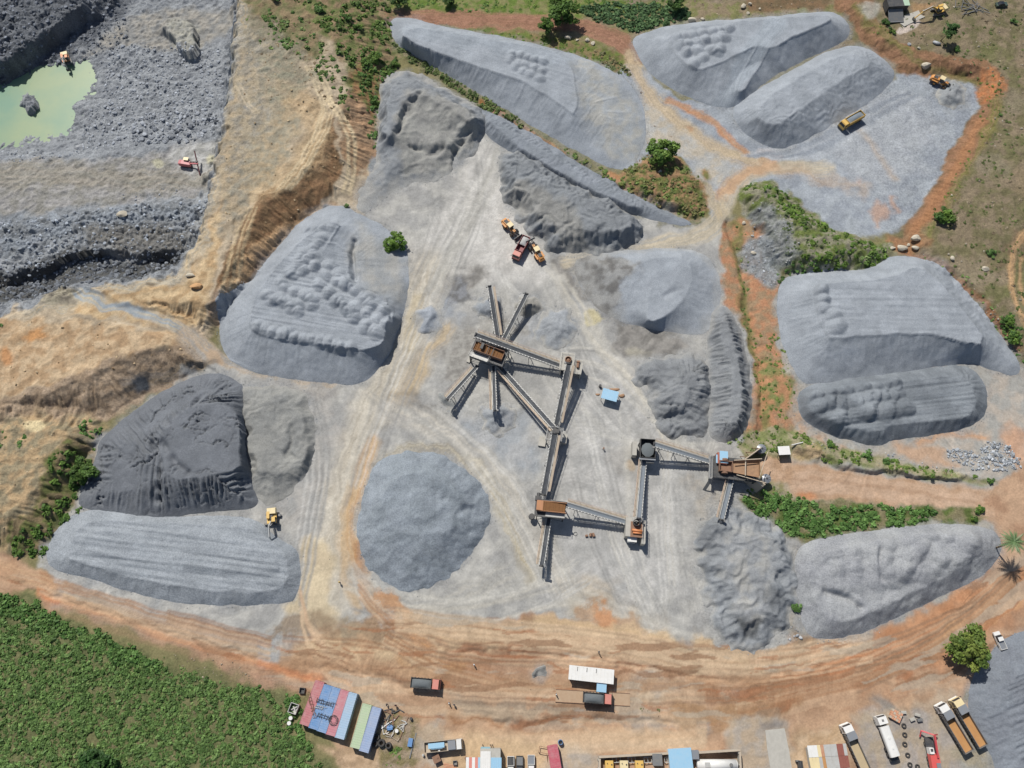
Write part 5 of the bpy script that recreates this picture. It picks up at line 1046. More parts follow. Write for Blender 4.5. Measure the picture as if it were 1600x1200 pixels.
# ================================================================ MATERIALS
def V3(px, py, z): x, y = W(px, py, z); return Vector((x, y, z))
M_ = dict(
 rubber=mat('rubber_tyre', (58, 58, 60), .85, dirt=.5, dcol=(120, 112, 100)), dark=mat('dark_steel', (62, 64, 68), .6, dirt=.45, dcol=(130, 124, 114)),
 steel=mat('grey_steel', (126, 130, 134), .55, .2, dirt=.5), pale=mat('pale_galvanised', (206, 206, 202), .5, .1, dirt=.4), rust=mat('rusty_steel', (156, 122, 100), .85, dirt=.6, dcol=(128, 96, 78), ds=1.5),
 plank=mat('dusty_plank', (204, 190, 170), .9, dirt=.5, dcol=(176, 152, 128)), belt=mat('conveyor_belt', (70, 74, 80), .8, dirt=.5, dcol=(120, 122, 124)), belt2=mat('belt_with_fines', (138, 146, 154), .9, dirt=.5, dcol=(104, 108, 112), ds=2),
 yel=mat('yellow_paint', (240, 196, 104), .5, dirt=.35, dcol=(196, 168, 120)), oran=mat('amber_paint', (226, 158, 86), .5, dirt=.4, dcol=(190, 150, 106)), cream=mat('cream_roof', (246, 226, 176), .5, dirt=.25), white=mat('white_paint', (245, 244, 240), .45, dirt=.25, dcol=(206, 196, 180)),
 red=mat('faded_red_paint', (226, 142, 128), .5, dirt=.4, dcol=(206, 168, 150)), red2=mat('bright_red_paint', (216, 76, 84), .5, dirt=.25), glass=mat('dark_glass', (40, 48, 58), .15, dirt=.15), conc=mat('dusty_concrete', (198, 194, 184), .9, dirt=.5, dcol=(160, 156, 148)),
 brown=mat('brown_screen_mesh', (160, 116, 74), .8, dirt=.5, dcol=(140, 92, 58), ds=1.2, wave=(1.6, 'X', .12)), bwood=mat('rusty_bed_floor', (202, 152, 98), .8, dirt=.5, dcol=(176, 122, 74), ds=.8), lblue=mat('pale_blue_roof', (160, 206, 234), .5, dirt=.3, dcol=(200, 214, 222), ds=1.2),
 blue=mat('blue_paint', (98, 150, 206), .5, dirt=.3), gload=mat('gravel_load', (118, 124, 126), .95, dirt=.5, dcol=(96, 100, 104), ds=3), greyp=mat('grey_plate', (150, 156, 164), .4, .2, dirt=.35), orange=mat('orange_paint', (236, 150, 92), .5, dirt=.3),
 skin=mat('brown_skin', (110, 78, 60), .7, dirt=0), brick=mat('brick_blocks', (214, 150, 118), .9, dirt=.6, dcol=(226, 196, 160), ds=2), wood=mat('timber', (190, 168, 136), .9, dirt=.4))
# ================================================================ CONVEYORS
def conveyor(label, a, b, w=1.15, walk=1, legs=3, belt='belt', cover=False, group='inclined belt conveyors of the crushing plant'):
    A, B = V3(*a), V3(*b); O = Vector((A.x, A.y, 0)); O.z = gz(A.x, A.y); t = thing('belt_conveyor', label, 'conveyor', O, group=group)
    A = A-O; B = B-O; d = (B-A); Ln = d.length; u = d.normalized(); s = Vector((-u.y, u.x, 0)).normalized(); up = s.cross(u)*-1
    if up.z < 0: up = -up
    mb = MB(); hw = w/2
    mb.add([A-s*hw*.8+up*.12, B-s*hw*.8+up*.12, B-s*hw*.35, A-s*hw*.35, A+s*hw*.35, B+s*hw*.35, B+s*hw*.8+up*.12, A+s*hw*.8+up*.12]+[p-up*.06 for p in (A-s*hw*.8+up*.12, B-s*hw*.8+up*.12, B-s*hw*.35, A-s*hw*.35, A+s*hw*.35, B+s*hw*.35, B+s*hw*.8+up*.12, A+s*hw*.8+up*.12)],
           [(0, 1, 2, 3), (3, 2, 5, 4), (4, 5, 6, 7), (8, 11, 10, 9), (11, 12, 13, 10), (12, 15, 14, 13), (0, 8, 9, 1), (7, 6, 14, 15), (0, 3, 11, 8), (3, 4, 12, 11), (4, 7, 15, 12), (1, 9, 10, 2), (2, 10, 13, 5), (5, 13, 14, 6)])
    mb.build('belt', M_[belt], t)
    fr = MB()
    for sg in (-1, 1):
        fr.bar(A+s*sg*(hw+.06)+up*.05, B+s*sg*(hw+.06)+up*.05, .13, .22); fr.bar(A+s*sg*(hw+.06)-up*.65, B+s*sg*(hw+.06)-up*.65, .1, .1)
        n = int(Ln/1.1)
        for k in range(n):
            p = A+u*(Ln*k/n)+s*sg*(hw+.06); q = A+u*(Ln*(k+1)/n)+s*sg*(hw+.06)
            fr.bar(p, q-up*.65, .06) if k % 2 else fr.bar(p-up*.65, q, .06)
    n = int(Ln/2.2)
    for k in range(n+1): p = A+u*(Ln*k/n)-up*.65; fr.bar(p-s*hw, p+s*hw, .07)
    fr.build('frame', M_['pale'], t)
    ro = MB(); n = int(Ln/.9)
    for k in range(1, n): p = A+u*(Ln*k/n)+up*.2; sg = -walk if walk else 1; ro.bar(p+s*sg*(hw+.02), p+s*sg*(hw+.24), .22, .12)
    ro.build('roller_bracket', M_['white'], t)
    if walk:
        wk = MB(); c = s*walk*(hw+.62); wk.bar(A+u*1.2+c-up*.1, B-u*.3+c-up*.1, .62, .06)
        wk.build('walkway', M_['plank'], t); hr = MB(); e = s*walk*(hw+.96)
        hr.bar(A+u*1.2+e+Vector((0, 0, 1)), B-u*.3+e+Vector((0, 0, 1)), .06); hr.bar(A+u*1.2+e+Vector((0, 0, .5)), B-u*.3+e+Vector((0, 0, .5)), .04); n = int(Ln/1.8)
        for k in range(n+1): p = A+u*(1.2+(Ln-1.5)*k/n)+e; hr.bar(p-up*.1, p+Vector((0, 0, 1)), .05)
        hr.build('handrail', mat('worn_red_rail', (206, 178, 160), .8), t)
    for p, nm in ((A, 'tail_drum'), (B, 'head_drum')):
        mb = MB(); mb.cyl(p-s*hw, p+s*hw, .28, n=12); mb.build(nm, M_['dark'], t, smooth=True)
    mb = MB(); hi = B if B.z > A.z else A; mb.box(hi.x+s.x*(hw+.35), hi.y+s.y*(hw+.35), hi.z, .6, .5, .45, math.atan2(u.y, u.x)); mb.build('motor', M_['steel'], t)
    for k in range(legs):
        f = (k+.6)/(legs+.1); p = A+d*f-up*.7
        if p.z < .8: continue
        g = MB()
        for sg in (-1, 1): g.bar(Vector((p.x+s.x*sg*(hw+.5), p.y+s.y*sg*(hw+.5), -.3)), p+s*sg*(hw), .14)
        g.bar(Vector((p.x+s.x*(hw+.25), p.y+s.y*(hw+.25), p.z*.5)), Vector((p.x-s.x*(hw+.25), p.y-s.y*(hw+.25), p.z*.5)), .09)
        g.build('leg', M_['steel'], t)
    return t
conveyor('stacker conveyor north of the screening station, pointing straight up', (778, 530, 2.2), (765, 447, 5.2), walk=-1)
conveyor('stacker conveyor running up and right from the screening station, no walkway', (786, 532, 2.2), (823, 459, 5.0), walk=0)
conveyor('long conveyor from the screening station down to the concrete crusher tower', (882, 574, 2.6), (743, 523, 8.2), w=1.3, walk=-1, legs=4)
conveyor('steep conveyor hanging from the concrete crusher tower down to the transfer tower', (869, 665, 2.4), (889, 568, 7.6), w=1.5, walk=-1, legs=3)
conveyor('diagonal conveyor from the screening station down right to the transfer tower', (779, 571, 2.2), (867, 670, 5.0), w=1.2, walk=-1, legs=4)
conveyor('conveyor between the transfer tower and the orange-brown screen', (849, 773, 2.6), (867, 677, 6.2), w=1.5, walk=-1, legs=3)
conveyor('stacker conveyor leaving the orange-brown screen toward the bottom', (858, 808, 2.4), (846, 884, 5.0), walk=-1)
conveyor('conveyor from the orange-brown screen down right to the second crusher', (985, 818, 2.2), (884, 788, 6.0), w=1.2, walk=-1, belt='belt2')
conveyor('conveyor from the gravel hopper straight down to the second crusher', (1007, 713, 2.2), (998, 810, 5.4), w=1.2, walk=-1, belt='belt2')
conveyor('conveyor from the primary crusher up left to the gravel hopper', (1112, 722, 2.0), (1022, 694, 6.6), w=1.2, walk=-1, belt='belt2', legs=4)
conveyor('short stacker conveyor below the primary crusher', (1143, 746, 2.4), (1127, 812, 4.8), w=1.2, walk=-1, belt='belt2')
conveyor('stacker conveyor running down left from the screening station', (746, 572, 2.2), (699, 624, 4.8), w=.9, walk=-1)
conveyor('stacker conveyor straight down from the screening station', (771, 573, 2.2), (773, 641, 4.8), w=.9, walk=-1)
# ================================================================ PLANT STATIONS
def station(name, label, cat, px, py, z, ang):
    x, y = W(px, py, z); return thing(name, label, cat, (x, y, gz(x, y)), R(ang))
def legs4(t, x0, x1, y0, y1, z, w=.25, m=None, brace=True, top=None):
    for x in (x0, x1):
        for y in (y0, y1): mb = MB(); mb.box(x, y, (z-.3)/2, w, w, z+.3); mb.build('leg', m or M_['steel'], t)
    if brace:
        b = MB()
        for y in (y0, y1): b.bar((x0, y, .3), (x1, y, z-.2), .08); b.bar((x1, y, .3), (x0, y, z-.2), .08)
        for x in (x0, x1): b.bar((x, y0, .3), (x, y1, z-.2), .08)
        b.build('brace', m or M_['steel'], t)
def rails(t, x0, x1, y0, y1, z, m=None, name='handrail'):
    b = MB(); P = [(x0, y0), (x1, y0), (x1, y1), (x0, y1)]
    for i in range(4):
        p, q = P[i], P[(i+1) % 4]
        for h in (.55, 1.05): b.bar((*p, z+h), (*q, z+h), .05)
        n = max(2, int(math.hypot(q[0]-p[0], q[1]-p[1])/1.3))
        for k in range(n): b.bar((p[0]+(q[0]-p[0])*k/n, p[1]+(q[1]-p[1])*k/n, z), (p[0]+(q[0]-p[0])*k/n, p[1]+(q[1]-p[1])*k/n, z+1.05), .05)
    b.build(name, m or M_['pale'], t)
def screen_box(t, x0, x1, y0, y1, z, m, slope=.5, name='screen_deck'):
    b = MB(); n = 12
    b.add([(x0, y0, z+slope), (x1, y0, z), (x1, y1, z), (x0, y1, z+slope)], [(0, 1, 2, 3)]); b.add([(x0, y0, z+slope-.1), (x1, y0, z-.1), (x1, y1, z-.1), (x0, y1, z+slope-.1)], [(3, 2, 1, 0)])
    for k in range(n):
        f = (k+.5)/n; x = x0+(x1-x0)*f; b.box(x, (y0+y1)/2, z+slope*(1-f)+.05, .09, (y1-y0)-.05, .1)
    b.build(name, m, t)
# S1 screening station
t = station('screening_station', 'dark screening station with a brown screen deck where the stacker conveyors meet', 'screening plant', 764, 549, 6, -21)
legs4(t, -5, 5, -2.6, 2.6, 5.2, .3, M_['dark'])
b = MB(); b.box(0, 0, 5.3, 10.6, 5.8, .18); b.build('platform', M_['dark'], t)
b = MB(); b.box(0, 1.3, 6.3, 8.8, .12, 1.6); b.box(0, -1.35, 6.3, 8.8, .12, 1.6); b.box(-4.4, 0, 6.4, .12, 2.6, 1.7); b.box(4.4, 0, 6.1, .12, 2.6, 1.3); b.build('screen_side', M_['rust'], t)
screen_box(t, -4.3, 4.3, -1.3, 1.25, 6.0, M_['brown'], .9)
b = MB(); b.box(-2.2, .4, 7.5, .8, 1.9, .5); b.bar((-.3, -1.3, 7.2), (-.3, 1.3, 7.2), .14); b.bar((1.2, -1.3, 7.1), (1.2, 1.3, 7.1), .14); b.build('vibrator_motor', M_['dark'], t)
b = MB(); b.box(-2.2, -2.35, 5.55, 5.6, 1.5, .12); b.build('walkway', M_['pale'], t); rails(t, -5.1, .8, -3.05, -1.5, 5.6)
rails(t, 1.2, 5.2, -2.8, 2.8, 5.4, M_['steel']); b = MB(); b.box(-3.0, -2.2, 4.5, 3.4, 1.8, .7); b.build('chute', M_['steel'], t)
b = MB(); b.prism([(-4, -1.6), (3.8, -1.6), (3.8, 1.4), (-4, 1.4)], 2.6, 4.6); b.build('under_hopper', M_['dark'], t)
b = MB(); b.box(-5.6, 0, .2, 1.0, 6.5, .5); b.box(5.3, 0, .2, 1, 6.5, .5); b.build('footing', M_['conc'], t)
# S2 crusher tower
t = station('crusher_tower', 'pale concrete crusher tower at the right end of the long conveyor', 'crusher', 892, 568, 5, -8)
b = MB(); b.prism([(-3.2, -2.4), (-.4, -2.4), (-.4, 3.2), (-3, 3.2), (-3.3, 2.9)], 4.7, 5.1); b.prism([(-.398, -2.4), (.9, -2.4), (.9, 3.2), (-.398, 3.2)], 4.7, 5.1); b.build('deck', M_['conc'], t)
b = MB(); b.prism([(1, -2.8), (3.3, -2.8), (3.6, 1.6), (1, 1.6)], 4.1, 4.5); b.build('lower_deck', M_['conc'], t)
b = MB()
for x0, y0, x1, y1, h in ((-3, -2.2, -2.6, 3, 4.7), (.5, -2.2, .9, 3, 4.7), (3, -2.6, 3.3, 1.4, 4.1), (-3, 2.7, .9, 3.05, 4.7)): b.prism([(x0, y0), (x1, y0), (x1, y1), (x0, y1)], -.3, h)
b.build('wall', M_['conc'], t)
b = MB(); b.tube((-.9, .9, 5.1), (-.9, .9, 5.9), 1.0, .75); b.cyl((-.9, .9, 5.1), (-.9, .9, 5.45), .72, .4); b.build('crusher_bowl', M_['rust'], t, smooth=True)
b = MB(); b.cyl((2.1, .4, 4.9), (2.1, -1.0, 4.9), .42); b.box(2.1, .9, 4.85, .9, .5, .7); b.build('motor', M_['rust'], t); rails(t, -3, .8, -2.2, 3, 5.1, M_['pale']); rails(t, 1.1, 3.3, -2.7, 1.5, 4.5, M_['pale'])
# S3 transfer tower
t = station('transfer_tower', 'small transfer tower where the diagonal and steep conveyors meet', 'transfer tower', 866, 681, 4, -10)
legs4(t, -1.9, 2.1, -1.4, 2.2, 4.0, .22, M_['pale']); b = MB(); b.box(0, .2, 4.1, 4.6, 4.0, .15); b.build('platform', M_['steel'], t); rails(t, -2.2, 2.3, -1.6, 2.2, 4.2)
b = MB(); b.box(.3, 1.2, 4.7, 1.8, 1.2, 1.0); b.tube((0, 0, 4.2), (0, 0, 4.9), .8, .6); b.build('chute', M_['dark'], t); b = MB(); b.box(-3.1, -1.2, .3, 2.0, 2.8, .6); b.box(3.0, .4, .8, 1.4, 2.6, 1.6); b.build('footing', M_['conc'], t)
# S4 brown screen
t = station('vibrating_screen', 'orange-brown vibrating screen on a dark frame between four conveyors', 'screening plant', 861, 792, 6.5, -6)
legs4(t, -3.6, 3.6, -2.4, 1.6, 5.4, .25, M_['dark']); b = MB(); b.box(-.2, -.4, 5.5, 8.2, 4.8, .16); b.build('platform', M_['dark'], t)
b = MB()
b.add([(-3.9, -1.3, 7.2), (-2.2, -1.3, 7.0), (-2.2, 1.3, 7.0), (-3.9, 1.3, 7.2)], [(0, 1, 2, 3)]); b.box(.2, 1.35, 6.3, 8.0, .12, 1.3); b.box(.2, -1.35, 6.3, 8.0, .12, 1.3); b.box(-3.85, 0, 6.4, .12, 2.6, 1.5); b.build('screen_side', mat('faded_orange', (204, 146, 104), .7, dirt=.5, dcol=(170, 130, 100)), t)
screen_box(t, -2.2, 3.9, -1.3, 1.3, 6.4, M_['brown'], .6)
b = MB(); b.box(1.3, -2.0, 5.7, 5.2, 1.2, .12); b.build('walkway', M_['pale'], t); rails(t, -3.8, 4, -2.7, -1.5, 5.7, M_['steel'])
b = MB(); b.cyl((-4.9, -2.2, 1.5), (-4.9, -2.2, 2.3), .9, .8); b.cyl((-3.6, 2.8, 5.0), (-3.6, 3.8, 5.0), .5); b.box(-3.6, 2.2, 5.3, 1.8, 1.2, 1.0); b.build('drive_drum', M_['dark'], t); b = MB(); b.prism([(-2.6, -1.1), (3.2, -1.1), (3.2, 1.1), (-2.6, 1.1)], 3.4, 5.0); b.build('under_hopper', M_['dark'], t)
# S5 second crusher
t = station('cone_crusher', 'cone crusher on concrete walls with a small white cabin, at the foot of two conveyors', 'crusher', 994, 826, 4, -5)
b = MB(); b.box(-2.0, .4, 1.9, 1.6, 5.2, 4.0); b.box(2.1, -.8, 1.7, .9, 6.2, 3.6); b.build('wall', M_['conc'], t); b = MB(); b.box(.2, -.2, 3.9, 3.4, 4.2, .3); b.build('deck', M_['rust'], t)
b = MB(); b.tube((0, 1.5, 4.0), (0, 1.5, 5.3), 1.0, .78, 20); b.cyl((0, 1.5, 4.0), (0, 1.5, 4.7), .6, .15, 14); b.build('crusher_bowl', M_['dark'], t, smooth=True)
b = MB(); b.cyl((-1.1, -.5, 4.5), (1.6, -.7, 4.5), .35); b.cyl((-.9, -1.2, 4.4), (1.5, -1.3, 4.4), .25); b.build('motor', M_['orange'], t, smooth=True); rails(t, 1.7, 2.5, -3.8, 2.3, 3.55, M_['pale'])
t2 = station('control_cabin', 'small white flat-roofed cabin touching the cone crusher', 'cabin', 988, 839, 3, -5)
b = MB(); b.box(0, 0, 1.35, 2.1, 2.3, 2.9); b.build('wall', M_['white'], t2); b = MB(); b.box(0, 0, 2.9, 2.5, 2.6, .16); b.build('roof', M_['white'], t2); b = MB(); b.box(.2, -1.16, 1.8, 1.2, .06, .8); b.build('window', M_['glass'], t2)
# S6 gravel hopper
t = station('gravel_hopper', 'open dark hopper filled with grey gravel at the top end of the long right conveyor', 'hopper', 1012, 701, 5, -4)
legs4(t, -1.9, 1.9, -2.3, 2.3, 3.0, .25, M_['dark']); b = MB(); b.shell(-2.0, 2.2, -2.6, 2.9, 3.0, 5.0, .12); b.build('bin', M_['dark'], t)
b = MB(); n = 10; vs = [(.1, -.2, 5.3)]+[(.1+1.85*math.cos(k*.628), -.2+2.1*math.sin(k*.628), 4.5) for k in range(10)]; b.add(vs, [(0, 1+k, 1+(k+1) % 10) for k in range(10)]); b.build('gravel', M_['gload'], t, smooth=True)
b = MB(); b.box(0, -2.9, 4.6, 4.6, .5, .25); b.build('walkway', M_['greyp'], t); b = MB(); b.box(.9, -3.3, 3.4, 2.2, .8, 1.2); b.build('chute', M_['steel'], t); b = MB(); b.box(-3.4, .4, 1.6, 1.2, 4.0, 3.4); b.build('footing', M_['conc'], t)
# S7 primary crusher
t = station('primary_crusher', 'dark primary jaw crusher station with a brown feeder trough and steep retaining walls', 'crusher', 1148, 733, 4, -7)
legs4(t, -6.2, 5.6, -2.8, 2.6, 4.0, .35, M_['dark']); b = MB(); b.box(-.4, 0, 4.1, 12.6, 6.2, .2); b.build('platform', M_['dark'], t)
b = MB(); b.shell(-4.6, -1.0, -1.4, 1.6, 4.3, 5.8, .15); b.build('jaw', M_['rust'], t)
b = MB(); b.add([(-1, -1.3, 5.0), (6.0, -1.9, 6.2), (6.0, 1.9, 6.2), (-1, 1.3, 5.0), (-1, -1.3, 5.0), (6, -2.6, 7.4), (6, 2.6, 7.4), (-1, 1.8, 6)], [(0, 1, 2, 3), (0, 1, 5, 4), (3, 2, 6, 7), (1, 2, 6, 5)]); b.build('feeder_trough', mat('worn_brown_plate', (176, 140, 108), .85, dirt=.6, dcol=(128, 102, 84), ds=1.2), t)
b = MB(); b.cyl((-3.0, 1.8, 5.0), (-3.0, 2.3, 5.0), .9); b.cyl((-3, -1.9, 5), (-3, -1.5, 5), .9); b.build('flywheel', M_['rust'], t)
b = MB(); b.box(-6.8, -.4, 4.3, .9, 6.6, .12); b.bar((-6.4, -3.6, 4.3), (-7.4, -6.0, 0), .9, .1); b.build('stair', M_['steel'], t); rails(t, -7.2, -6.4, -3.6, 2.8, 4.4)
b = MB(); b.bar((-1, 1.6, 7), (6.4, 2.7, 7.8), .22); b.bar((2.2, -2.3, 6.8), (2.2, 2.6, 6.8), .25); b.bar((5.8, -2.8, 7.2), (8.4, 5.4, 6.2), .18); b.bar((0, -2.2, 6.2), (8.0, -3.6, 6.4), .2); b.build('beam', M_['plank'], t)
b = MB(); b.bar((-5, -2.9, 4.9), (4.6, -2.9, 4.9), .06)
for k in range(9): b.bar((-5+k*1.2, -2.9, 4.1), (-5+k*1.2, -2.9, 4.9), .05)
b.build('handrail', M_['steel'], t)
t = station('retaining_wall', 'upper steel retaining wall of the tipping ramp, between the crusher and the upper grey tank', 'wall', 1176, 709, 3, 35)
b = MB(); b.box(0, 0, 1.8, 5.6, .3, 4.2, 0, 0); b.build('panel', M_['plank'], t)
for x in (-2.2, 0, 2.2): b = MB(); b.bar((x, .15, 3.5), (x, 1.6, 0), .16); b.build('prop', M_['rust'], t)
t = station('retaining_wall', 'lower steel retaining wall of the tipping ramp, between the crusher and the lower grey tank', 'wall', 1180, 751, 3, -48)
b = MB(); b.add([(-2, -1.4, 0), (2.6, -1.4, 0), (2.6, .6, 4), (-2, .6, 4), (-2, -1.0, 0), (2.6, -1.0, 0), (2.6, .9, 4), (-2, .9, 4)], [(0, 1, 2, 3), (7, 6, 5, 4), (0, 4, 5, 1), (3, 2, 6, 7), (0, 3, 7, 4), (1, 5, 6, 2)]); b.build('panel', M_['plank'], t)
b = MB(); b.bar((-1.8, -.2, 4.1), (2.4, -.2, 4.1), .12); b.build('rim', M_['pale'], t)
t = station('control_cabin', 'control cabin with a pale blue roof and red base on top of the primary crusher', 'cabin', 1132, 713, 6, -5)
b = MB(); b.box(-.4, -.3, 2.6, 2.6, 3.2, 5.2); b.build('wall', mat('brick_red_wall', (176, 104, 88), .8, dirt=.3), t); b = MB(); b.box(0, 0, 5.3, 2.3, 3.4, .16, 0, 0); b.box(-1.6, -.6, 5.1, 1.0, 2.4, .14); b.build('roof', M_['lblue'], t); b = MB(); b.box(-.4, -1.93, 4.2, 1.8, .06, .9); b.build('window', M_['glass'], t)
for px, py, lb in ((1190, 701, 'round ribbed grey-blue tank above the tipping ramp of the primary crusher'), (1197, 748, 'round ribbed grey-blue tank below the tipping ramp of the primary crusher')):
    t = station('round_tank', lb, 'tank', px, py, 2.6, 20); b = MB(); b.cyl((0, 0, -.2), (0, 0, 2.6), 1.15, 1.15, 20); b.build('shell', M_['steel'], t, smooth=True)
    b = MB(); b.cyl((0, 0, 2.6), (0, 0, 3.05), 1.35, .25, 20)
    for k in range(10): a = k*.628; b.bar((.25*math.cos(a), .25*math.sin(a), 3.08), (1.33*math.cos(a), 1.33*math.sin(a), 2.66), .07)
    b.build('lid', M_['greyp'], t); b = MB(); b.cyl((0, 0, 3.0), (0, 0, 3.3), .25, .2); b.build('cap', M_['dark'], t)
# ================================================================ VEHICLES (front towards +x)
def wheels(t, xs, y, r, w=.45, dual=(), rim='steel'):
    for i, x in enumerate(xs):
        for sg in (-1, 1):
            ww = w*(1.7 if i in dual else 1); yy = sg*(y-ww/2)
            mb = MB(); mb.tube((x, yy-ww/2, r), (x, yy+ww/2, r), r, r*.52, 18); o = mb.build('wheel', M_['rubber'], t, smooth=True)
            mb = MB(); mb.cyl((x, yy-ww*.3, r), (x, yy+ww*.42*1, r), r*.5, r*.5, 12); mb.build('rim', M_[rim], o)
def pose(pr, pf, z=1.5):
    a, b = V3(pr[0], pr[1], z), V3(pf[0], pf[1], z); c = (a+b)/2
    return (c.x, c.y, gz(c.x, c.y)), math.atan2(b.y-a.y, b.x-a.x), (b-a).length
def tipper(label, pr, pf, paint, bed='steel', load=True, roof=None, axles3=True, visor=False, floor=None, Lset=None, name='dump_truck', cat='truck', zsurf=None, half=False):
    loc, rz, Ln = pose(pr, pf, 2.2); Ln = Lset or Ln
    if zsurf is not None: loc = (loc[0], loc[1], loc[2]+zsurf)
    t = thing(name, label, cat, loc, rz); h = Ln/2; W2 = 1.25; xc = h-2.0
    mb = MB()
    for y in (-.4, .4): mb.box(0, y, .95, Ln-.8, .18, .28)
    mb.box(-h+.6, 0, .9, .2, 2.2, .3); mb.box(.2, .95, .75, 1.1, .45, .6); mb.build('chassis', M_['dark'], t)
    mb = MB(); mb.prof([(xc, .55), (h-.05, .55), (h, 1.3), (h-.12, 1.9), (h-.42, 2.85), (xc+.1, 2.95), (xc, 2.8)], -W2, W2, .1); cab = mb.build('cab', paint, t)
    mb = MB(); mb.add([(h-.1+.02, -1.08, 1.95), (h-.1+.02, 1.08, 1.95), (h-.4+.03, .98, 2.75), (h-.4+.03, -.98, 2.75)], [(0, 1, 2, 3)]); mb.build('windshield', M_['glass'], cab)
    for sg in (-1, 1): mb = MB(); mb.box((xc+h)/2-.05, sg*1.22, 2.2, 1.0, .04, .65); mb.build('window', M_['glass'], cab)
    mb = MB(); mb.box(h+.05, 0, .75, .2, 2.45, .4); mb.build('bumper', M_['white'] if visor else M_['dark'], t)
    for sg in (-1, 1): mb = MB(); mb.box(h-.15, sg*1.5, 2.2, .1, .22, .5); mb.bar((h-.2, sg*1.2, 2.5), (h-.15, sg*1.5, 2.4), .05); mb.build('mirror', M_['dark'], cab)
    if roof: mb = MB(); mb.box(xc+.75, 0, 2.99, 1.4, 2.2, .08); mb.build('roof', roof, cab)
    x0, x1 = -h, xc-.25; bz = 1.25; tz = 2.75 if not visor else 2.35
    mb = MB(); mb.shell(x0, x1, -W2, W2, bz, tz, .1, front=.25 if not visor else 0)
    n = int((x1-x0)/.85)
    for k in range(n+1):
        for sg in (-1, 1): mb.box(x0+.1+(x1-x0-.2)*k/n, sg*(W2+.06), (bz+tz)/2, .12, .1, tz-bz)
    b_ = mb.build('tipping_bed', M_[bed] if isinstance(bed, str) else bed, t)
    if floor: mb = MB(); mb.box((x0+x1)/2, 0, bz+.13, x1-x0-.22, 2*W2-.22, .05); mb.build('bed_floor', floor, b_)
    if visor:
        mb = MB(); mb.add([(x1-.05, -1.2, tz), (x1-.05, 1.2, tz), (x1+.15, 1.2, 3.1), (x1+.15, -1.2, 3.1), (x1+.07, -1.2, tz), (x1+.07, 1.2, tz)], [(0, 1, 2, 3), (5, 4, 3, 2)]); mb.box(x1-.55, 0, 3.15, 1.9, 2.35, .08, 0, .06)
        for sg in (-1, 1): mb.box(x1-.9, sg*1.2, 2.95, 1.4, .06, .35)
        mb.build('cab_guard', M_['greyp'], b_)
    if load:
        lx0 = x0+.12; lx1 = x1-.12; nx, ny = 14, 8; vs = []
        if half: lx1 = x0+(x1-x0)*.55
        for i in range(nx+1):
            for j in range(ny+1):
                f, g = i/nx*2-1, j/ny*2-1; vs.append((lx0+(lx1-lx0)*i/nx, -W2+.12+(2*W2-.24)*j/ny, tz-.55+.62*(1-f*f)**.7*(1-g*g)**.8+rnd.uniform(-.04, .04)))
        mb = MB(); mb.add(vs, [(i*(ny+1)+j, (i+1)*(ny+1)+j, (i+1)*(ny+1)+j+1, i*(ny+1)+j+1) for i in range(nx) for j in range(ny)]); mb.build('gravel_load', M_['gload'] if load is True else load, t, smooth=True)
    ax = [h-1.3]+([h-2.9] if Ln > 11 else [])+[-h+2.6, -h+1.25]; wheels(t, ax, W2, .52, .32, dual=(len(ax)-2, len(ax)-1)); return t
tipper('red dump truck loaded with gravel driving right on the tan road, left one of two', (642, 1066), (688, 1070), M_['red'], bed='dark')
tipper('red dump truck loaded with gravel standing on the weighbridge below the white building', (911, 1089), (957, 1093), M_['red'], bed='dark', zsurf=.25)
tipper('red and white dump truck being loaded between the two wheel loaders', (822, 372), (806, 401), M_['red'], bed=mat('dark_red_bed', (150, 70, 76), .5, dirt=.3), load=mat('pale_load', (196, 196, 196), .9, dirt=.4), half=True, Lset=8.2)
tipper('yellow dump truck parked at the foot of the elongated heap in the north-east yard', (1347, 177), (1317, 194), M_['yel'], bed='yel', load=mat('blue_grey_load', (140, 150, 158), .9, dirt=.5, dcol=(90, 96, 104)), roof=M_['yel'], Lset=9.2)
fl = M_['bwood']
tipper('left one of two white tipper trucks with empty rusty beds', (1511, 1168), (1474, 1107), M_['white'], bed='steel', load=False, visor=True, floor=fl, name='tipper_truck', Lset=12.2)
tipper('cream-cabbed tipper truck with an empty rusty bed, right one of a pair', (1533, 1159), (1497, 1099), M_['cream'], bed='steel', load=False, visor=True, floor=fl, name='tipper_truck', Lset=12.2)
tipper('white truck with a long sandy bed running off the bottom edge', (1356, 1208), (1325, 1140), M_['white'], bed='steel', load=False, visor=True, floor=mat('sandy_floor', (202, 182, 146), .9, dirt=.4), name='tipper_truck', Lset=13)
# tanker
loc, rz, Ln = pose((1396, 1179), (1376, 1126)); Ln = 10.6; t = thing('tanker_truck', 'white tanker truck parked left of the row of tyres', 'truck', loc, rz); h = Ln/2
mb = MB()
for y in (-.4, .4): mb.box(0, y, .95, Ln-.6, .18, .28)
mb.box(-h+.3, 0, .95, .8, 2.2, .5); mb.build('chassis', M_['dark'], t)
mb = MB(); mb.prof([(h-2.2, .55), (h-.05, .55), (h, 1.3), (h-.12, 1.9), (h-.42, 2.8), (h-2.1, 2.9)], -1.25, 1.25, .1); cab = mb.build('cab', M_['white'], t)
mb = MB(); mb.add([(h-.08, -1.08, 1.95), (h-.08, 1.08, 1.95), (h-.37, .98, 2.7), (h-.37, -.98, 2.7)], [(0, 1, 2, 3)]); mb.build('windshield', M_['glass'], cab); mb = MB(); mb.box(h-1.2, 0, 2.92, .5, .5, .1); mb.build('roof_hatch', M_['steel'], cab)
mb = MB(); vs = []; n = 20
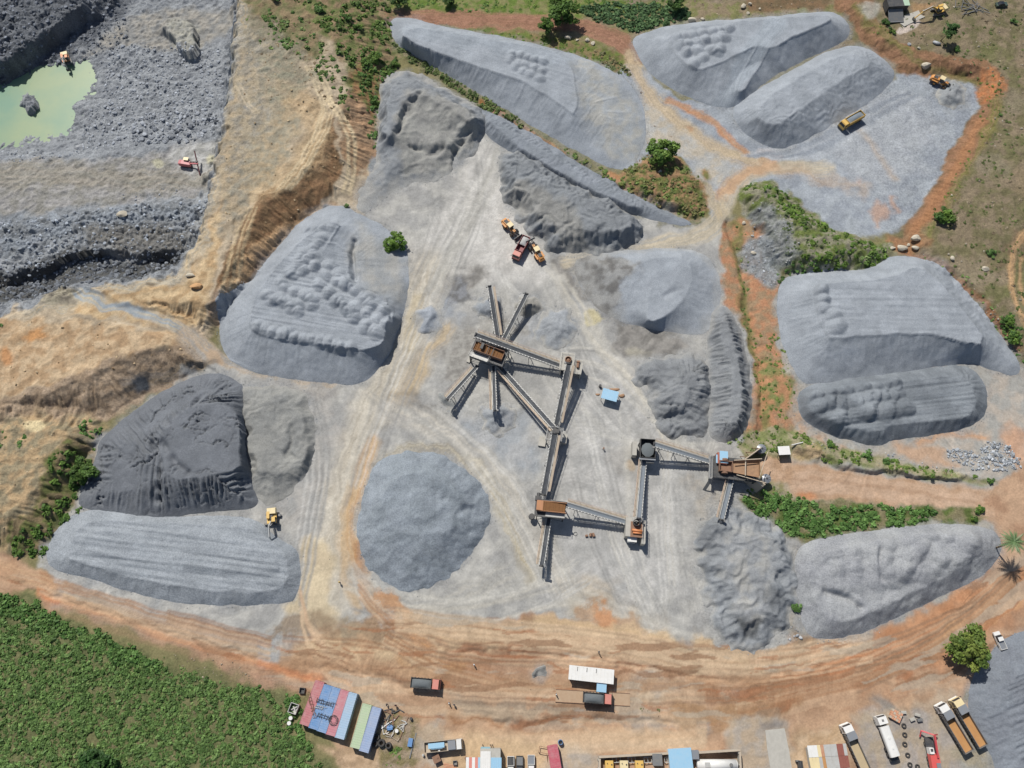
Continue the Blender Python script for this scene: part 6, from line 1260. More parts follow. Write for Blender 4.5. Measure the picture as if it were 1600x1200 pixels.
for x in (-h+.9, h-2.6):
    for k in range(n): a = 2*math.pi*k/n; ca, sa = math.cos(a), math.sin(a); vs.append((x, 1.25*abs(ca)**.6*(1 if ca > 0 else -1), 2.0+.85*abs(sa)**.6*(1 if sa > 0 else -1)))
mb.add(vs, [(k, (k+1) % n, n+(k+1) % n, n+k) for k in range(n)]+[tuple(range(n)), tuple(range(n, 2*n))[::-1]]); mb.build('tank', M_['white'], t, smooth=False)
mb = MB()
for x in (-2.4, 0): mb.cyl((x, 0, 2.84), (x, 0, 2.95), .32)
mb.build('tank_hatch', M_['white'], t); wheels(t, [h-1.3, -h+2.7, -h+1.35], 1.25, .52, .32, dual=(1, 2))
# flatbed with a blue-white load frame
loc, rz, Ln = pose((664, 1168), (722, 1162)); Ln = 9.6; t = thing('flatbed_truck', 'pale flatbed truck with raised sides carrying a small blue-roofed frame, near the bottom edge', 'truck', loc, rz); h = Ln/2
mb = MB(); mb.box(0, 0, .95, Ln-.8, 1.0, .3); mb.build('chassis', M_['dark'], t); mb = MB(); mb.prof([(h-1.5, .55), (h-.05, .55), (h, 1.3), (h-.3, 2.7), (h-1.5, 2.8)], -1.2, 1.2, .1); cab = mb.build('cab', M_['white'], t)
mb = MB(); mb.add([(h-.0, -1.05, 1.6), (h-.0, 1.05, 1.6), (h-.2, .98, 2.6), (h-.2, -.98, 2.6)], [(0, 1, 2, 3)]); mb.build('windshield', M_['glass'], cab)
mb = MB(); mb.shell(-h, h-1.6, -1.25, 1.25, 1.2, 2.3, .1); b_ = mb.build('cargo_bed', M_['plank'], t); mb = MB(); mb.box(h-2.7, 0, 2.0, 1.9, 2.1, 1.4); mb.build('tool_box', M_['greyp'], t)
fr = thing('roofed_rack', 'small pale blue roofed frame riding on the flatbed truck', 'frame', tuple(Vector(loc)+Vector((-1.7*math.cos(rz), -1.7*math.sin(rz), 1.3))), rz); mb = MB(); mb.box(0, .25, 1.5, 4.0, 1.2, .12); mb.box(.1, -.3, 1.35, 2.8, .5, .1); mb.build('roof', M_['lblue'], fr); mb = MB()
for x in (-1.8, 1.8):
    for y in (-.4, .6): mb.bar((x, y, 0), (x, y, 1.5), .12)
mb.build('post', M_['dark'], fr); mb = MB(); mb.cyl((.6, -.9, 0), (.6, -.9, .9), .25); mb.build('canister', M_['white'], fr)
wheels(t, [h-1.2, -h+2.5, -h+1.2], 1.2, .5, .32)
# wheel loaders
def loader(label, pr, pf, body='oran', roof='cream', lift=1.2, turn=0.0):
    loc, rz, Ln = pose(pr, pf, 1.5); t = thing('wheel_loader', label, 'wheel loader', loc, rz)
    mb = MB(); mb.prof([(-3.6, 1.1), (-3.7, 2.1), (-3.2, 2.35), (-.9, 2.45), (-.6, 1.2), (-1, .9)], -.85, .85, .1); mb.box(-3.75, 0, 1.3, .5, 1.9, .9); bd = mb.build('engine_body', M_[body], t)
    mb = MB(); mb.box(-2.4, 0, 2.45, 1.3, 1.1, .12); mb.cyl((-1.6, .5, 2.4), (-1.6, .5, 3.1), .09); mb.cyl((-2.9, -.3, 2.3), (-2.9, -.3, 2.6), .22); mb.build('grille', M_['dark'], bd)
    for sg in (-1, 1): mb = MB(); mb.box(-2.2, sg*1.1, 1.75, 2.0, .55, .15); mb.build('mudguard', M_[body], t)
    mb = MB(); mb.prof([(-1.1, 1.6), (.35, 1.6), (.5, 2.4), (.2, 3.15), (-1.0, 3.15)], -.75, .75, .06); cb = mb.build('cab', M_['glass'], t); mb = MB(); mb.box(-.4, 0, 3.22, 1.7, 1.7, .14); mb.build('roof', M_[roof], cb)
    mb = MB(); mb.box(.9, 0, 1.3, 2.2, 1.1, .9); mb.box(1.6, 0, 1.9, .9, .8, .7); mb.build('front_frame', M_[body], t)
    mb = MB()
    for sg in (-1, 1): mb.bar((1.2, sg*.5, 2.0), (2.8, sg*.5, 1.5+lift*.3), .22, .4); mb.bar((2.8, sg*.5, 1.5+lift*.3), (3.7, sg*.5, .6+lift*.5), .2, .35)
    mb.bar((1.6, 0, 2.3), (3.4, 0, 1.2+lift*.5), .16); mb.build('lift_arm', M_['dark'], t)
    zb = .15+lift*.5; mb = MB(); P = [(3.6, zb+1.3), (3.45, zb+.6), (3.7, zb+.1), (4.1, zb), (5.0, zb+.05), (5.0, zb+.13), (4.15, zb+.12), (3.8, zb+.22), (3.6, zb+.62), (3.72, zb+1.3)]
    mb.prof(P, -1.55, 1.55)
    for sg in (-1, 1): mb.prof([(3.6, zb+1.28), (3.47, zb+.6), (3.72, zb+.1), (4.1, zb+.02), (4.95, zb+.07)], sg*1.5-.05, sg*1.5+.05)
    mb.build('bucket', M_['steel'], t); wheels(t, [1.6, -1.9], 1.45, .78, .6, rim=body); return t
loader('wheel loader left of the red truck, bucket lowered toward the dark heap', (785, 342), (812, 372), lift=0)
loader('wheel loader right of the red truck, tipping into it', (849, 410), (826, 374), lift=3.0)
loader('wheel loader facing right at the small scooped pile in the north-east yard', (1452, 120), (1490, 138), 'oran', lift=.2)
# excavators
def excavator(label, pc, ang, trk, body='oran', house='cream', sc=1.0, reach=(4.6, 3.2), z=0, boomc='pale'):
    x, y = W(pc[0], pc[1], 1.5+z); t = thing('excavator', label, 'excavator', (x, y, gz(x, y)), R(ang)); t.scale = (sc, sc, sc); g = R(trk-ang); cg, sg_ = math.cos(g), math.sin(g)
    for s in (-1, 1):
        mb = MB(); ox, oy = -sg_*1.25*s, cg*1.25*s; P = []
        prof_ = [(-2.2, .45), (-1.9, .1), (1.9, .1), (2.2, .45), (1.9, .85), (-1.9, .85)]; vs = []
        for w in (-.3, .3):
            for px_, pz_ in prof_: vs.append((ox+px_*cg-w*sg_, oy+px_*sg_+w*cg, pz_))
        mb.add(vs, [tuple(range(6)), tuple(range(6, 12))[::-1]]+[(i, i+6, (i+1) % 6+6, (i+1) % 6) for i in range(6)])
        for k in range(11):
            xx = -2+k*.4; mb.box(ox+xx*cg, oy+xx*sg_, .88, .14, .62, .08, g)
        mb.build('track', M_['steel'], t)
    mb = MB(); mb.box(0, 0, .8, 1.9, 2.0, .5, g); mb.cyl((0, 0, .9), (0, 0, 1.2), .8); mb.build('undercarriage', M_['dark'], t)
    mb = MB(); mb.prism([(-2.6, -1.15), (-2.9, -.6), (-2.9, .6), (-2.6, 1.15), (-1.5, 1.3), (1.2, 1.3), (1.2, -1.3), (-1.5, -1.3)], 1.2, 1.55); mb.box(-1.0, -.85, 1.95, 1.9, .8, .8); mb.build('house', M_[body], t)
    mb = MB(); mb.prof([(-2.95, 1.25), (-1.3, 1.25), (-1.3, 2.3), (-2.7, 2.3), (-2.95, 2.0)], -1.25, 1.25, .08); mb.build('engine_cover', M_[house], t); mb = MB(); mb.box(-.4, -.1, 1.7, 1.3, .9, .4); mb.box(-.6, 0, 1.85, .7, .5, .3); mb.build('hydraulics', M_['dark'], t)
    mb = MB(); mb.prof([(-.3, 1.5), (1.35, 1.5), (1.45, 2.2), (1.1, 2.95), (-.2, 2.95)], .35, 1.25, .04); cb = mb.build('cab', M_['glass'], t); mb = MB(); mb.box(.45, .8, 3.0, 1.35, .95, .1); mb.build('roof', M_[body], cb)
    bz, e = reach; mb = MB(); A, B, C_ = Vector((.8, -.15, 1.7)), Vector((bz*.55, -.15, 3.9)), Vector((bz+.4, -.15, 3.1)); mb.bar(A, B, .35, .55); mb.bar(B, C_, .32, .45); mb.build('boom', M_[boomc], t)
    D = Vector((bz+e*.55, -.15, 1.0)); mb = MB(); mb.bar(C_, D, .28, .38); mb.build('stick', M_[boomc], t)
    mb = MB(); mb.bar(Vector((1.3, -.45, 1.6)), B-Vector((.3, .3, .5)), .14); mb.bar(Vector((1.3, .15, 1.6)), B-Vector((.3, -.3, .5)), .14); mb.bar(B+Vector((0, 0, .4)), C_+Vector((.3, 0, .3)), .13); mb.build('hydraulic_cylinder', M_['white'], t)
    mb = MB(); q = D; P = [(q.x-.1, q.z+.2), (q.x+.35, q.z-.3), (q.x+.1, q.z-1.0), (q.x-.7, q.z-1.05), (q.x-.6, q.z-.95), (q.x, q.z-.85), (q.x+.2, q.z-.3)]
    mb.prof(P, -.75, .45)
    for s in (-.72, .42): mb.prof([(q.x-.1, q.z+.15), (q.x+.33, q.z-.3), (q.x+.08, q.z-.98), (q.x-.68, q.z-1.03)], s-.03, s+.03)
    mb.build('bucket', M_['dark'], t); return t
excavator('yellow excavator on the low coarse heap in the west, arm reaching down the picture', (425, 811), -84, -2, 'yel', 'cream')
excavator('orange excavator standing at the edge of the pond in the pit', (99, 87), -70, -60, 'orange', 'cream', z=-12, reach=(3.4, 2.2))
excavator('yellow excavator with outstretched arm in the dry field at the top right', (1469, 12), 202, 190, 'yel', 'cream', reach=(6.8, 5.2), z=3.6, boomc='yel')
# drill rig
x, y = W(292, 253, -7); t = thing('drill_rig', 'red and white tracked drill rig on the pit bench', 'drill rig', (x, y, gz(x, y)), R(-8))
for s in (-1, 1):
    mb = MB(); mb.prof([(-2, .5), (-1.7, .1), (1.5, .1), (1.8, .5), (1.5, .85), (-1.7, .85)], s*1.1-.25, s*1.1+.25); mb.build('track', M_['dark'], t)
mb = MB(); mb.prof([(-2.6, .9), (-2.8, 2.2), (-1.8, 2.4), (1, 2.2), (1, .9)], -1.2, .4, .05); mb.box(-.4, -.9, 1.6, 3.4, .5, 1.2); mb.build('engine_body', mat('rig_red', (214, 120, 126), .5, dirt=.3), t)
mb = MB(); mb.box(-.3, .7, 1.9, 1.5, 1.0, 1.7); mb.build('cab', M_['glass'], t); mb = MB(); mb.box(-.3, .7, 2.8, 1.7, 1.2, .1); mb.build('roof', M_['cream'], t)
mb = MB(); mb.bar((1.0, -.3, 1.6), (4.3, -.6, 2.6), .4, .45); mb.build('boom', mat('rig_red', (0, 0, 0)), t); mb = MB(); mb.bar((2.6, 3.2, 4.2), (5.0, -3.6, .4), .35, .4); mb.bar((2.75, 3.2, 4.5), (5.1, -3.6, .7), .14); mb.build('drill_mast', mat('dark_red_mast', (110, 62, 70), .6), t); mb = MB(); mb.box(3.6, .1, 2.7, .6, .8, .6); mb.build('drill_head', M_['dark'], t)
# crane lorry (red)
loc, rz, Ln = pose((1461, 1196), (1452, 1150)); t = thing('truck_crane', 'bright red lorry-mounted crane with a folded red boom, right of the row of tyres', 'crane', loc, rz)
mb = MB(); mb.box(-.6, 0, .95, 7.4, 2.2, .35); mb.build('chassis', M_['dark'], t); mb = MB(); mb.prof([(-4.2, 1.1), (-4.2, 2.3), (-1.0, 2.5), (-.6, 1.1)], -1.2, 1.2, .1); mb.build('counterweight_body', mat('coral_red', (236, 100, 96), .45, dirt=.2), t)
mb = MB(); mb.box(-3.4, -.5, 2.5, 1.3, 1.0, .14); mb.build('grille', M_['greyp'], t); mb = MB(); mb.prof([(-.8, 1.1), (.8, 1.1), (.7, 2.6), (-.7, 2.7)], .0, 1.15, .05); cb = mb.build('cab', M_['white'], t); mb = MB(); mb.box(.2, .6, 2.75, .6, .6, .1); mb.build('roof_hatch', M_['dark'], cb)
mb = MB(); mb.bar((-1.6, -.6, 2.6), (3.6, -.5, 3.3), .4, .5); mb.build('boom', M_['red2'], t); mb = MB(); mb.bar((3.6, -.5, 3.2), (4.6, 1.8, 1.6), .35); mb.bar((3.6, -.5, 3.0), (3.6, -2.2, 1.2), .28); mb.bar((4.6, 1.8, 1.6), (3.2, 2.0, .7), .25); mb.build('folded_jib', M_['red2'], t)
wheels(t, [1.6, -1.8, -3.1], 1.15, .5, .35)
# pickups and small cars
def pickup(label, pr, pf, bed='dark', paint='white', z=0, L_=5.0, name='pickup_truck'):
    loc, rz, Ln = pose(pr, pf, 1); t = thing(name, label, 'pickup', loc, rz); h = L_/2
    mb = MB(); mb.prof([(-h, .45), (-h, 1.0), (.0, 1.0), (h-1.2, 1.05), (h-.1, .95), (h, .5)], -.88, .88, .03); mb.build('body', M_[paint], t)
    mb = MB(); mb.prof([(-.3, 1.0), (-.15, 1.65), (.9, 1.68), (1.4, 1.06)], -.82, .82, .12); cb = mb.build('cab', M_['glass'], t); mb = MB(); mb.box(.38, 0, 1.7, 1.0, 1.35, .05); mb.build('roof', M_[paint], cb)
    mb = MB(); mb.shell(-h+.02, -.32, -.86, .86, .96, 1.3, .08); b_ = mb.build('cargo_bed', M_[paint], t); mb = MB(); mb.box((-h-.3)/2, 0, 1.07, h-.5, 1.5, .04); mb.build('bed_floor', M_[bed], b_); wheels(t, [h-.95, -h+1.05], .9, .36, .24); return t

pickup('white pickup with a dark bed, nearest the workshop at the bottom edge', (798, 1184), (798, 1214), 'dark')
pickup('dark pickup with a grey bed, middle of three at the bottom edge', (812, 1183), (812, 1214), 'steel', 'dark'); pickup('white pickup with a pale bed, rightmost of three at the bottom edge', (830, 1182), (830, 1212), 'greyp')
pickup('small white pickup with a grey roof beside the big round tree at the right edge', (1566, 1010), (1558, 992), 'greyp', L_=4.6)
# machines at the top right corner
t = station('mobile_screener', 'dark boxy machine with a flat ramp parked at the top edge of the dry field', 'machine', 1397, 6, 5, 4)
b = MB(); b.box(0, 0, 2.0, 5.6, 4.4, 3.0); b.build('body', M_['dark'], t); b = MB(); b.add([(-2.6, -2.3, 2.4), (2.6, -2.3, 2.4), (2.8, -6.4, .5), (-2.6, -6.4, .5), (-2.6, -2.3, 2.2), (2.6, -2.3, 2.2), (2.8, -6.4, .3), (-2.6, -6.4, .3)], [(0, 1, 2, 3), (7, 6, 5, 4), (0, 3, 7, 4), (1, 5, 6, 2), (3, 2, 6, 7)]); b.build('ramp', M_['steel'], t); b = MB(); b.bar((-2.6, -6.4, .6), (2.8, -6.4, .6), .2); b.build('ramp_edge', M_['greyp'], t)
t = station('green_roofed_cabin', 'small cabin with a pale green roof behind the dark boxy machine', 'cabin', 1415, 0, 6.5, 2)
b = MB(); b.box(0, 0, 1.4, 3.0, 2.8, 2.9); b.build('wall', M_['dark'], t); b = MB(); b.box(0, 0, 2.95, 3.4, 3.2, .14); b.build('roof', mat('pale_green_roof', (186, 214, 186), .6), t)
t = station('scrap_heap', 'heap of dark scrap metal and branches at the top edge of the dry field', 'scrap', 1518, 10, 4, 10); b = MB()
for k in range(22): a = rnd.uniform(0, 6); x0, y0 = rnd.uniform(-5, 5), rnd.uniform(-2.2, 2.2); b.bar((x0, y0, .1), (x0+4*math.cos(a), y0+4*math.sin(a), rnd.uniform(.2, 1.2)), .18)
b.build('debris', M_['steel'], t)
t = station('parked_car', 'small dark green car cut by the top edge', 'car', 1568, 3, 4.4, 5); b = MB(); b.prof([(-2.1, .4), (-2.1, .95), (-1.2, 1.0), (1.0, 1.0), (2.0, .85), (2.1, .4)], -.85, .85, .03); b.build('body', mat('dark_green_paint', (60, 84, 76), .4), t); b = MB(); b.prof([(-1.5, 1), (-1.0, 1.5), (.4, 1.52), (1.0, 1)], -.75, .75, .1); b.build('cab', M_['glass'], t); wheels(t, [1.3, -1.3], .85, .32, .22)
# ================================================================ CONTAINERS AND BUILDINGS
def container(label, pn, ps, colr_, w=2.44, hgt=2.6, mesh=True, group='shipping containers at the edge of the shrub field'):
    a, b = V3(*pn, hgt), V3(*ps, hgt); c = (a+b)/2; Ln = (b-a).length; t = thing('shipping_container', label, 'container', (c.x, c.y, gz(c.x, c.y)), math.atan2(b.y-a.y, b.x-a.x), group)
    mb = MB(); h = Ln/2; n = int(Ln/.55); vs = []
    mb.box(0, 0, hgt/2+.05, Ln-.3, w-.14, hgt-.1)
    for k in range(n):     # ribs on roof and sides
        x = -h+.4+(Ln-.8)*k/(n-1); mb.box(x, 0, hgt+.0, .2, w-.3, .07); mb.box(x, w/2-.05, hgt/2, .2, .08, hgt-.5); mb.box(x, -w/2+.05, hgt/2, .2, .08, hgt-.5)
    mb.build('shell', colr_, t); mb = MB()
    for x in (-h+.1, h-.1):
        for y in (-w/2+.09, w/2-.09): mb.box(x, y, hgt/2+.03, .2, .18, hgt+.1)
        mb.box(x, 0, hgt-.02, .18, w-.3, .18); mb.box(x, 0, .15, .18, w-.3, .2)
    for y in (-w/2+.06, w/2-.06): mb.box(0, y, hgt-.02, Ln-.4, .12, .16); mb.box(0, y, .15, Ln-.4, .12, .2)
    mb.build('corner_frame', colr_, t); mb = MB()
    for y in (-w/4+.05, w/4-.05): mb.box(-h-.02, y, hgt/2, .08, w/2-.16, hgt-.45)
    for y in (-.3, .3): mb.bar((-h-.09, y, .25), (-h-.09, y, hgt-.25), .06)
    mb.build('door', colr_, t); return t
def cm(n, c, d=(214, 206, 200)): return mat(n, c, .6, dirt=.35, dcol=d, ds=.6)
container('red container at the left end of the row of five, rusty scrap on its roof', (500, 1065), (475, 1133), cm('container_red', (192, 116, 120)))
container('bright blue container, second of the row of five', (512.5, 1071), (489, 1139), cm('container_blue', (104, 150, 200)))
container('greyish blue container in the middle of the row of five', (525, 1075), (502, 1144), cm('container_greyblue', (122, 160, 204)))
container('pinkish red container, fourth of the row of five', (538, 1079), (516, 1149), cm('container_pink', (200, 128, 138)))
container('pale blue container at the right end of the row of five', (551, 1083), (530, 1154), cm('container_paleblue', (168, 196, 220)))
container('pale green container standing in a pair to the right of the row', (573.5, 1101), (554, 1169), cm('container_green', (186, 206, 168)))
container('lavender blue container, right one of the pair', (588.5, 1106), (568, 1175), cm('container_lavender', (156, 176, 208)))
container('dark pink container with scrap beside it, cut by the bottom edge beyond the pickups', (863, 1165), (871, 1212), cm('container_crimson', (198, 90, 106)), w=2.6, group=None)
def scrap(label, px, py, ang, w, d, n, z=2.7, m='dark'):
    x, y = W(px, py, z); t = thing('scrap_pile', label, 'scrap', (x, y, gz(x, y)+z), R(ang)); b = MB()
    for k in range(n):
        x0 = -w/2+w*k/(n-1); b.bar((x0, -d/2*rnd.uniform(.6, 1), .06), (x0+rnd.uniform(-.3, .3), d/2*rnd.uniform(.6, 1), .12), .07)
        if k % 2: b.bar((x0-.5, rnd.uniform(-d/2, d/2), .14), (x0+.8, rnd.uniform(-d/2, d/2), .2), .07)
    b.bar((-w/2, -d*.2, .2), (w/2, -d*.15, .2), .07); b.bar((-w/2, d*.22, .2), (w/2, d*.2, .2), .07)
    b.build('rod', M_[m], t); return t
scrap('bent rusty frames lying on the roof of the red end container', 487, 1100, -70, 6.5, 1.3, 9, m='rust'); scrap('grid of dark steel frames across the two blue container roofs', 508, 1098, -15, 4.4, 1.6, 8)
scrap('second grid of dark frames, lower on the two blue container roofs', 507, 1120, -18, 3.6, 1.4, 7); scrap('pale rods lying on the bright blue container roof', 499, 1105, -15, 2.2, 1.2, 6, m='pale')
x, y = W(521, 1125, 2.7); t = thing('scrap_coil', 'dark coiled steel cage on the pinkish red container roof', 'scrap', (x, y, gz(x, y)+2.72)); b = MB()
for k in range(14): a = k*.45; b.bar((1.15*math.cos(a), 1.15*math.sin(a), .15), (1.15*math.cos(a+.5), 1.15*math.sin(a+.5), .2+.1*(k % 3)), .11); b.bar((.6*math.cos(a), .6*math.sin(a), .1), (1.2*math.cos(a+.2), 1.2*math.sin(a+.2), .2), .07)
b.build('rod', M_['dark'], t)
# white site building with blue annex
def slab_building(name, label, cat, px, py, z, ang, lx, ly, h, roofm, wallm='white', roofs=(), ribs=0, ov=.25, win=()):
    x, y = W(px, py, z); t = thing(name, label, cat, (x, y, gz(x, y)), R(ang)); b = MB(); b.box(0, 0, h/2-.1, lx, ly, h+.2); b.build('wall', M_[wallm], t)
    b = MB(); b.box(0, 0, h+.09+.06, lx+2*ov, ly+2*ov, .12)
    for k in range(ribs): b.box(-lx/2+lx*(k+.5)/ribs, 0, h+.235, .07, ly+2*ov, .05)
    b.build('roof', M_[roofm] if isinstance(roofm, str) else roofm, t)
    for (wx, wy, ww, wz) in win: b = MB(); b.box(wx, wy, h*.58, ww, .06, .9) if wz == 0 else b.box(wx, wy, h*.58, .06, ww, .9); b.build('window', M_['glass'], t)
    return t
t = slab_building('site_office', 'long white-roofed site office beside the weighbridge road', 'building', 924, 1054, 3, -6, 11.0, 3.0, 2.7, 'white', ribs=12, win=((-3, -1.52, 1.2, 0), (0, -1.52, 1.2, 0)))
b = MB()
for k in range(3): b.box(-3.6+k*2.4, 1.0, 2.97, .15, 1.0, .1)
b.build('roof_bracket', M_['steel'], t)
x, y = W(940, 1073, 2.6); t2 = thing('blue_porch', 'pale blue porch roof joined to the white site office', 'porch', (x, y, gz(x, y)), R(-6)); b = MB(); b.box(0, 0, 2.6, 2.5, 2.6, .12); b.build('roof', M_['lblue'], t2)
for sx in (-1.1, 1.1): b = MB(); b.box(sx, -1.15, 1.25, .1, .1, 2.6); b.build('post', M_['steel'], t2)
x, y = W(926, 1090, 0); t = thing('weighbridge', 'long tan weighbridge deck under the red dump truck', 'weighbridge', (x, y, gz(x, y)), R(-3)); b = MB(); b.box(0, 0, .1, 19, 3.1, .3); b.build('deck', mat('dusty_deck', (194, 168, 140), .9, dirt=.6, dcol=(176, 142, 112)), t); b = MB(); b.box(0, 1.5, .3, 19, .12, .14); b.box(0, -1.5, .3, 19, .12, .14); b.build('kerb', M_['rust'], t)
# canopy east of the crusher
def canopy(name, label, px, py, z, ang, lx, ly, roofm, cat='canopy', hz=None, inner=True):
    x, y = W(px, py, z); t = thing(name, label, cat, (x, y, gz(x, y)), R(ang)); b = MB(); b.box(0, 0, z, lx, ly, .1)
    for k in range(int(lx/.5)): b.box(-lx/2+.25+k*.5, 0, z+.065, .06, ly, .04)
    b.build('roof', M_[roofm], t)
    for sx in (-1, 1):
        for sy in (-1, 1): b = MB(); b.box(sx*(lx/2-.2), sy*(ly/2-.2), z/2-.1, .12, .12, z+.1); b.build('post', M_['steel'], t)
    if inner: b = MB(); b.box(0, ly*.15, .5, lx*.6, ly*.4, 1.0); b.build('bench', M_['dark'], t)
    return t
canopy('white_canopy', 'small white canopy on posts at the start of the brown road', 1225, 704, 2.6, 3, 3.3, 2.5, 'white'); canopy('blue_shed', 'small blue-roofed open shed alone in the yard', 953, 617, 2.6, -16, 4.6, 3.2, 'lblue', 'shed')
for px, py, sx, lb in ((960, 608, 2.6, 'brown soil pile behind the blue shed'), (971, 618, 1.6, 'reddish soil pile right of the blue shed'), (934, 616, 1.1, 'orange soil pile left of the blue shed')):
    x, y = W(px, py); v = RP2[rnd.randrange(8)]; mb = MB(); mb.add([(sx*.7*p[0], .6*p[1]*min(sx, 1.4), .4*p[2]) for p in v], [tuple(f) for f in ICF2]); o = mb.build('soil_pile', mat('soil', (178, 142, 112), .95, dirt=.6, dcol=(146, 112, 88), ds=2), smooth=True); o.location = (x, y, gz(x, y)); tag(o, lb, 'soil pile')
def drum(px, py, r, h, m, label, name='drum', cat='drum', ang=0, hollow=False):
    x, y = W(px, py, h); t = thing(name, label, cat, (x, y, gz(x, y)), ang); b = MB()
    if hollow: b.tube((0, 0, -.05), (0, 0, h), r, r*.8)
    else: b.cyl((0, 0, -.05), (0, 0, h), r, r, 16)
    b.build('barrel', M_[m] if isinstance(m, str) else m, t, smooth=False); b = MB(); b.cyl((r*.4, 0, h), (r*.4, 0, h+.06), .08); b.build('bung', M_['dark'], t); return t
drum(938, 602, .4, 1.0, 'dark', 'dark drum beside the blue shed'); drum(876, 1160, .65, 1.3, 'blue', 'round blue drum above the dark pink container', hollow=True)
drum(661, 1180, .3, .9, 'pale', 'small pale drum left of the rusty box'); drum(728, 1185, .35, .9, 'rust', 'small red-brown drum beside the workshop'); drum(642, 1123, .35, .9, 'dark', 'black drum standing on the grey patch of the scrap yard')
# workshop at the bottom edge
x, y = W(766, 1188, 4); t = thing('workshop', 'white and pale blue roofed workshop at the bottom edge, left of the pickups', 'building', (x, y, gz(x, y)), R(0)); b = MB(); b.box(0, -1.4, 1.8, 5.0, 8, 3.6); b.build('wall', M_['conc'], t)
b = MB(); b.box(-1.15, -2.0, 3.75, 2.5, 8, .14)
for k in range(5): b.box(-2.2+k*.5, -2.0, 3.84, .06, 8, .05)
b.build('white_roof_panel', M_['white'], t); b = MB(); b.box(1.45, -2.7, 3.72, 2.6, 6.6, .14)
for k in range(5): b.box(.4+k*.5, -2.7, 3.81, .06, 6.6, .05)
b.build('blue_roof_panel', M_['lblue'], t); b = MB(); b.box(1.2, 1.5, 3.5, 2.3, 1.7, .12); b.build('grey_roof_panel', M_['conc'], t); b = MB(); b.box(-1.2, 2.55, 3.4, 2.3, .9, .12); b.build('rear_roof_panel', mat('aqua_panel', (150, 190, 200), .6), t)
x, y = W(742, 1194, 3); t = thing('striped_shed', 'low shed with white, rust-striped and blue roof sheets joined to the workshop', 'shed', (x, y, gz(x, y))); b = MB(); b.box(0, -.5, 1.2, 4.2, 3.6, 2.4); b.build('wall', M_['conc'], t)
for k, mm in enumerate(('white', 'red', 'white', 'red', 'lblue', 'lblue')): b = MB(); b.box(-1.85+k*.74, -.5, 2.5, .73, 4.0, .1); b.build('roof_sheet', M_[mm], t)
for px in (754, 766, 769): x, y = W(px, 1164, 1.2); b = MB(); b.bar((0, 0, -.2), (0, 0, 2.2), .16); o = b.build('post', M_['dark']); o.location = (x, y, gz(x, y)); tag(o, 'dark steel post standing behind the workshop' if px > 754 else 'dark steel post at the left behind the workshop', 'post', 'posts behind the workshop')
# walled compound
x0, y0 = W(935, 1184, 2.4); x1, y1 = W(1052, 1177, 2.4); x2, y2 = W(1157, 1171, 2.4)
def wall(label, a, b, h=2.4, w=.3, m='plank'):
    p, q = V3(*a, h), V3(*b, h); c = (p+q)/2; t = thing('compound_wall', label, 'wall', (c.x, c.y, gz(c.x, c.y)), math.atan2(q.y-p.y, q.x-p.x)); Ln = (q-p).length; mb = MB(); mb.box(0, 0, h/2-.1, Ln, w, h+.2-.14); mb.build('masonry', M_['conc'], t); mb = MB(); mb.box(0, 0, h+.0, Ln+.1, w+.16, .14); mb.build('coping', M_[m], t)
    n = max(2, int(Ln/3.5)); 
    for k in range(n+1): mb = MB(); mb.box(-Ln/2+.2+(Ln-.4)*k/n, -.25, h/2-.15, .35, .25, h); mb.build('pier', M_['conc'], t)
wall('left compound wall along the road at the bottom edge', (936, 1183), (1047, 1177)); wall('right compound wall along the road, beyond the blue roof', (1091, 1176), (1156, 1172)); wall('short side wall at the left of the compound', (937, 1186), (937, 1215)); wall('short side wall at the right end of the compound', (1156, 1175), (1158, 1215))
slab_building('gatehouse', 'gatehouse with a flat pale blue roof in the middle of the compound wall', 'building', 1064, 1193, 3.6, 3, 5.2, 6.4, 3.4, 'lblue', win=((-1.3, -3.22, 1.2, 0),)); slab_building('roof_annex', 'small pale grey annex on the right shoulder of the gatehouse', 'building', 1084, 1179, 3.0, 0, 1.9, 1.6, 2.8, 'greyp'); slab_building('grey_store', 'small grey pyramid-roofed store inside the left compound', 'building', 1027, 1187, 2.6, 0, 1.9, 2.2, 2.4, 'steel')
x, y = W(1121, 1195, 2.2); t = thing('fuel_tank', 'long white horizontal tank with rounded ends inside the right compound', 'tank', (x, y, gz(x, y))); b = MB()
for a, c, r0, r1 in ((-5, -4.7, .9, 1.25), (-4.7, 4.7, 1.25, 1.25), (4.7, 5, 1.25, .9)): b.cyl((a, 0, 1.5), (c, 0, 1.5), r0, r1, 24)
b.build('shell', M_['white'], t, smooth=True); b = MB(); b.box(-2.6, 0, 2.76, 1.3, 1.2, .08); b.build('hatch_frame', M_['pale'], t); b = MB(); b.cyl((3.2, 0, 2.7), (3.2, 0, 2.9), .45); b.build('manhole', M_['steel'], t)
for sx in (-3, 3): b = MB(); b.box(sx, 0, .25, .5, 2.2, .9); b.build('saddle', M_['conc'], t)
for i, (px, m) in enumerate(((952, 'yel'), (975, 'cream'), (999, 'yel'))):
    x, y = W(px, 1198, 1.8); t = thing('generator', ('yellow generator housing nearest the left compound wall', 'pale yellow generator housing between two deeper yellow ones', 'yellow generator housing nearest the small grey store')[i], 'generator', (x, y, gz(x, y)), 0, 'generator housings in the compound'); b = MB(); b.box(0, 0, .95, 2.0, 2.8, 1.8); b.build('housing', M_[m], t); b = MB(); b.box(.6, .5, 1.9, .3, .3, .2); b.cyl((-.5, .8, 1.85), (-.5, .8, 2.2), .1); b.build('exhaust', M_['dark'], t); b = MB(); b.box(0, 1.43, 1.0, 1.5, .06, 1.1); b.build('louvre', M_['dark'], t)
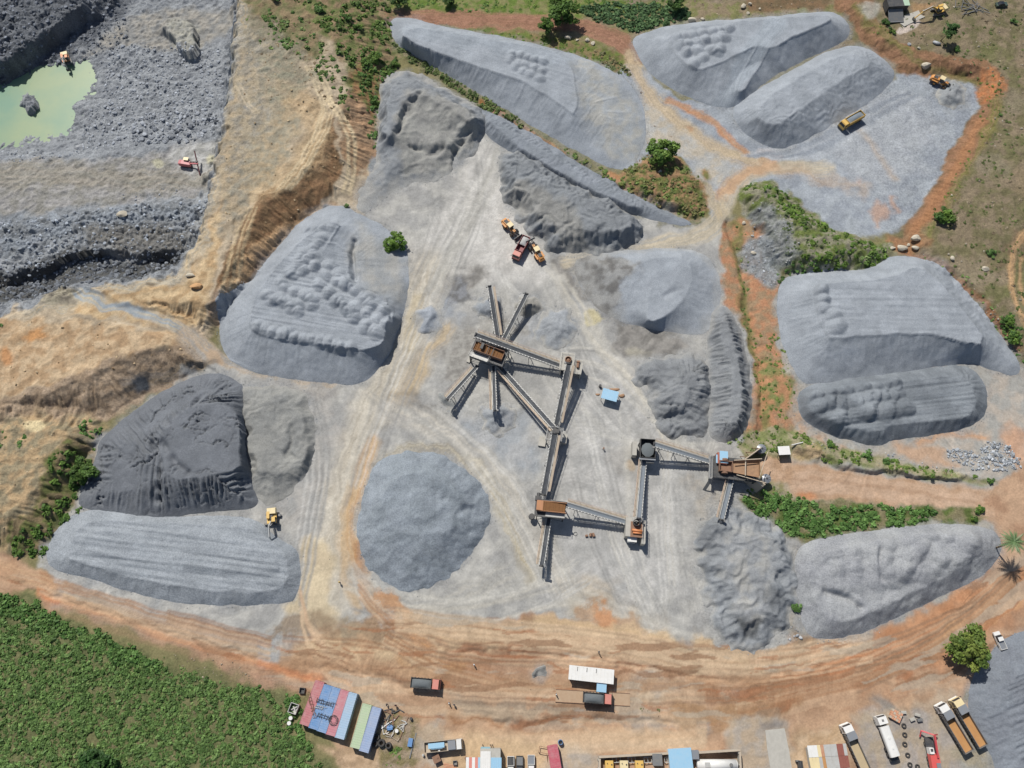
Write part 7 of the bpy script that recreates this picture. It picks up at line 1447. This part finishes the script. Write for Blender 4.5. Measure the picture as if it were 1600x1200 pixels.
for i, (px, w) in enumerate(((963, 2.0), (987, 1.8), (1012, 1.8), (1042, 1.2))):
    x, y = W(px, 1187, 1.0); t = thing('window_grille', ('pale steel frame leaning inside the compound wall, first from the left', 'pale steel frame leaning inside the compound wall, second from the left', 'pale steel frame leaning inside the compound wall, third from the left', 'small pale steel frame leaning inside the compound wall next to the gatehouse')[i], 'frame', (x, y, gz(x, y)), R(4), 'steel frames along the compound wall'); b = MB()
    for yy in (-.6, .6): b.bar((-w/2, yy, .9), (w/2, yy, .9), .14)
    for xx in (-w/2, 0, w/2): b.bar((xx, -.6, .9), (xx, .6, .9), .12)
    b.build('bar', M_['pale'], t); b = MB()
    for xx in (-w/2, w/2): b.bar((xx, -.6, 0), (xx, -.6, .9), .1); b.bar((xx, .6, 0), (xx, .6, .9), .1)
    b.build('leg', M_['steel'], t)
# rusty sheet roof
x, y = W(1296, 1186, 2.8); t = thing('sheet_roof_shed', 'low shed roofed with rusty, white and cream metal sheets at the bottom edge', 'shed', (x, y, gz(x, y)), R(3)); b = MB(); b.box(0, -1, 1.2, 9.0, 7.4, 2.4); b.build('wall', M_['conc'], t)
pal = [['white', 'white', 'white', 'cream', 'rust2', 'pale', 'pale', 'pale', 'pale', 'redr', 'redr', 'pale'], ['cream', 'cream', 'cream', 'pale', 'bwood', 'pale', 'pale', 'pale', 'pale', 'redr', 'redr', 'redr']]
M_['rust2'] = mat('orange_rust_sheet', (196, 140, 108), .8, dirt=.5, dcol=(220, 190, 160)); M_['redr'] = mat('red_rust_sheet', (172, 108, 94), .85, dirt=.4, dcol=(150, 84, 72), ds=1.4, wave=(3.2, 'X', .05))
for r_ in range(3):
    for k in range(12): b = MB(); b.box(-4.45+k*.81, 1.9-r_*2.75, 2.62+.03*(k % 2)-.05*r_, .8, 2.7, .05, rnd.uniform(-.02, .02)); b.build('roof_sheet', M_[pal[r_ % 2][k]], t)
# slabs, frames and odds
def slab(label, pts, h, m='conc', name='concrete_slab', cat='slab'):
    P = [W(px, py, h) for px, py in pts]; cx = sum(p[0] for p in P)/len(P); cy = sum(p[1] for p in P)/len(P); b = MB(); b.prism([(p[0]-cx, p[1]-cy) for p in P][::-1], -.4, h); o = b.build(name, M_[m]); o.location = (cx, cy, gz(cx, cy)); return tag(o, label, cat)
slab('bare grey concrete floor slab left of the sheet-roofed shed', [(1196, 1141), (1226, 1138), (1233, 1172), (1240, 1215), (1206, 1215), (1199, 1170)], .18)
slab('pale concrete platform in the north-east field beside the excavator arm', [(1401, 45), (1408, 33), (1430, 25), (1434, 32), (1440, 35), (1424, 42), (1408, 50)], .3, name='concrete_platform')
x, y = W(1291, 1196, 1); t = thing('engine_block', 'dark stripped engine left of the sheet-roofed shed', 'engine', (x+2*0-7.0*.9, y, gz(x, y))); b = MB(); b.box(0, 0, .6, 1.1, 2.0, 1.2); b.cyl((0, -.9, 1.2), (0, .9, 1.2), .35); b.build('block', M_['dark'], t); b = MB(); b.box(-.6, 1.0, .8, .9, .3, .8); b.build('radiator', M_['steel'], t)
x, y = W(1400, 1118, 1); t = thing('block_stack', 'stack of pinkish brick blocks beside the tanker truck', 'bricks', (x, y, gz(x, y)), R(-30))
for k in range(5):
    for j in range(4): b = MB(); b.box(-1.1+k*.56, -.95+j*.62, .45+rnd.uniform(-.05, .1), .52, .58, .9); b.build('block', M_['brick'] if (k+j) % 3 else M_['plank'], t)
for px, py, a, lb in ((1425, 1124, 20, 'grey concrete block lying right of the brick stack, left one'), (1433, 1117, -15, 'grey concrete block lying right of the brick stack, upper right one'), (1437, 1125, 8, 'darker concrete block behind the other two right of the brick stack'), (1411, 1113, 0, 'small pale block touching the brick stack')):
    x, y = W(px, py, .4); b = MB(); b.box(0, 0, .35, 1.3, .7, .7); b.box(0, 0, .72, .9, .3, .06); o = b.build('concrete_block', M_['steel'] if 'darker' in lb else M_['conc']); o.location = (x, y, gz(x, y)); o.rotation_euler = (0, 0, R(a)); tag(o, lb, 'block')
# tyres
def tyre(px, py, r, label, stack=1, group=None, w=.38):
    x, y = W(px, py, w*stack/2); t = thing('tyre', label, 'tyre', (x, y, gz(x, y)), group=group)
    for k in range(stack): b = MB(); b.tube((0, 0, k*w+.02), (0, 0, (k+1)*w), r, r*.52, 22); b.build('casing' , M_['rubber'], t, smooth=True)
    b = MB(); b.tube((0, 0, .08), (0, 0, w*stack-.04), r*.53, r*.47, 16); b.build('bead', M_['dark'], t); return t
for i, (px, py) in enumerate(((1412, 1134), (1413.5, 1148), (1414, 1163), (1418.5, 1180), (1422, 1195))):
    tyre(px, py, .62, ('tyre nearest the brick stack in the column of tyres', 'second tyre from the brick stack in the column', 'middle tyre of the column right of the tanker', 'fourth tyre from the brick stack in the column', 'lowest tyre of the column, at the bottom edge')[i], group='tyres laid in a column')
tyre(1434, 1198, .6, 'tyre cut by the bottom edge just right of the column')
for px, py, r, s, lb in ((596, 1161, .95, 3, 'big upright-stacked tyres right of the lavender container, most open one'), (607, 1165, .8, 3, 'stack of tyres furthest right beside the containers'), (588.5, 1152, .8, 2, 'shaded tyre stack touching the lavender container, upper one'), (586, 1162, .8, 2, 'shaded tyre stack touching the lavender container, lower one')): tyre(px, py, r, lb, s)
# scrap yard
def misc(name, label, cat, px, py, z, ang, fn, m, pn='body'):
    x, y = W(px, py, z); t = thing(name, label, cat, (x, y, gz(x, y)), R(ang)); b = MB(); fn(b); b.build(pn, M_[m] if isinstance(m, str) else m, t); return t
misc('steel_beam', 'long grey steel beam lying right of the scrap yard', 'beam', 645, 1165, .2, 76, lambda b: (b.box(0, 0, .22, 6.0, .28, .05), b.box(0, 0, .05, 6.0, .28, .05), b.box(0, 0, .13, 6.0, .06, .14)), 'steel', 'girder'); misc('steel_beam', 'thin brown steel beam between the scrap and the grey patch', 'beam', 631, 1138, .2, 70, lambda b: (b.box(0, 0, .2, 5.6, .16, .05), b.box(0, 0, .05, 5.6, .16, .05), b.box(0, 0, .12, 5.6, .05, .12)), 'rust', 'girder')
misc('blue_box', 'small bright blue box beside the long steel beam', 'box', 641, 1160, .6, -8, lambda b: (b.box(0, 0, .3, 1.0, 1.9, .6), b.box(0, 0, .63, 1.1, 2.0, .06)), 'blue'); misc('rusty_tank', 'rusty orange square tank below the flatbed truck', 'tank', 682, 1186, 1.4, 25, lambda b: (b.box(0, 0, .7, 1.7, 1.6, 1.4), b.box(0, 0, 1.43, 1.8, 1.7, .06), b.cyl((.3, .2, 1.45), (.3, .2, 1.6), .25)), 'rust')
misc('blue_machine', 'blue machine part among the scrap beside the containers', 'scrap', 609, 1137, .8, 10, lambda b: (b.box(0, 0, .4, 1.3, 1.1, .8), b.cyl((-.8, 0, .6), (.8, 0, .6), .25), b.bar((0, -.8, .3), (0, .8, 1), .2)), 'blue'); misc('white_barrel', 'round white barrel end in the scrap yard', 'barrel', 620, 1142, .5, 0, lambda b: (b.cyl((0, 0, 0), (0, 0, .8), .42), b.cyl((0, 0, .8), (0, 0, .86), .46)), 'white')
misc('scrap_rack', 'rusty frame beside the dark pink container', 'frame', 850, 1172, .8, -10, lambda b: [b.bar(p, q, .12) for p, q in (((-1.2, -.7, .8), (1.2, -.7, .8)), ((-1.2, .7, .8), (1.2, .7, .8)), ((-1.2, -.7, .8), (-1.2, .7, .8)), ((1.2, -.7, .8), (1.2, .7, .8)), ((-1.2, -.7, 0), (-1.2, -.7, .8)), ((1.2, -.7, 0), (1.2, -.7, .8)), ((.8, -.7, .8), (1.4, -2.6, .1)))], 'rust', 'bar')
misc('small_crate', 'small grey crate near the bottom edge left of the workshop', 'crate', 711, 1192, .5, 4, lambda b: (b.shell(-.5, .5, -.5, .5, 0, .7, .08)), 'steel'); misc('planks', 'pinkish planks lying at the bottom edge left of the workshop', 'planks', 703, 1199, .1, -8, lambda b: [b.box(0, -.6+k*.3, .08+.02*(k % 2), 3.2, .24, .08) for k in range(5)], 'brick', 'plank')
misc('steel_box', 'square dark steel frame at the edge of the shrub field, upper one', 'frame', 472, 1079, .8, -5, lambda b: b.shell(-.7, .7, -.7, .7, 0, .8, .14), 'dark'); misc('steel_bin', 'open dark steel bin beside the red container, at the shrub field edge', 'bin', 458.5, 1107, 1.2, -18, lambda b: (b.shell(-1.1, 1.1, -1.2, 1.2, 0, 1.3, .12), b.bar((-.6, -.5, .5), (.7, .8, .6), .2), b.bar((-.4, .4, .5), (.6, -.4, .6), .2)), 'pale'); misc('white_drums', 'two pale round drums in the shrubs below the steel bin', 'drums', 454, 1124, .8, 0, lambda b: (b.cyl((0, .3, 0), (0, .3, .9), .5), b.cyl((-.3, -.9, 0), (-.3, -.9, .8), .5)), 'white', 'drum')
x, y = W(612, 1130, .4); t = thing('scrap_pile', 'tangle of rods, pipes and sheets right of the lavender container', 'scrap', (x, y, gz(x, y)))
for mm, n in (('rust', 18), ('pale', 12), ('dark', 16), ('white', 8), ('plank', 8)):
    b = MB(); x0, y0 = rnd.uniform(-2, 3), rnd.uniform(-4, 2)
    for k in range(n):
        a = rnd.uniform(0, 6.3); Lr = rnd.uniform(.6, 2.4); x1_ = min(max(x0+Lr*math.cos(a), -2.6), 4.4); y1_ = min(max(y0+Lr*math.sin(a), -5.8), 3.2); b.bar((x0, y0, .25), (x1_, y1_, .27), rnd.uniform(.08, .3), .08); b.bar((x1_, y1_, .0), (x1_, y1_, .4), .1); x0, y0 = x1_, y1_
    b.build('tangle', M_[mm], t)
misc('scrap_parts', 'rusty machine parts lying below the conveyor of the orange-brown screen', 'scrap', 922, 836, .4, 10, lambda b: (b.box(-1.0, 0, .3, .7, .5, .6), b.cyl((0, -.4, .4), (.3, .4, .4), .35), b.box(.9, -.1, .35, .6, 1.0, .7), b.bar((-.2, .3, .1), (1.4, -.5, .3), .15)), 'rust'); misc('scrap_wire', 'small dark coil of wire left of the rusty machine parts', 'scrap', 899, 834, .2, 0, lambda b: [b.bar((.5*math.cos(k*.7), .5*math.sin(k*.7), .1), (.5*math.cos(k*.7+.7), .5*math.sin(k*.7+.7), .2), .07) for k in range(9)], 'dark')
misc('camera_tripod', 'thin reddish survey marker on the yard left of the gravel hopper', 'marker', 943, 701, .6, 0, lambda b: (b.bar((0, 0, 0), (0, 0, 1.1), .12), b.bar((-.5, 0, 0), (0, 0, .8), .07), b.bar((.5, -.3, 0), (0, 0, .8), .07), b.box(0, 0, 1.15, .4, .4, .12)), 'rust')
for px, py, lb in ((1250, 706, 'short white pipe lying beside the white canopy'), (602, 1110, 'dark sheet lying above the scrap yard')): misc('pipe' if 'pipe' in lb else 'metal_sheet', lb, 'pipe' if 'pipe' in lb else 'sheet', px-8 if 'pipe' in lb else px, py-10 if 'pipe' in lb else py, .2, 14, lambda b: (b.cyl((-1.6, 0, .2), (1.6, 0, .2), .14), b.cyl((1.6, 0, .2), (1.8, 0, .2), .2)), 'white' if 'pipe' in lb else 'dark')
# ================================================================ PEOPLE
def skin_chain(name, pts, edges, rad, m, parent, sub=1):
    me = bpy.data.meshes.new(name); me.from_pydata(pts, edges, []); me.update(); me.materials.append(m); o = bpy.data.objects.new(name, me); link(o, parent)
    s = o.modifiers.new('skin', 'SKIN'); s.use_smooth_shade = True
    for i, r in enumerate(rad):
        v = me.skin_vertices[0].data[i]; v.radius = (r, r) if not isinstance(r, tuple) else r
    me.skin_vertices[0].data[0].use_root = True
    sb = o.modifiers.new('sub', 'SUBSURF'); sb.levels = sb.render_levels = sub
    return o
def person(px, py, ang, label, shirt, trousers, hat):
    x, y = W(px, py); t = thing('person', label, 'person', (x, y, gz(x, y)), R(ang))
    P = [(0, 0, .98), (0, 0, 1.2), (.01, 0, 1.42), (.02, 0, 1.52), (.04, 0, 1.63), (.03, 0, 1.74), (0, .2, 1.42), (.05, .27, 1.15), (.16, .26, .92), (.2, .26, .84), (0, -.2, 1.42), (-.06, -.27, 1.15), (.02, -.28, .92), (.06, -.28, .84), (.02, .1, .9), (.14, .11, .5), (.1, .11, .09), (.26, .12, .05), (-.02, -.1, .9), (-.08, -.11, .5), (-.2, -.11, .1), (-.05, -.12, .05)]
    E = [(0, 1), (1, 2), (2, 3), (3, 4), (4, 5), (2, 6), (6, 7), (7, 8), (8, 9), (2, 10), (10, 11), (11, 12), (12, 13), (0, 14), (14, 15), (15, 16), (16, 17), (0, 18), (18, 19), (19, 20), (20, 21)]
    Rr = [.14, .14, .13, .06, .105, .085, .06, .045, .036, .03, .06, .045, .036, .03, .09, .065, .045, .04, .09, .065, .045, .04]
    skin_chain('body', P, E, Rr, M_['skin'], t)
    skin_chain('shirt', [P[0], P[1], P[2], P[6], P[7], P[10], P[11]], [(0, 1), (1, 2), (2, 3), (3, 4), (2, 5), (5, 6)], [.155, .165, .15, .078, .062, .078, .062], shirt, t)
    skin_chain('trousers', [P[0], P[14], P[15], P[16], P[18], P[19], P[20]], [(0, 1), (1, 2), (2, 3), (0, 4), (4, 5), (5, 6)], [.16, .11, .085, .065, .11, .085, .065], trousers, t)
    b = MB(); b.cyl((.04, 0, 1.74), (.03, 0, 1.86), .125, .06, 12); b.cyl((.05, 0, 1.73), (.05, 0, 1.75), .165, .165, 12); b.build('hat', hat, t, smooth=False); return t
sh = mat('white_shirt', (236, 236, 232), .9, dirt=.1); dk = mat('dark_trousers', (52, 56, 66), .9, dirt=.2); bl = mat('blue_shirt', (92, 120, 160), .9, dirt=.1); yl = mat('yellow_helmet', (236, 196, 60), .4, dirt=.1); rd = mat('red_shirt', (176, 70, 62), .9, dirt=.1)
person(935, 1019, 30, 'person in a white shirt and dark trousers walking alone above the white site office', sh, dk, dk); person(869, 1085, 200, 'person in a dark top standing at the left end of the weighbridge', dk, dk, sh); person(710, 1101, 100, 'person in a white shirt beside the tan road, right one of a pair', sh, dk, dk)
person(702, 1099, 20, 'person in a pale blue shirt beside the tan road, left one of a pair', bl, dk, sh); person(741, 1039, 60, 'person in white clothes on the dark strip above the tan road', sh, sh, sh); person(532, 911, 90, 'person in dark clothes on the sandy track left of the round heap', dk, dk, yl); person(605, 1101, 0, 'person in dark clothes near the containers, left one of two', dk, dk, dk); person(619, 1102, 120, 'person in dark clothes with a red shirt near the containers, right one of two', rd, dk, dk)
